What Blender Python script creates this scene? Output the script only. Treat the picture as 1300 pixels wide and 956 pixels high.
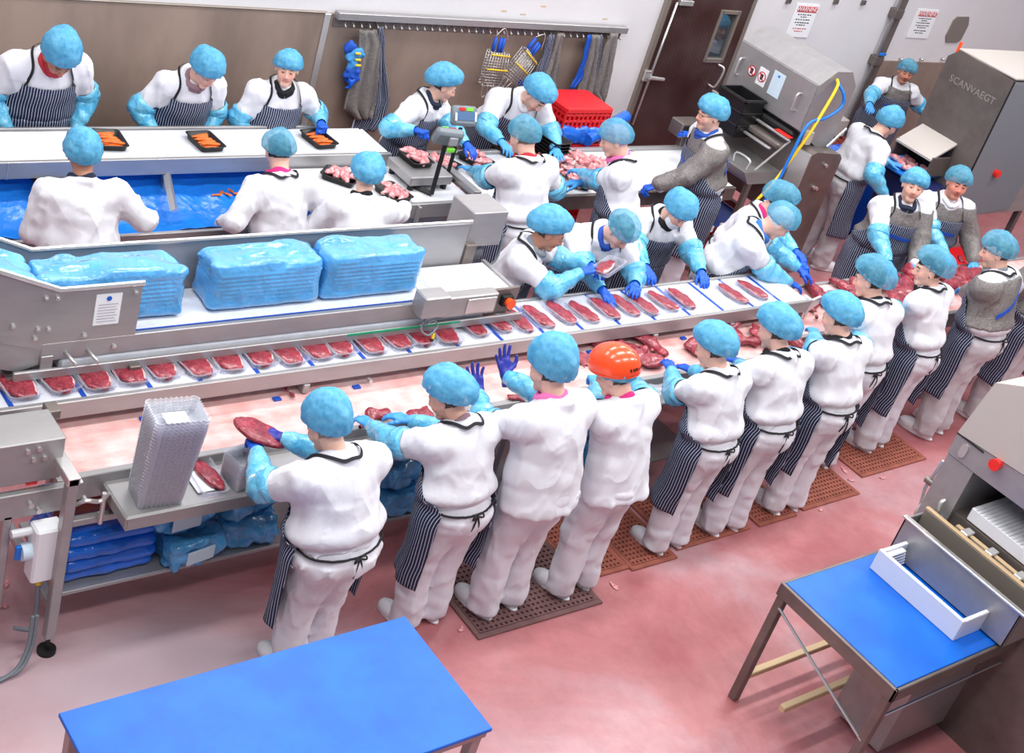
import bpy, bmesh, math, random
import numpy as np
from mathutils import Vector, Matrix

# ------------------------------------------------------------------ clear
for o in list(bpy.data.objects):
    bpy.data.objects.remove(o, do_unlink=True)
scene = bpy.context.scene
COL = scene.collection
R_ = random.Random(7)

# ------------------------------------------------------------------ camera
# world: x along the line to the right, y towards the back wall, z up, metres
F_PX = 1733.02
PPX, PPY = 650.0, 433.5
CAM = np.array([0.0, 0.0, 5.0])
RW = np.array([[0.77487688, -0.56947041, 0.27435246],
               [-0.10547203, -0.54442083, -0.8321548],
               [0.62325073, 0.615881, -0.48192232]])
cd = bpy.data.cameras.new('camera')
cam = bpy.data.objects.new('camera', cd)
COL.objects.link(cam)
cd.sensor_fit = 'HORIZONTAL'
cd.sensor_width = 36.0
cd.lens = F_PX / 1300.0 * 36.0
cd.shift_y = -(478.0 - PPY) / 1300.0
cd.clip_end = 200
cam.matrix_world = Matrix(((RW[0, 0], -RW[1, 0], -RW[2, 0], 0.0),
                           (RW[0, 1], -RW[1, 1], -RW[2, 1], 0.0),
                           (RW[0, 2], -RW[1, 2], -RW[2, 2], 5.0),
                           (0, 0, 0, 1)))
scene.camera = cam


def atz(u, v, z):
    """world point seen at photo position (u, v) at height z"""
    d = RW.T @ np.array([(u - PPX) / F_PX, (v - PPY) / F_PX, 1.0])
    return CAM + d * ((z - CAM[2]) / d[2])


def aty(u, v, y):
    d = RW.T @ np.array([(u - PPX) / F_PX, (v - PPY) / F_PX, 1.0])
    return CAM + d * ((y - CAM[1]) / d[1])


# ------------------------------------------------------------------ world + lamps + exposure
w = bpy.data.worlds.new('hall')
scene.world = w
w.use_nodes = True
bgn = w.node_tree.nodes['Background']
bgn.inputs[0].default_value = (0.86, 0.90, 1.0, 1)
bgn.inputs[1].default_value = 0.50


def strip(x, y, z, sx, sy, power):
    l = bpy.data.lights.new('ceiling_strip', 'AREA')
    l.shape = 'RECTANGLE'
    l.size = sx
    l.size_y = sy
    l.energy = power
    l.color = (1.0, 0.98, 0.96)
    o = bpy.data.objects.new('ceiling_strip', l)
    COL.objects.link(o)
    o.location = (x, y, z)
    return o


for sy in (1.6, 4.4, 7.2):
    for sx in (1.5, 5.0, 8.5, 12.0):
        strip(sx, sy, 5.9, 2.4, 0.5, 140)
strip(10.2, 9.6, 3.4, 1.0, 0.3, 30)      # unseen light added behind the door to brighten the person at the window
scene.view_settings.view_transform = 'Standard'
scene.view_settings.look = 'None'
scene.view_settings.gamma = 1.0
scene.view_settings.use_curve_mapping = False
scene.view_settings.exposure = -0.45

# ------------------------------------------------------------------ materials


def lin(c):
    out = []
    for x in c[:3]:
        x = x / 255.0
        out.append(x / 12.92 if x <= 0.04045 else ((x + 0.055) / 1.055) ** 2.4)
    return (out[0], out[1], out[2], 1.0)


M = {}


def newmat(name):
    m = bpy.data.materials.new(name)
    m.use_nodes = True
    nt = m.node_tree
    b = nt.nodes['Principled BSDF']
    M[name] = m
    return m, nt, b


def nd(nt, t, **kw):
    n = nt.nodes.new(t)
    for k, v in kw.items():
        if k.startswith('_'):
            setattr(n, k[1:], v)
        else:
            n.inputs[k.replace('__', ' ')].default_value = v
    return n


def mk(name, rgb, rough=0.5, metal=0.0, bump=0.0, bscale=40.0, var=0.0, vscale=6.0, rgb2=None,
       stretch=(1, 1, 1), spec=None, coat=0.0, alpha=1.0, trans=0.0, ior=1.45, sheen=0.0, bdist=0.01):
    m, nt, b = newmat(name)
    b.inputs['Base Color'].default_value = lin(rgb)
    b.inputs['Roughness'].default_value = rough
    b.inputs['Metallic'].default_value = metal
    b.inputs['IOR'].default_value = ior
    if spec is not None:
        b.inputs['Specular IOR Level'].default_value = spec
    b.inputs['Coat Weight'].default_value = coat
    b.inputs['Coat Roughness'].default_value = 0.15
    b.inputs['Alpha'].default_value = alpha
    b.inputs['Transmission Weight'].default_value = trans
    b.inputs['Sheen Weight'].default_value = sheen
    tc = nd(nt, 'ShaderNodeTexCoord')
    mp = nd(nt, 'ShaderNodeMapping')
    mp.inputs['Scale'].default_value = stretch
    nt.links.new(tc.outputs['Object'], mp.inputs['Vector'])
    if var > 0 or rgb2:
        n = nd(nt, 'ShaderNodeTexNoise', Scale=vscale, Detail=4.0, Roughness=0.6)
        nt.links.new(mp.outputs[0], n.inputs['Vector'])
        r = nd(nt, 'ShaderNodeValToRGB')
        r.color_ramp.elements[0].position = 0.35
        r.color_ramp.elements[1].position = 0.68
        c2 = rgb2 if rgb2 else tuple(max(0, c * (1 - var)) for c in rgb)
        r.color_ramp.elements[0].color = lin(c2)
        r.color_ramp.elements[1].color = lin(rgb)
        nt.links.new(n.outputs['Fac'], r.inputs[0])
        nt.links.new(r.outputs[0], b.inputs['Base Color'])
    if bump > 0:
        n2 = nd(nt, 'ShaderNodeTexNoise', Scale=bscale, Detail=3.0)
        nt.links.new(mp.outputs[0], n2.inputs['Vector'])
        bp = nd(nt, 'ShaderNodeBump', Strength=bump, Distance=bdist)
        nt.links.new(n2.outputs['Fac'], bp.inputs['Height'])
        nt.links.new(bp.outputs[0], b.inputs['Normal'])
    return m


mk('steel', (172, 170, 171), 0.36, 0.52, 0.05, 40, 0.05, 3, stretch=(1, 4, 4), bdist=0.003)
mk('steel_dark', (134, 124, 120), 0.40, 0.55, 0.08, 30, 0.15, 4, bdist=0.004)
mk('steel_bright', (214, 212, 211), 0.28, 0.75)
mk('steel_clad', (166, 146, 134), 0.46, 0.25, 0.06, 12, 0.16, 2.2, stretch=(1, 1, 0.35), bdist=0.006)
mk('wall_white', (226, 224, 228), 0.45, 0, 0.05, 20, 0.03, 1.5)
mk('belt_white', (222, 225, 233), 0.4, 0, 0.12, 120, 0.05, 9, bdist=0.003)
mk('board_white', (226, 228, 233), 0.38)
mk('rubber_black', (24, 24, 26), 0.55)
mk('plastic_black', (26, 26, 28), 0.35, 0, 0.05, 60)
mk('plastic_red', (214, 20, 30), 0.38, 0, 0.04, 30)
mk('plastic_blue', (18, 74, 176), 0.4)
mk('plastic_navy', (26, 34, 84), 0.45)
mk('board_blue', (12, 108, 222), 0.38, 0, 0.05, 60, 0.13, 5, bdist=0.003)
mk('sheet_blue', (34, 134, 240), 0.25, 0, 0.5, 9, 0.12, 3, coat=0.4, bdist=0.03)
mk('film_blue', (92, 178, 242), 0.16, 0, 0.35, 14, 0.16, 5, coat=0.8, bdist=0.02)
mk('film_blue_deep', (26, 116, 240), 0.2, 0, 0.35, 14, 0.2, 5, coat=0.6, bdist=0.02)
mk('film_bag', (86, 180, 245), 0.15, 0, 0.5, 22, 0.25, 7, coat=0.9, bdist=0.02)
mk('card_white', (240, 242, 246), 0.6)
mk('paper_pale', (206, 226, 240), 0.5)
mk('yellow', (240, 200, 30), 0.4)
mk('green', (40, 168, 120), 0.4)
mk('lime', (120, 220, 60), 0.4)
mk('hose_blue', (24, 116, 216), 0.35)
mk('red_button', (238, 40, 32), 0.35, coat=0.5)
mk('orange_button', (250, 84, 20), 0.35, coat=0.5)
mk('helmet_orange', (255, 78, 22), 0.28, coat=0.7)
mk('lcd', (80, 110, 150), 0.3)
mk('scale_grey', (120, 130, 138), 0.45)
mk('grey_plastic', (120, 126, 134), 0.5)
mk('mat_dark', (122, 88, 88), 0.75, 0, 0.2, 120, 0.15, 8)
mk('mat_red', (164, 92, 76), 0.75, 0, 0.2, 120, 0.15, 8)
mk('carrot', (250, 118, 34), 0.4, 0, 0.2, 30, 0.18, 20, spec=0.6)
mk('raw_pink', (240, 206, 204), 0.35, 0, 0.25, 40, rgb2=(200, 96, 106), vscale=30, coat=0.25)
mk('raw_beef', (158, 44, 62), 0.34, 0, 0.3, 60, rgb2=(112, 22, 42), vscale=14, coat=0.4, bdist=0.004)
mk('fat', (240, 196, 190), 0.4, 0, 0.1, 60, coat=0.2)
mk('red_tile', (120, 44, 36), 0.5)
mk('tiles_dark', (86, 46, 42), 0.55, 0, 0.1, 30, 0.3, 4)
mk('ink_red', (200, 36, 44), 0.5)
mk('ink_black', (30, 30, 34), 0.5)
mk('ink_blue', (24, 92, 190), 0.5)
mk('ink_grey', (150, 150, 156), 0.5)
mk('pale_plate', (188, 180, 175), 0.45)
mk('frame_metal', (150, 140, 132), 0.4, 0.5)
mk('wood_pale', (206, 178, 140), 0.6)
mk('magenta_bin', (206, 28, 84), 0.4)
mk('skin_hand', (226, 168, 148), 0.5)
mk('letter_etch', (162, 154, 151), 0.5, 0.4)
# people
mk('cotton_coat', (226, 226, 234), 0.85, 0, 0.45, 13, stretch=(1.0, 1.0, 0.45), sheen=0.15, bdist=0.012, var=0.02)
mk('cotton_trousers', (222, 221, 230), 0.85, 0, 0.45, 13, stretch=(1.0, 1.0, 0.4), sheen=0.15, bdist=0.014, var=0.02)
mk('cotton_soiled', (206, 202, 208), 0.85, 0, 0.40, 22, sheen=0.15, bdist=0.014, var=0.06)
mk('sleeve_film', (126, 204, 234), 0.20, 0, 0.6, 20, rgb2=(72, 172, 220), vscale=10, coat=0.7, stretch=(1, 1, 0.6), bdist=0.015)
mk('glove_pale', (74, 160, 232), 0.42, 0, 0.3, 60, bdist=0.004)
mk('glove_royal', (16, 88, 206), 0.4, 0, 0.3, 60, bdist=0.004)
mk('glove_indigo', (46, 52, 150), 0.4, 0, 0.3, 60, bdist=0.004)
mk('glove_white', (232, 234, 240), 0.5, 0, 0.3, 60, bdist=0.004)
mk('boot_white', (230, 230, 236), 0.45, 0, 0.1, 30)
mk('tape_black', (22, 22, 28), 0.7)
mk('strap_blue', (28, 84, 190), 0.6)
mk('strap_navy', (44, 50, 100), 0.6)
mk('chainmail', (158, 152, 150), 0.42, 0.45, 0.9, 170, 0.2, 60, bdist=0.01)
for k_, c_ in {'scarf_black': (26, 26, 32), 'scarf_navy': (34, 44, 66), 'scarf_pink': (240, 120, 186), 'scarf_magenta': (226, 48, 130),
               'scarf_red': (190, 50, 62), 'scarf_grey': (140, 146, 154), 'scarf_mauve': (150, 120, 128), 'scarf_blue': (44, 84, 178),
               'scarf_white': (232, 232, 236), 'scarf_print': (60, 120, 200)}.items():
    mk(k_, c_, 0.85, 0, 0.3, 50)


def mat_net(name, rgb, rgb2, alpha):
    m, nt, b = newmat(name)
    tc = nd(nt, 'ShaderNodeTexCoord')
    n = nd(nt, 'ShaderNodeTexNoise', Scale=16.0, Detail=5.0, Roughness=0.7)
    nt.links.new(tc.outputs['Object'], n.inputs['Vector'])
    r = nd(nt, 'ShaderNodeValToRGB')
    r.color_ramp.elements[0].position = 0.3
    r.color_ramp.elements[1].position = 0.7
    r.color_ramp.elements[0].color = lin(rgb2)
    r.color_ramp.elements[1].color = lin(rgb)
    nt.links.new(n.outputs['Fac'], r.inputs[0])
    nt.links.new(r.outputs[0], b.inputs['Base Color'])
    b.inputs['Roughness'].default_value = 0.6
    n3 = nd(nt, 'ShaderNodeTexNoise', Scale=55.0, Detail=4.0)
    nt.links.new(tc.outputs['Object'], n3.inputs['Vector'])
    bp = nd(nt, 'ShaderNodeBump', Strength=0.5, Distance=0.004)
    nt.links.new(n3.outputs['Fac'], bp.inputs['Height'])
    nt.links.new(bp.outputs[0], b.inputs['Normal'])
    tl = nd(nt, 'ShaderNodeBsdfTranslucent')
    nt.links.new(r.outputs[0], tl.inputs['Color'])
    tp = nd(nt, 'ShaderNodeBsdfTransparent')
    mx1 = nd(nt, 'ShaderNodeMixShader', Fac=0.25)
    nt.links.new(b.outputs[0], mx1.inputs[1])
    nt.links.new(tl.outputs[0], mx1.inputs[2])
    mr = nd(nt, 'ShaderNodeMapRange')
    mr.inputs['To Min'].default_value = 1 - alpha + 0.1
    mr.inputs['To Max'].default_value = max(0.0, 1 - alpha - 0.1)
    nt.links.new(n.outputs['Fac'], mr.inputs['Value'])
    mx2 = nd(nt, 'ShaderNodeMixShader')
    nt.links.new(mr.outputs[0], mx2.inputs[0])
    nt.links.new(mx1.outputs[0], mx2.inputs[1])
    nt.links.new(tp.outputs[0], mx2.inputs[2])
    nt.links.new(mx2.outputs[0], nt.nodes['Material Output'].inputs['Surface'])


mat_net('net_dense', (126, 206, 240), (70, 170, 220), 0.94)
mat_net('net_sheer', (124, 200, 226), (72, 164, 204), 0.62)


def mat_apron(name, base, line, pitch):
    m, nt, b = newmat(name)
    uv = nd(nt, 'ShaderNodeUVMap')
    sp = nd(nt, 'ShaderNodeSeparateXYZ')
    nt.links.new(uv.outputs[0], sp.inputs[0])
    mo = nd(nt, 'ShaderNodeMath', _operation='PINGPONG')
    mo.inputs[1].default_value = pitch / 2
    nt.links.new(sp.outputs['X'], mo.inputs[0])
    gt = nd(nt, 'ShaderNodeMath', _operation='LESS_THAN')
    gt.inputs[1].default_value = pitch * 0.095
    nt.links.new(mo.outputs[0], gt.inputs[0])
    mix = nd(nt, 'ShaderNodeMix', _data_type='RGBA')
    mix.inputs['A'].default_value = lin(base)
    mix.inputs['B'].default_value = lin(line)
    nt.links.new(gt.outputs[0], mix.inputs['Factor'])
    nt.links.new(mix.outputs['Result'], b.inputs['Base Color'])
    b.inputs['Roughness'].default_value = 0.7
    return m


mat_apron('apron_stripe', (20, 30, 62), (196, 204, 224), 0.019)


def mat_skin():
    m, nt, b = newmat('skin')
    a = nd(nt, 'ShaderNodeVertexColor', _layer_name='Col')
    nt.links.new(a.outputs['Color'], b.inputs['Base Color'])
    b.inputs['Roughness'].default_value = 0.48
    b.inputs['Subsurface Weight'].default_value = 0.08
    b.inputs['Subsurface Radius'].default_value = (0.01, 0.004, 0.002)


mat_skin()


def creases(name, scale, strength, dist, stretch=(1, 1, 1), detail=2.0):
    """adds a second, sharper relief of folds to a material made by mk()"""
    m = M[name]
    nt = m.node_tree
    b = nt.nodes['Principled BSDF']
    tc = [n for n in nt.nodes if n.type == 'TEX_COORD'][0]
    mp = nd(nt, 'ShaderNodeMapping')
    mp.inputs['Scale'].default_value = stretch
    mp.inputs['Rotation'].default_value = (0.3, 0.25, 0.2)
    nt.links.new(tc.outputs['Object'], mp.inputs['Vector'])
    n = nd(nt, 'ShaderNodeTexNoise', Scale=scale, Detail=detail, Roughness=0.5, Distortion=0.3)
    nt.links.new(mp.outputs[0], n.inputs['Vector'])
    # ridge: 1 - |2n - 1|, sharpened
    a = nd(nt, 'ShaderNodeMath', _operation='MULTIPLY_ADD')
    a.inputs[1].default_value = 2.0
    a.inputs[2].default_value = -1.0
    nt.links.new(n.outputs['Fac'], a.inputs[0])
    c = nd(nt, 'ShaderNodeMath', _operation='ABSOLUTE')
    nt.links.new(a.outputs[0], c.inputs[0])
    e = nd(nt, 'ShaderNodeMath', _operation='POWER')
    e.inputs[1].default_value = 1.0
    nt.links.new(c.outputs[0], e.inputs[0])
    bp = nd(nt, 'ShaderNodeBump', Strength=strength, Distance=dist)
    bp.invert = True
    nt.links.new(e.outputs[0], bp.inputs['Height'])
    if b.inputs['Normal'].links:
        nt.links.new(b.inputs['Normal'].links[0].from_socket, bp.inputs['Normal'])
    nt.links.new(bp.outputs[0], b.inputs['Normal'])


for k_ in ('cotton_coat', 'cotton_trousers', 'cotton_soiled'):
    creases(k_, 4.6, 0.75, 0.035, (1.0, 1.0, 0.5), 1.2)
creases('film_blue', 9.0, 0.5, 0.025, (1, 1, 1), 3.0)
creases('film_bag', 11.0, 0.6, 0.03, (1, 1, 1), 3.0)
creases('film_blue_deep', 8.0, 0.4, 0.02, (1, 1, 1), 3.0)
creases('sheet_blue', 4.0, 0.5, 0.04, (1, 1, 1), 3.0)
creases('sleeve_film', 11.0, 0.5, 0.02, (1, 1, 1), 3.0)


def mat_clear(name, rgb, tint, amt):
    """clear thermoformed plastic: mostly see-through with a glossy skin"""
    m, nt, b = newmat(name)
    tp = nd(nt, 'ShaderNodeBsdfTransparent')
    tp.inputs[0].default_value = lin(tint)
    b.inputs['Base Color'].default_value = lin(rgb)
    b.inputs['Roughness'].default_value = 0.12
    lw = nd(nt, 'ShaderNodeLayerWeight', Blend=0.35)
    mr = nd(nt, 'ShaderNodeMapRange')
    mr.inputs['To Min'].default_value = amt[0]
    mr.inputs['To Max'].default_value = amt[1]
    nt.links.new(lw.outputs['Facing'], mr.inputs['Value'])
    mx = nd(nt, 'ShaderNodeMixShader')
    nt.links.new(mr.outputs[0], mx.inputs[0])
    nt.links.new(tp.outputs[0], mx.inputs[1])
    nt.links.new(b.outputs[0], mx.inputs[2])
    nt.links.new(mx.outputs[0], nt.nodes['Material Output'].inputs['Surface'])


mat_clear('clear_tray', (226, 230, 240), (250, 250, 254), (0.05, 0.40))
mat_clear('clear_stack', (242, 245, 252), (250, 251, 254), (0.16, 0.55))
mat_clear('pane_glass', (120, 130, 140), (220, 226, 230), (0.06, 0.25))


def mat_floor():
    m, nt, b = newmat('floor_resin')
    tc = nd(nt, 'ShaderNodeTexCoord')
    n1 = nd(nt, 'ShaderNodeTexNoise', Scale=0.75, Detail=6.0, Roughness=0.62, Distortion=0.6)
    n2 = nd(nt, 'ShaderNodeTexNoise', Scale=9.0, Detail=8.0, Roughness=0.75)
    n3 = nd(nt, 'ShaderNodeTexNoise', Scale=140.0, Detail=2.0)
    for n in (n1, n2, n3):
        nt.links.new(tc.outputs['Object'], n.inputs['Vector'])
    r = nd(nt, 'ShaderNodeValToRGB')
    e = r.color_ramp.elements
    e[0].position = 0.30
    e[0].color = lin((162, 88, 92))
    e[1].position = 0.82
    e[1].color = lin((196, 172, 180))
    k = e.new(0.5)
    k.color = lin((182, 118, 122))
    nt.links.new(n1.outputs['Fac'], r.inputs[0])
    mx = nd(nt, 'ShaderNodeMix', _data_type='RGBA', _blend_type='OVERLAY')
    mx.inputs['Factor'].default_value = 0.35
    nt.links.new(r.outputs[0], mx.inputs['A'])
    nt.links.new(n2.outputs['Color'], mx.inputs['B'])
    bw = nd(nt, 'ShaderNodeRGBToBW')
    nt.links.new(n2.outputs['Color'], bw.inputs[0])
    nt.links.new(bw.outputs[0], mx.inputs['B'])
    # scuffed, greyer patch of resin in front of the first work shelf
    vd = nd(nt, 'ShaderNodeVectorMath', _operation='DISTANCE')
    vd.inputs[1].default_value = (2.75, 4.05, 0.0)
    nt.links.new(tc.outputs['Object'], vd.inputs[0])
    ad = nd(nt, 'ShaderNodeMath', _operation='MULTIPLY_ADD')
    ad.inputs[1].default_value = -1.6
    nt.links.new(n1.outputs['Fac'], ad.inputs[0])
    nt.links.new(vd.outputs['Value'], ad.inputs[2])
    mr = nd(nt, 'ShaderNodeMapRange')
    mr.inputs['From Min'].default_value = 0.42
    mr.inputs['From Max'].default_value = -0.42
    nt.links.new(ad.outputs[0], mr.inputs['Value'])
    mg = nd(nt, 'ShaderNodeMix', _data_type='RGBA')
    mg.inputs['B'].default_value = lin((190, 168, 176))
    nt.links.new(mr.outputs[0], mg.inputs['Factor'])
    nt.links.new(mx.outputs['Result'], mg.inputs['A'])
    nt.links.new(mg.outputs['Result'], b.inputs['Base Color'])
    b.inputs['Roughness'].default_value = 0.42
    bp = nd(nt, 'ShaderNodeBump', Strength=0.25, Distance=0.004)
    nt.links.new(n3.outputs['Fac'], bp.inputs['Height'])
    nt.links.new(bp.outputs[0], b.inputs['Normal'])


mat_floor()


def mat_bloodbelt():
    m, nt, b = newmat('belt_stained')
    tc = nd(nt, 'ShaderNodeTexCoord')
    mp = nd(nt, 'ShaderNodeMapping')
    mp.inputs['Scale'].default_value = (1.3, 3.6, 1)
    mp.inputs['Rotation'].default_value = (0, 0, 0.5)
    nt.links.new(tc.outputs['Object'], mp.inputs[0])
    n1 = nd(nt, 'ShaderNodeTexNoise', Scale=2.6, Detail=6.0, Roughness=0.7)
    nt.links.new(mp.outputs[0], n1.inputs['Vector'])
    wv = nd(nt, 'ShaderNodeTexWave', Scale=2.6, Distortion=4.0, Detail=3.0)
    nt.links.new(tc.outputs['Object'], wv.inputs['Vector'])
    md = nd(nt, 'ShaderNodeMath', _operation='MULTIPLY_ADD')
    md.inputs[1].default_value = 0.07
    nt.links.new(wv.outputs['Fac'], md.inputs[0])
    nt.links.new(n1.outputs['Fac'], md.inputs[2])
    r = nd(nt, 'ShaderNodeValToRGB')
    e = r.color_ramp.elements
    e[0].position = 0.30
    e[0].color = lin((228, 208, 206))
    e[1].position = 0.84
    e[1].color = lin((216, 128, 122))
    nt.links.new(md.outputs[0], r.inputs[0])
    nt.links.new(r.outputs[0], b.inputs['Base Color'])
    b.inputs['Roughness'].default_value = 0.35


mat_bloodbelt()


def mat_door():
    m, nt, b = newmat('door_tread')
    tc = nd(nt, 'ShaderNodeTexCoord')
    ck = nd(nt, 'ShaderNodeTexVoronoi', Scale=28.0)
    ck.inputs['Randomness'].default_value = 0.0
    mp = nd(nt, 'ShaderNodeMapping')
    mp.inputs['Rotation'].default_value = (0, 0.78, 0)
    nt.links.new(tc.outputs['Object'], mp.inputs[0])
    nt.links.new(mp.outputs[0], ck.inputs['Vector'])
    n = nd(nt, 'ShaderNodeTexNoise', Scale=1.6)
    nt.links.new(tc.outputs['Object'], n.inputs['Vector'])
    r = nd(nt, 'ShaderNodeValToRGB')
    r.color_ramp.elements[0].color = lin((74, 42, 36))
    r.color_ramp.elements[1].color = lin((104, 84, 82))
    r.color_ramp.elements[0].position = 0.35
    r.color_ramp.elements[1].position = 0.7
    nt.links.new(n.outputs['Fac'], r.inputs[0])
    nt.links.new(r.outputs[0], b.inputs['Base Color'])
    b.inputs['Metallic'].default_value = 0.5
    b.inputs['Roughness'].default_value = 0.42
    bp = nd(nt, 'ShaderNodeBump', Strength=0.8, Distance=0.006)
    nt.links.new(ck.outputs['Distance'], bp.inputs['Height'])
    nt.links.new(bp.outputs[0], b.inputs['Normal'])


mat_door()

# ------------------------------------------------------------------ mesh helpers


def link(name, me, mat, parent=None):
    o = bpy.data.objects.new(name, me)
    COL.objects.link(o)
    if mat is not None and len(me.materials) == 0:
        me.materials.append(M[mat] if isinstance(mat, str) else mat)
    if parent is not None:
        o.parent = parent
    return o


def tag(o, label, cat=None, group=None, kind=None):
    o['label'] = label
    if cat:
        o['category'] = cat
    if group:
        o['group'] = group
    if kind:
        o['kind'] = kind
    return o


def thing(name, label, cat, loc=(0, 0, 0), rz=0.0, group=None):
    o = bpy.data.objects.new(name, None)
    o.empty_display_size = 0.1
    COL.objects.link(o)
    o.location = loc
    o.rotation_euler = (0, 0, rz)
    tag(o, label, cat, group)
    return o


def dup(o, parent=None, loc=None, rz=None):
    c = o.copy()
    COL.objects.link(c)
    if parent is not None:
        c.parent = parent
    if loc is not None:
        c.location = loc
    if rz is not None:
        c.rotation_euler[2] = rz
    for ch in list(o.children):
        dup(ch, c)
    return c


class MB:
    """collects geometry, then becomes one mesh"""

    def __init__(s):
        s.v = []
        s.f = []

    def add(s, v, f):
        n = len(s.v)
        s.v.extend([tuple(map(float, p)) for p in v])
        s.f.extend([tuple(i + n for i in q) for q in f])
        return s

    def box(s, x0, x1, y0, y1, z0, z1, c=0.004, mtx=None):
        if x0 > x1:
            x0, x1 = x1, x0
        if y0 > y1:
            y0, y1 = y1, y0
        if z0 > z1:
            z0, z1 = z1, z0
        c = min(c, (x1 - x0) * 0.3, (y1 - y0) * 0.3, (z1 - z0) * 0.3)
        lo = (x0, y0, z0)
        hi = (x1, y1, z1)
        V = []
        idx = {}
        for sx in (0, 1):
            for sy in (0, 1):
                for sz in (0, 1):
                    sg = (sx, sy, sz)
                    for ax in range(3):
                        p = []
                        for k in range(3):
                            e = hi[k] if sg[k] else lo[k]
                            if k != ax:
                                e += -c if sg[k] else c
                            p.append(e)
                        idx[(sg, ax)] = len(V)
                        V.append(p)
        Fc = []
        for ax in range(3):
            b_, c_ = (ax + 1) % 3, (ax + 2) % 3
            for sd in (0, 1):
                q = []
                for (i, j) in ((0, 0), (1, 0), (1, 1), (0, 1)):
                    sg = [0, 0, 0]
                    sg[ax] = sd
                    sg[b_] = i
                    sg[c_] = j
                    q.append(idx[(tuple(sg), ax)])
                Fc.append(q if sd else q[::-1])
        for ax in range(3):          # edges parallel to ax
            b_, c_ = (ax + 1) % 3, (ax + 2) % 3
            for i in (0, 1):
                for j in (0, 1):
                    s0 = [0, 0, 0]
                    s1 = [0, 0, 0]
                    s1[ax] = 1
                    s0[b_] = s1[b_] = i
                    s0[c_] = s1[c_] = j
                    q = [idx[(tuple(s0), b_)], idx[(tuple(s1), b_)], idx[(tuple(s1), c_)], idx[(tuple(s0), c_)]]
                    Fc.append(q if (i ^ j) else q[::-1])
        for sx in (0, 1):
            for sy in (0, 1):
                for sz in (0, 1):
                    q = [idx[((sx, sy, sz), a)] for a in range(3)]
                    Fc.append(q if (sx ^ sy ^ sz) else q[::-1])
        if mtx is not None:
            V = [tuple(mtx @ Vector(p)) for p in V]
        return s.add(V, Fc)

    def prism(s, poly, a0, a1, axis='y'):
        """poly: 2-D outline; extruded from a0 to a1 along axis"""
        def P(p, a):
            if axis == 'y':
                return (p[0], a, p[1])
            if axis == 'x':
                return (a, p[0], p[1])
            return (p[0], p[1], a)
        n = len(poly)
        V = [P(p, a0) for p in poly] + [P(p, a1) for p in poly]
        Fc = [tuple(range(n))[::-1], tuple(range(n, 2 * n))]
        for i in range(n):
            j = (i + 1) % n
            Fc.append((i, j, j + n, i + n))
        return s.add(V, Fc)

    def tube(s, pts, r, n=8, caps=True):
        pts = [np.array(p, float) for p in pts]
        k = len(pts)
        rr = r if hasattr(r, '__len__') else [r] * k
        T = []
        for i in range(k):
            t = pts[min(i + 1, k - 1)] - pts[max(i - 1, 0)]
            T.append(t / (np.linalg.norm(t) + 1e-9))
        up = np.array([0, 0, 1.0]) if abs(T[0][2]) < 0.9 else np.array([1.0, 0, 0])
        V = []
        Fc = []
        for i in range(k):
            u = np.cross(T[i], up)
            u /= np.linalg.norm(u) + 1e-9
            up = np.cross(u, T[i])
            for j in range(n):
                a = 2 * math.pi * j / n
                V.append(pts[i] + rr[i] * (math.cos(a) * u + math.sin(a) * up))
        for i in range(k - 1):
            for j in range(n):
                j2 = (j + 1) % n
                Fc.append((i * n + j, i * n + j2, (i + 1) * n + j2, (i + 1) * n + j))
        if caps:
            Fc.append(tuple(range(n))[::-1])
            Fc.append(tuple((k - 1) * n + j for j in range(n)))
        return s.add(V, Fc)

    def cyl(s, c, r, z0, z1, n=20, axis='z', r2=None):
        r2 = r if r2 is None else r2
        V = []
        for (z, q) in ((z0, r), (z1, r2)):
            for j in range(n):
                a = 2 * math.pi * j / n
                d1, d2 = q * math.cos(a), q * math.sin(a)
                if axis == 'z':
                    V.append((c[0] + d1, c[1] + d2, z))
                elif axis == 'y':
                    V.append((c[0] + d1, z, c[1] + d2))
                else:
                    V.append((z, c[0] + d1, c[1] + d2))
        Fc = [(j, (j + 1) % n, n + (j + 1) % n, n + j) for j in range(n)]
        Fc += [tuple(range(n))[::-1], tuple(range(n, 2 * n))]
        return s.add(V, Fc)

    def loft(s, rings, close=True, cap0=True, cap1=True):
        n = len(rings[0])
        V = [p for r in rings for p in r]
        Fc = []
        for i in range(len(rings) - 1):
            for j in range(n if close else n - 1):
                j2 = (j + 1) % n
                Fc.append((i * n + j, i * n + j2, (i + 1) * n + j2, (i + 1) * n + j))
        if cap0:
            Fc.append(tuple(range(n))[::-1])
        if cap1:
            Fc.append(tuple((len(rings) - 1) * n + j for j in range(n)))
        return s.add(V, Fc)

    def mesh(s, name, smooth=False):
        me = bpy.data.meshes.new(name)
        me.from_pydata(s.v, [], s.f)
        me.update()
        bm = bmesh.new()
        bm.from_mesh(me)
        bmesh.ops.recalc_face_normals(bm, faces=bm.faces)
        bm.to_mesh(me)
        bm.free()
        if smooth:
            me.polygons.foreach_set('use_smooth', [True] * len(me.polygons))
            if smooth != 'all':
                try:
                    me.set_sharp_from_angle(angle=math.radians(40))
                except Exception:
                    pass
        return me

    def build(s, name, mat, parent=None, smooth=False):
        return link(name, s.mesh(name, smooth), mat, parent)


def part(parent, name, mat, *boxes, c=0.004):
    b = MB()
    for q in boxes:
        b.box(*q, c=c)
    return b.build(name, mat, parent)


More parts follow.
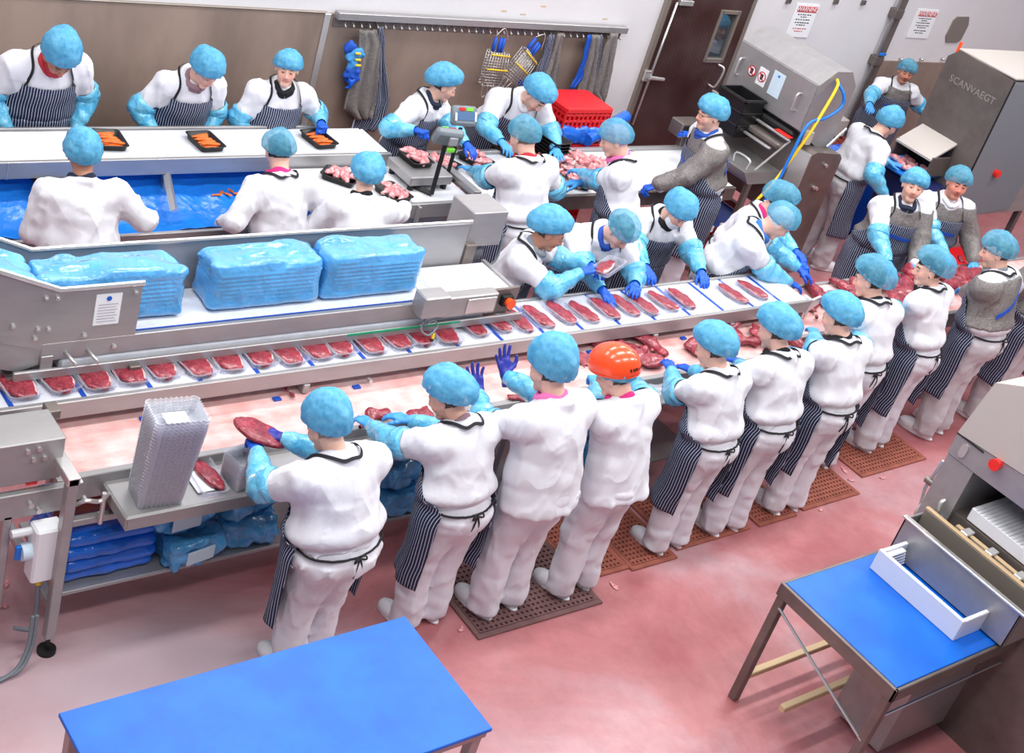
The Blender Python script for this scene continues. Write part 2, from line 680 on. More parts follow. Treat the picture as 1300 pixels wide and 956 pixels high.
def bez(p, n=24):
    """smooth curve through points (Catmull-Rom)"""
    p = [np.array(q, float) for q in p]
    p = [2 * p[0] - p[1]] + p + [2 * p[-1] - p[-2]]
    out = []
    seg = len(p) - 3
    for i in range(seg):
        a, b, c, d = p[i:i + 4]
        m = max(2, n // seg)
        for k in range(m):
            t = k / m
            out.append(0.5 * (2 * b + (c - a) * t + (2 * a - 5 * b + 4 * c - d) * t * t + (3 * b - a - 3 * c + d) * t ** 3))
    out.append(p[-2])
    return out


def text_mesh(txt, size, depth=0.001):
    cu = bpy.data.curves.new('lettering', 'FONT')
    cu.body = txt
    cu.size = size
    cu.extrude = depth
    cu.align_x = 'CENTER'
    cu.align_y = 'CENTER'
    cu.resolution_u = 3
    o = bpy.data.objects.new('lettering_tmp', cu)
    COL.objects.link(o)
    dg = bpy.context.evaluated_depsgraph_get()
    dg.update()
    me = bpy.data.meshes.new_from_object(o.evaluated_get(dg))
    bpy.data.objects.remove(o, do_unlink=True)
    bpy.data.curves.remove(cu)
    return me

# ================================================================== people
f32 = np.float32


def smin(a, b, k):
    h = np.clip(0.5 + 0.5 * (b - a) / k, 0, 1)
    return b * (1 - h) + a * h - k * h * (1 - h)


def smax(a, b, k):
    return -smin(-a, -b, k)


def rcone(P, a, b, ra, rb):
    a = np.asarray(a, f32)
    b = np.asarray(b, f32)
    ab = b - a
    t = np.clip(((P - a) @ ab) / max(float(ab @ ab), 1e-9), 0, 1)
    q = P - a - t[..., None] * ab
    return np.sqrt((q * q).sum(-1)) - (ra + (rb - ra) * t)


def ell(P, c, r):
    r = np.asarray(r, f32)
    q = (P - np.asarray(c, f32)) / r
    k = np.sqrt((q * q).sum(-1))
    return (k - 1) * float(r.min())


_lat = {}


def vnoise(P, seed):
    if seed not in _lat:
        _lat[seed] = np.random.RandomState(seed).rand(24, 24, 24).astype(f32) * 2 - 1
    L = _lat[seed]
    i = np.floor(P).astype(np.int32)
    t = (P - i).astype(f32)
    t = t * t * (3 - 2 * t)
    i0 = i % 24
    i1 = (i + 1) % 24
    x0, y0, z0 = i0[..., 0], i0[..., 1], i0[..., 2]
    x1, y1, z1 = i1[..., 0], i1[..., 1], i1[..., 2]
    tx, ty, tz = t[..., 0], t[..., 1], t[..., 2]
    a = L[x0, y0, z0] * (1 - tx) + L[x1, y0, z0] * tx
    b = L[x0, y1, z0] * (1 - tx) + L[x1, y1, z0] * tx
    c = L[x0, y0, z1] * (1 - tx) + L[x1, y0, z1] * tx
    d = L[x0, y1, z1] * (1 - tx) + L[x1, y1, z1] * tx
    return (a * (1 - ty) + b * ty) * (1 - tz) + (c * (1 - ty) + d * ty) * tz


def grid(lo, hi, h):
    lo = np.asarray(lo, f32)
    hi = np.asarray(hi, f32)
    n = np.ceil((hi - lo) / h).astype(int) + 1
    ax = [lo[k] + h * np.arange(n[k], dtype=f32) for k in range(3)]
    return np.stack(np.meshgrid(*ax, indexing='ij'), -1), lo


def surfnet(Fd, lo, h):
    """naive surface nets: vertices + quads of the zero level"""
    S = Fd < 0
    nx, ny, nz = Fd.shape
    c = {}
    for dx in (0, 1):
        for dy in (0, 1):
            for dz in (0, 1):
                c[(dx, dy, dz)] = (slice(dx, nx - 1 + dx), slice(dy, ny - 1 + dy), slice(dz, nz - 1 + dz))
    cnt = sum(S[k].astype(np.int8) for k in c.values())
    act = (cnt > 0) & (cnt < 8)
    I = np.argwhere(act)
    vid = -np.ones(act.shape, np.int64)
    vid[act] = np.arange(len(I))
    acc = np.zeros((len(I), 3))
    num = np.zeros(len(I))
    for ax in range(3):
        b_, c_ = [k for k in range(3) if k != ax]
        for i in (0, 1):
            for j in (0, 1):
                o0 = [0, 0, 0]
                o0[b_] = i
                o0[c_] = j
                o1 = list(o0)
                o1[ax] = 1
                A = I + o0
                B = I + o1
                fa = Fd[A[:, 0], A[:, 1], A[:, 2]]
                fb = Fd[B[:, 0], B[:, 1], B[:, 2]]
                m = (fa < 0) != (fb < 0)
                t = np.where(m, fa / np.where(m, fa - fb, 1), 0)
                p = np.array(o0, float)[None, :].repeat(len(I), 0)
                p[:, ax] += t
                acc += np.where(m[:, None], p, 0)
                num += m
    V = (I + acc / num[:, None]) * h + lo
    Q = []
    for ax in range(3):
        b_, c_ = (ax + 1) % 3, (ax + 2) % 3
        s0 = [slice(0, n) for n in Fd.shape]
        s1 = [slice(0, n) for n in Fd.shape]
        s0[ax] = slice(0, Fd.shape[ax] - 1)
        s1[ax] = slice(1, Fd.shape[ax])
        X = S[tuple(s0)] != S[tuple(s1)]
        E = np.argwhere(X)
        E = E[(E[:, b_] > 0) & (E[:, c_] > 0) & (E[:, b_] < Fd.shape[b_] - 1) & (E[:, c_] < Fd.shape[c_] - 1)]
        if not len(E):
            continue
        ins = S[E[:, 0], E[:, 1], E[:, 2]]
        ids = []
        for (i, j) in ((-1, -1), (0, -1), (0, 0), (-1, 0)):
            o = np.zeros(3, int)
            o[b_] = i
            o[c_] = j
            q = E + o
            ids.append(vid[q[:, 0], q[:, 1], q[:, 2]])
        ids = np.stack(ids, 1)
        ids = np.where(ins[:, None], ids, ids[:, ::-1])
        Q.append(ids)
    Q = np.concatenate(Q)
    Q = Q[(Q >= 0).all(1)]
    return V, Q


def np_mesh(name, V, Q, smooth=True, cols=None, mats=None, midx=None):
    me = bpy.data.meshes.new(name)
    nq = len(Q)
    k = Q.shape[1]
    me.vertices.add(len(V))
    me.vertices.foreach_set('co', np.asarray(V, f32).ravel())
    me.loops.add(nq * k)
    me.loops.foreach_set('vertex_index', np.asarray(Q, np.int32).ravel())
    me.polygons.add(nq)
    me.polygons.foreach_set('loop_start', np.arange(0, nq * k, k, dtype=np.int32))
    me.polygons.foreach_set('loop_total', np.full(nq, k, np.int32))
    if smooth:
        me.polygons.foreach_set('use_smooth', np.ones(nq, bool))
    if mats:
        for m_ in mats:
            me.materials.append(M[m_])
    if midx is not None:
        me.polygons.foreach_set('material_index', np.asarray(midx, np.int32))
    if cols is not None:
        a = me.color_attributes.new('Col', 'FLOAT_COLOR', 'POINT')
        a.data.foreach_set('color', np.asarray(cols, f32).ravel())
    me.update(calc_edges=True)
    return me


def rotx(a):
    c, s = math.cos(a), math.sin(a)
    return np.array([[1, 0, 0], [0, c, -s], [0, s, c]])


def roty(a):
    c, s = math.cos(a), math.sin(a)
    return np.array([[c, 0, s], [0, 1, 0], [-s, 0, c]])


def rotz(a):
    c, s = math.cos(a), math.sin(a)
    return np.array([[c, -s, 0], [s, c, 0], [0, 0, 1]])


def rad(a):
    return a * math.pi / 180


# ---- head (neck base at the origin, face towards +y)
HC = np.array([0, 0.028, 0.180], f32)


def head_template(male):
    P, lo = grid((-0.11, -0.13, -0.05), (0.11, 0.16, 0.31), 0.0058)
    h = P - HC
    d = ell(h, (0, -0.014, 0.022), (0.075, 0.096, 0.093))
    jw = 0.058 if male else 0.053
    d = smin(d, ell(h, (0, 0.024, -0.038), (jw, 0.064, 0.078)), 0.03)
    d = smin(d, rcone(h, (-0.012, 0.070, -0.098), (0.012, 0.070, -0.098), 0.019, 0.019), 0.025)
    for s in (-1, 1):
        d = smin(d, rcone(h, (s * 0.040, 0.056, -0.024), (s * 0.034, 0.062, -0.036), 0.024, 0.022), 0.02)
        d = smin(d, rcone(h, (s * 0.010, 0.082, 0.024), (s * 0.040, 0.070, 0.024), 0.010, 0.009), 0.014)
    for s in (-1, 1):
        d = smax(d, -rcone(h, (s * 0.024, 0.097, 0.007), (s * 0.037, 0.093, 0.006), 0.012, 0.011), 0.012)
    d = smin(d, rcone(h, (0, 0.086, 0.012), (0, 0.105, -0.027), 0.0085, 0.0125), 0.010)
    for s in (-1, 1):
        d = smin(d, rcone(h, (s * 0.010, 0.096, -0.031), (s * 0.013, 0.092, -0.031), 0.009, 0.008), 0.008)
    d = smin(d, ell(h, (0, 0.086, -0.054), (0.024, 0.011, 0.0075)), 0.008)
    d = smin(d, ell(h, (0, 0.084, -0.066), (0.021, 0.011, 0.008)), 0.008)
    for s in (-1, 1):
        d = smin(d, ell(h, (s * 0.080, -0.006, -0.004), (0.010, 0.020, 0.033)), 0.012)
    d = smin(d, rcone(P, (0, -0.012, -0.03), (0, 0.006, 0.11), 0.061, 0.055), 0.03)
    V, Q = surfnet(d, lo, 0.0058)
    return V, Q


HEADS = {True: head_template(True), False: head_template(False)}


def head_colours(V, male, skin, hair):
    h = V - HC
    x, y, z = np.abs(h[:, 0]), h[:, 1], h[:, 2]
    n = vnoise(V * 40, 3)
    c = np.tile(np.array(lin(skin))[None, :], (len(V), 1))
    c[:, :3] *= (1 + 0.06 * n)[:, None]
    red = np.exp(-((x - 0.04) ** 2 + (y - 0.07) ** 2 + (z + 0.03) ** 2) / 0.0009) + np.exp(-(x ** 2 + (y - 0.11) ** 2 + (z + 0.025) ** 2) / 0.0006)
    c[:, 1] *= 1 - 0.22 * np.clip(red, 0, 1)
    c[:, 2] *= 1 - 0.22 * np.clip(red, 0, 1)
    if male:
        st = ((z < -0.045) & (y > 0.0) & (z > -0.13)).astype(float) * 0.22
        c[:, :3] *= (1 - st)[:, None]
    lips = (np.abs(z + 0.060) < 0.0125) & (x < 0.025) & (y > 0.078)
    c[lips, :3] = c[lips, :3] * np.array([0.86, 0.62, 0.64])
    mouth = (np.abs(z + 0.060) < 0.003) & (x < 0.021) & (y > 0.078)
    c[mouth, :3] = c[mouth, :3] * np.array([0.6, 0.45, 0.45])
    brow = (np.abs(z - 0.030 + 0.15 * np.abs(x - 0.026)) < 0.0052) & (x > 0.011) & (x < 0.047) & (y > 0.05)
    c[brow, :3] = np.array(lin(hair))[:3] * 0.8
    nos = (z < -0.036) & (z > -0.046) & (y > 0.09) & (x < 0.014)
    c[nos, :3] *= 0.6
    hairm = (z > 0.066 - 0.25 * np.clip(y, 0, 0.1)) | ((y < 0.012) & (z > -0.04 + 0.6 * np.clip(x - 0.06, 0, 1)) & (x < 0.0785)) | ((y < -0.05) & (z > -0.045))
    c[hairm, :3] = np.array(lin(hair))[:3]
    return c


def eyeball(s):
    V = []
    Fq = []
    nu, nv = 8, 12
    for i in range(nu + 1):
        ph = math.pi * i / nu
        for j in range(nv):
            th = 2 * math.pi * j / nv
            V.append((0.0125 * math.sin(ph) * math.cos(th), 0.0125 * math.cos(ph), 0.0125 * math.sin(ph) * math.sin(th)))
    for i in range(nu):
        for j in range(nv):
            Fq.append((i * nv + j, i * nv + (j + 1) % nv, (i + 1) * nv + (j + 1) % nv, (i + 1) * nv + j))
    V = np.array(V) + HC + np.array((s * 0.030, 0.0775, 0.006))
    C = np.tile(np.array([[0.50, 0.47, 0.45, 1]]), (len(V), 1))
    C[:nv * 3] = (0.03, 0.02, 0.015, 1)
    return V, np.array(Fq), C


EYES = [eyeball(-1), eyeball(1)]

# ---- hand (wrist at the origin, fingers +y, back of the hand +z; right hand has its thumb at -x)
HAND_POSES = {
    'relaxed': dict(curl=(18, 28, 20), spread=4, thumb=(35, 25)),
    'flat': dict(curl=(4, 8, 6), spread=7, thumb=(42, 5)),
    'grip': dict(curl=(42, 50, 30), spread=2, thumb=(30, 40)),
    'fist': dict(curl=(72, 85, 50), spread=1, thumb=(20, 50)),
    'open': dict(curl=(2, 10, 10), spread=12, thumb=(55, 10)),
}


def hand_template(pose):
    q = HAND_POSES[pose]
    P, lo = grid((-0.095, -0.055, -0.125), (0.075, 0.225, 0.05), 0.0046)
    d = rcone(P, (0, -0.05, 0), (0, 0.01, 0), 0.031, 0.027)
    Pz = P * np.array([1, 1, 1.7], f32)
    pd = rcone(Pz, (-0.014, 0.025, 0), (-0.020, 0.080, 0), 0.027, 0.025)
    pd = np.minimum(pd, rcone(Pz, (0.012, 0.022, 0), (0.023, 0.072, 0), 0.026, 0.022)) / 1.25
    d = smin(d, pd, 0.02)
    fx = (-0.031, -0.011, 0.010, 0.029)
    fy = (0.090, 0.095, 0.091, 0.080)
    fl = (0.072, 0.080, 0.074, 0.057)
    rr = (0.0098, 0.0100, 0.0096, 0.0086)
    for i in range(4):
        a = rad((i - 1.4) * q['spread'])
        b = np.array((fx[i], fy[i] - 0.012, 0.002))
        ang = 0
        dd = None
        for s_, (pr, cu) in enumerate(zip((0.46, 0.31, 0.23), q['curl'])):
            ang += rad(cu * (1 + 0.10 * (i - 1)))
            dr = np.array((math.sin(a) * math.cos(ang), math.cos(a) * math.cos(ang), -math.sin(ang)))
            e = b + dr * (fl[i] * pr + (0.012 if s_ == 0 else 0))
            k = rcone(P, b, e, rr[i] * (1.08 - 0.08 * s_), rr[i] * (1.0 - 0.09 * s_))
            dd = k if dd is None else smin(dd, k, 0.004)
            b = e
        d = smin(d, dd, 0.006)
    a1, a2 = rad(q['thumb'][0]), rad(q['thumb'][1])
    b = np.array((-0.022, 0.026, -0.006))
    for s_, (ln, ra, rb) in enumerate(((0.042, 0.0150, 0.0120), (0.032, 0.0118, 0.0108), (0.026, 0.0108, 0.009))):
        a = a1 * (1.15 - 0.55 * s_)
        dn = a2 * (0.4 + 0.5 * s_)
        dr = np.array((-math.sin(a) * math.cos(dn), math.cos(a) * math.cos(dn), -math.sin(dn)))
        e = b + dr * ln
        d = smin(d, rcone(P, b, e, ra, rb), 0.007)
        b = e
    d = d + 0.0012 * vnoise(P * 60, 5)
    return surfnet(d, lo, 0.0046)


_hands = {}


def hand_mesh(pose, side):
    k = (pose, side)
    if k not in _hands:
        if (pose, 0) not in _hands:
            _hands[(pose, 0)] = hand_template(pose)
        V, Q = _hands[(pose, 0)]
        if side < 0:
            V = V * np.array([-1, 1, 1])
            Q = Q[:, ::-1]
        _hands[k] = np_mesh('glove', V * 1.06, Q)
    return _hands[k]


# ---- boot (ankle on the z axis, sole at z=0, toe towards +y)
def boot_template():
    P, lo = grid((-0.08, -0.12, -0.01), (0.08, 0.24, 0.22), 0.009)
    d = rcone(P, (0, -0.03, 0.05), (0, 0.13, 0.045), 0.050, 0.047)
    d = smin(d, rcone(P, (0, 0.10, 0.05), (0.004, 0.165, 0.042), 0.050, 0.040), 0.03)
    d = smin(d, rcone(P, (0, -0.02, 0.06), (0, 0.0, 0.2), 0.055, 0.058), 0.04)
    d = smax(d, 0.002 - P[..., 2], 0.008)
    sole = np.maximum(ell(P, (0, 0.055, 0.012), (0.054, 0.155, 0.05)), np.maximum(0.0 - P[..., 2], P[..., 2] - 0.024))
    d = np.minimum(d, sole)
    V, Q = surfnet(d, lo, 0.009)
    return np_mesh('boot', V, Q, mats=['boot_white'])


BOOT = boot_template()


# ---- bouffant hair net, three shapes
def net_template(kind, seed):
    # (rx, ry, rz), centre offset from the head centre, tilt back, opening angle
    S = {'round': ((0.098, 0.122, 0.112), (0, -0.020, 0.040), -26, 118),
         'floppy': ((0.104, 0.142, 0.100), (0, -0.045, 0.058), -34, 120),
         'tall': ((0.098, 0.128, 0.128), (0, -0.038, 0.062), -30, 120),
         'low': ((0.096, 0.116, 0.100), (0, -0.016, 0.040), -22, 114)}[kind]
    (rx, ry, rz_), off, tilt, op = S
    rx, ry, rz_ = rx * 1.17, ry * 1.12, rz_ * 1.12
    rs = np.random.RandomState(seed)
    nv, nu = 30, 72
    V = []
    ph0 = rs.rand(6) * 6.28
    for i in range(nv + 1):
        t = i / nv
        ph = rad(op) * t
        for j in range(nu):
            th = 2 * math.pi * j / nu
            g = t ** 1.3
            pl = 0.026 * g * math.sin(th * 18 + ph0[0] + 1.5 * math.sin(th * 3 + ph0[1])) + 0.010 * g * math.sin(th * 31 + ph0[2])
            wob = 0.035 * math.sin(2 * th + ph0[3] + 2 * t) * math.sin(math.pi * t) + 0.03 * math.sin(3 * th + ph0[4]) * math.sin(math.pi * t)
            r = 1 + pl + wob
            if t > 0.90:
                r *= 1 - 0.16 * ((t - 0.90) / 0.10)
            V.append((rx * r * math.sin(ph) * math.cos(th), ry * r * math.sin(ph) * math.sin(th), rz_ * r * math.cos(ph)))
    V = np.array(V)
    V += (0.005 * vnoise(V * 32 + seed, seed)[:, None] + 0.003 * vnoise(V * 75 + seed, seed + 1)[:, None]) * (V / np.linalg.norm(V, axis=1)[:, None])
    V = V @ rotx(rad(-tilt)).T
    V = V + HC + np.array(off)
    Q = []
    for i in range(nv):
        for j in range(nu):
            Q.append((i * nu + j, (i + 1) * nu + j, (i + 1) * nu + (j + 1) % nu, i * nu + (j + 1) % nu))
    rim = V[nv * nu:]
    b = MB()
    pts = [rim[j] for j in range(nu)] + [rim[0]]
    b.tube(pts, 0.0042, 6, caps=False)
    return np_mesh('hair_net', V, np.array(Q)), b.mesh('elastic_rim', 'all')


NETS = {}
for i_, k_ in enumerate(('round', 'floppy', 'tall', 'low')):
    NETS[k_] = [net_template(k_, 11 + i_ * 5 + j_) for j_ in range(2)]


def ik(S, T, l1, l2, pole):
    v = T - S
    L = np.linalg.norm(v)
    if L > (l1 + l2) * 0.985:
        T = S + v / L * (l1 + l2) * 0.985
        v = T - S
        L = np.linalg.norm(v)
    L = max(L, abs(l1 - l2) + 0.03)
    d = v / np.linalg.norm(v)
    a = (l1 * l1 - l2 * l2 + L * L) / (2 * L)
    hgt = math.sqrt(max(l1 * l1 - a * a, 0))
    p = pole - d * (pole @ d)
    p /= np.linalg.norm(p) + 1e-9
    return S + d * a + p * hgt, T


PELV = np.array([0, 0, 0.96])
PEOPLE_N = [0]


def person(label, head, yaw, lean=12, hp=20, hy=0, hroll=0, male=True, bulk=1.0, net='round', sheer=False, hl=None, hr=None,
           pl='relaxed', pr='relaxed', glove='glove_pale', glover=None, sleeves=True, apron=True, tie=True, scarf='scarf_black', skin=(226, 172, 150),
           hair=(60, 44, 36), mail=None, helmet=False, soiled=False, side=0, hem=None, stance=0.11, step=0.0, legyaw=0, roll_l=0, roll_r=0,
           netcol=None, facecover=None, specs=False, strap=True, wrap=118, group='workers on the line', handdir_l=None, handdir_r=None, sleevecap=0.66, mailarm=True):
    """head: (u, v, z) photo position and height of the hair net's centre"""
    PEOPLE_N[0] += 1
    bulk = bulk * 1.13
    HS = 1.08                                    # head a touch larger than the plain template
    seed = PEOPLE_N[0] * 3 + 1
    rs = np.random.RandomState(seed)
    la = rad(lean)
    RT = roty(rad(side)) @ rotx(-la)             # torso frame
    hyl = RT @ np.array([0, 0, 1.0])
    neck = PELV + RT @ np.array([0, 0.012, 0.462])
    RH = HS * (rotz(rad(hy)) @ rotx(-rad(hp)) @ roty(rad(hroll)))
    netc = neck + RH @ (HC + np.array([0, -0.02, 0.045]))
    W = atz(*head)
    s = head[2] / netc[2]
    Ry = rotz(rad(yaw))
    root = np.array([W[0], W[1], 0]) - (Ry @ netc) * s
    root[2] = 0
    t = thing('person', label, 'person', tuple(root), rad(yaw), group)
    t.scale = (s, s, s)

    def loc(w_):
        return (Ry.T @ (np.array(w_) - root)) / s
    # ---------------- joints
    sh = {k: PELV + RT @ np.array([k * 0.185 * (0.5 + 0.5 * bulk), 0.0, 0.408]) for k in (-1, 1)}
    tgt = {}
    for k, q in ((-1, hl), (1, hr)):
        if q is None:
            p = np.array([k * 0.15, 0.34 + 0.3 * math.sin(la), 1.02])
        elif len(q) == 3 and q[0] > 20:
            p = loc(atz(*q))
        else:
            p = np.array(q, float)
        tgt[k] = p
    el = {}
    wr = {}
    for k in (-1, 1):
        pole = Ry.T @ np.array([0, 0, -0.6]) + np.array([k * 0.75, -0.55, 0])
        el[k], wr[k] = ik(sh[k], tgt[k], 0.285, 0.255, pole)
    cov = {k: sleeves and not (mail == k and mailarm) for k in (-1, 1)}      # film sleeve over this arm?
    ly = rad(legyaw)
    foot = {k: np.array([k * stance, 0.02 + k * step, 0.0]) @ rotz(-ly) for k in (-1, 1)}
    knee = {k: np.array([foot[k][0] * 0.95, foot[k][1] * 0.5 + 0.035, 0.49]) for k in (-1, 1)}
    # ---------------- trousers (and the body inside the coat) + head: ONE mesh
    P, lo = grid((-0.34, -0.30, 0.03), (0.34, 0.32, 1.16), 0.0135)
    d = ell(P, (0, -0.012, 0.93), (0.185 * bulk, 0.142 * bulk, 0.16))
    d = smin(d, ell(P, (0, -0.055, 0.89), (0.15 * bulk, 0.10 * bulk, 0.11)), 0.06)
    x0 = P[..., 0]
    for k in (-1, 1):
        lg = rcone(P, (k * 0.088, 0.0, 0.86), knee[k], 0.118 * bulk ** 0.7, 0.098)
        an = np.array([foot[k][0], foot[k][1] - 0.01, 0.05])
        lg = smin(lg, rcone(P, knee[k], an, 0.097, 0.094), 0.05)
        d = smin(d, lg, 0.03)
    zz = P[..., 2]
    n1 = vnoise(P * np.array([7, 7, 3.2], f32) + seed, seed % 17)
    n2 = vnoise(P * np.array([9, 9, 17], f32) + 5 + seed, seed % 13)
    n3 = 1 - 2 * np.abs(vnoise((P @ np.array([[1, 0, 0.5], [0, 1, 0.4], [-0.5, -0.3, 1]], f32)) * np.array([8, 8, 11], f32) + seed, seed % 11))
    wa = np.exp(-((zz - 0.12) / 0.14) ** 2) + 0.55 * np.exp(-((zz - 0.50) / 0.10) ** 2) + 0.45 * np.exp(-((zz - 0.80) / 0.10) ** 2)
    n4 = (1 - np.abs(vnoise((P @ np.array([[1, 0.1, 0.3], [-0.1, 1, 0.25], [-0.3, -0.25, 1]], f32)) * np.array([10, 10, 2.6], f32) + seed * 7, seed % 20))) ** 5
    d = d + 0.006 * n1 + 0.011 * wa * n2 + 0.005 * n3 * (zz < 0.92) - 0.013 * n4 * (zz < 0.95)
    d = np.maximum(d, 0.05 - zz)
    dtr = d
    V, Q = surfnet(d, lo, 0.0135)
    nV, nQ = len(V), len(Q)
    hV, hQ = HEADS[male]
    hc = head_colours(hV, male, skin, hair)
    allV = [V, hV @ RH.T + neck]
    allQ = [Q, hQ + nV]
    cols = [np.tile(np.array([[0.8, 0.8, 0.85, 1.0]]), (nV, 1)), hc]
    base = nV + len(hV)
    for (eV, eQ, eC) in EYES:
        allV.append(eV @ RH.T + neck)
        allQ.append(eQ + base)
        eC = eC.copy()
        ez = (eV - HC)[:, 2] - 0.006
        lid = (ez > 0.0035) | (ez < -0.0055)
        eC[lid] = np.array(lin(skin)) * np.array([0.80, 0.72, 0.72, 1])
        cols.append(eC)
        base += len(eV)
    # the torso inside the coat joins the two
    Q_ = np.concatenate(allQ)
    midx = np.ones(len(Q_), int)
    midx[:nQ] = 0
    me = np_mesh('body', np.concatenate(allV), Q_, True, np.concatenate(cols), ['cotton_soiled' if soiled else 'cotton_trousers', 'skin'], midx)
    link('body', me, None, t)
    # ---------------- coat
    pts = np.stack([sh[1], sh[-1], el[1], el[-1], wr[1], wr[-1], PELV, neck])
    lo_ = pts.min(0) - 0.15
    hi_ = pts.max(0) + 0.13
    lo_[2] = max(lo_[2], 0.72)
    lo_[:2] = np.minimum(lo_[:2], (-0.28, -0.26))
    hi_[:2] = np.maximum(hi_[:2], (0.28, 0.24))

    def torso(P):
        q = ((P - PELV.astype(f32)) @ RT.astype(f32))
        hh = q[..., 2].copy()
        ds = 1.42
        q2 = q * np.array([1, ds, 1], f32)
        bl = bulk
        dd = rcone(q2, (0, -0.01 * ds, -0.16), (0, -0.005 * ds, 0.06), 0.186 * bl, 0.180 * bl)
        dd = smin(dd, rcone(q2, (0, 0, 0.06), (0, 0.004 * ds, 0.29), 0.180 * bl, 0.182 * (0.4 + 0.6 * bl)), 0.05)
        dd = smin(dd, rcone(q2, (0, 0.004, 0.29), (0, 0.0, 0.395), 0.175 * (0.4 + 0.6 * bl), 0.115), 0.05)
        if not male:
            for k in (-1, 1):
                dd = smin(dd, rcone(q2, (k * 0.07, 0.085 * ds, 0.27), (k * 0.07, 0.080 * ds, 0.25), 0.062, 0.066), 0.05)
        dd = dd / 1.12
        dd = smin(dd, rcone(q, (-0.15, -0.012, 0.395), (0.15, -0.012, 0.395), 0.066, 0.066), 0.06)
        dd = smin(dd, rcone(q, (-0.06, -0.004, 0.425), (0.06, -0.004, 0.425), 0.062, 0.062), 0.05)
        # collar
        cr = np.sqrt((q[..., 0] / 1.0) ** 2 + ((q[..., 1] - 0.006) / 1.12) ** 2)
        colr = np.sqrt((cr - 0.070) ** 2 + np.clip(np.abs(q[..., 2] - 0.470 + 0.22 * np.clip(q[..., 1], -0.1, 0.1)) - 0.018, 0, 1) ** 2) - 0.011
        dd = smin(dd, colr, 0.018)
        dd = dd - 0.012
        if not tie:
            dd = dd - 0.016 * np.clip((0.02 - hh) / 0.12, 0, 1)
        if tie:
            dd = dd + 0.030 * np.exp(-((hh - 0.035) / 0.024) ** 2) - 0.020 * np.exp(-((hh - 0.105) / 0.055) ** 2) - 0.004
        return dd, hh

    hemh = hem if hem is not None else (0.015 if tie else -0.13)

    def wr_(P):
        a = vnoise(P * np.array([8, 8, 4.5], f32) + seed * 3, seed % 19)
        b = 1 - 2 * np.abs(vnoise((P @ np.array([[1, 0.3, 0.5], [0, 1, 0.4], [-0.6, -0.3, 1]], f32)) * np.array([7, 7, 10], f32) + seed * 2, seed % 23))
        c = (1 - np.abs(vnoise((P @ np.array([[1, 0.2, 0.35], [-0.2, 1, 0.3], [-0.3, -0.3, 1]], f32)) * np.array([9, 9, 3.0], f32) + seed * 5, seed % 21))) ** 5
        return 0.006 * a + 0.004 * b - 0.013 * c

    G = 0.0125
    P, lo = grid(lo_, hi_, G)
    dt, hh = torso(P)
    wn = wr_(P)
    dt = smax(dt, hemh - hh, 0.02)
    da = None
    das = {}
    for k in (-1, 1):
        a = rcone(P, sh[k], el[k], 0.092 * (0.5 + 0.5 * bulk), 0.060 if cov[k] else 0.070)
        e2 = el[k] + (wr[k] - el[k]) * (0.5 if cov[k] else 0.86)
        b = rcone(P, el[k], e2, 0.064, 0.040) if cov[k] else rcone(P, el[k], e2, 0.068, 0.058)
        a = smin(a, b, 0.035)
        das[k] = a
        da = a if da is None else np.minimum(da, a)
    zfold = vnoise(P * 19 + seed, seed % 7)
    da = da + 0.006 * zfold
    dc = smin(dt, da, 0.045) + wn
    V, Q = surfnet(dc, lo, G)
    link('coat', np_mesh('coat', V, Q), 'cotton_coat', t)

    # ---------------- chain mail tunic over chest, back and one arm
    if mail is not None:
        dm = dc - 0.010
        for k in (-1, 1):
            if not (k == mail and mailarm):
                dm = np.maximum(dm, dt - das[k] - 0.012)
        _, hh2 = torso(P)
        dm = np.maximum(dm, 0.10 - hh2)
        dm = np.maximum(dm, hh2 - 0.475)
        dm = np.maximum(dm, 0.098 - np.sqrt(((P - neck.astype(f32)) ** 2).sum(-1)))
        V, Q = surfnet(dm, lo, G)
        link('chain_mail', np_mesh('chain_mail', V, Q), 'chainmail', t)
        # strap across
        if strap:
            b = MB()
            sp = []
            for a in np.linspace(-1, 1, 26):
                q = np.array([mail * (0.17 * a), -0.20, 0.30 + 0.09 * a * -1])
                sp.append(q)
            sd = -1
            pts2 = np.array([PELV + RT @ q for q in sp])
            dirv = RT @ np.array([0, 1.0, 0])
            rr = []
            for p in pts2:
                tt = np.linspace(0, 0.3, 60)
                L_ = (p[None] + tt[:, None] * dirv[None]).astype(f32)
                dv = torso(L_)[0] - 0.02
                ix = np.argmax(dv < 0) if (dv < 0).any() else 20
                rr.append(L_[ix])
            rr = np.array(rr)
            up = RT @ np.array([0, 0.0, 1.0])
            rings = []
            for p in rr:
                rings.append([p + up * 0.018, p + up * 0.018 - dirv * 0.004, p - up * 0.018 - dirv * 0.004, p - up * 0.018])
            b.loft(rings)
            b.build('back_strap', 'strap_blue', t)
            # front strap
            b = MB()
            rr = []
            for a in np.linspace(-1, 1, 18):
                p = PELV + RT @ np.array([0.13 * a, 0.32, 0.245 + 0.02 * a])
                tt = np.linspace(0, 0.3, 60)
                L_ = (p[None] - tt[:, None] * dirv[None]).astype(f32)
                dv = torso(L_)[0] - 0.034
                ix = np.argmax(dv < 0) if (dv < 0).any() else 20
                rr.append(L_[ix])
            rings = [[p + up * 0.016, p + up * 0.016 + dirv * 0.004, p - up * 0.016 + dirv * 0.004, p - up * 0.016] for p in rr]
            b.loft(rings)
            b.build('front_strap', 'strap_blue', t)

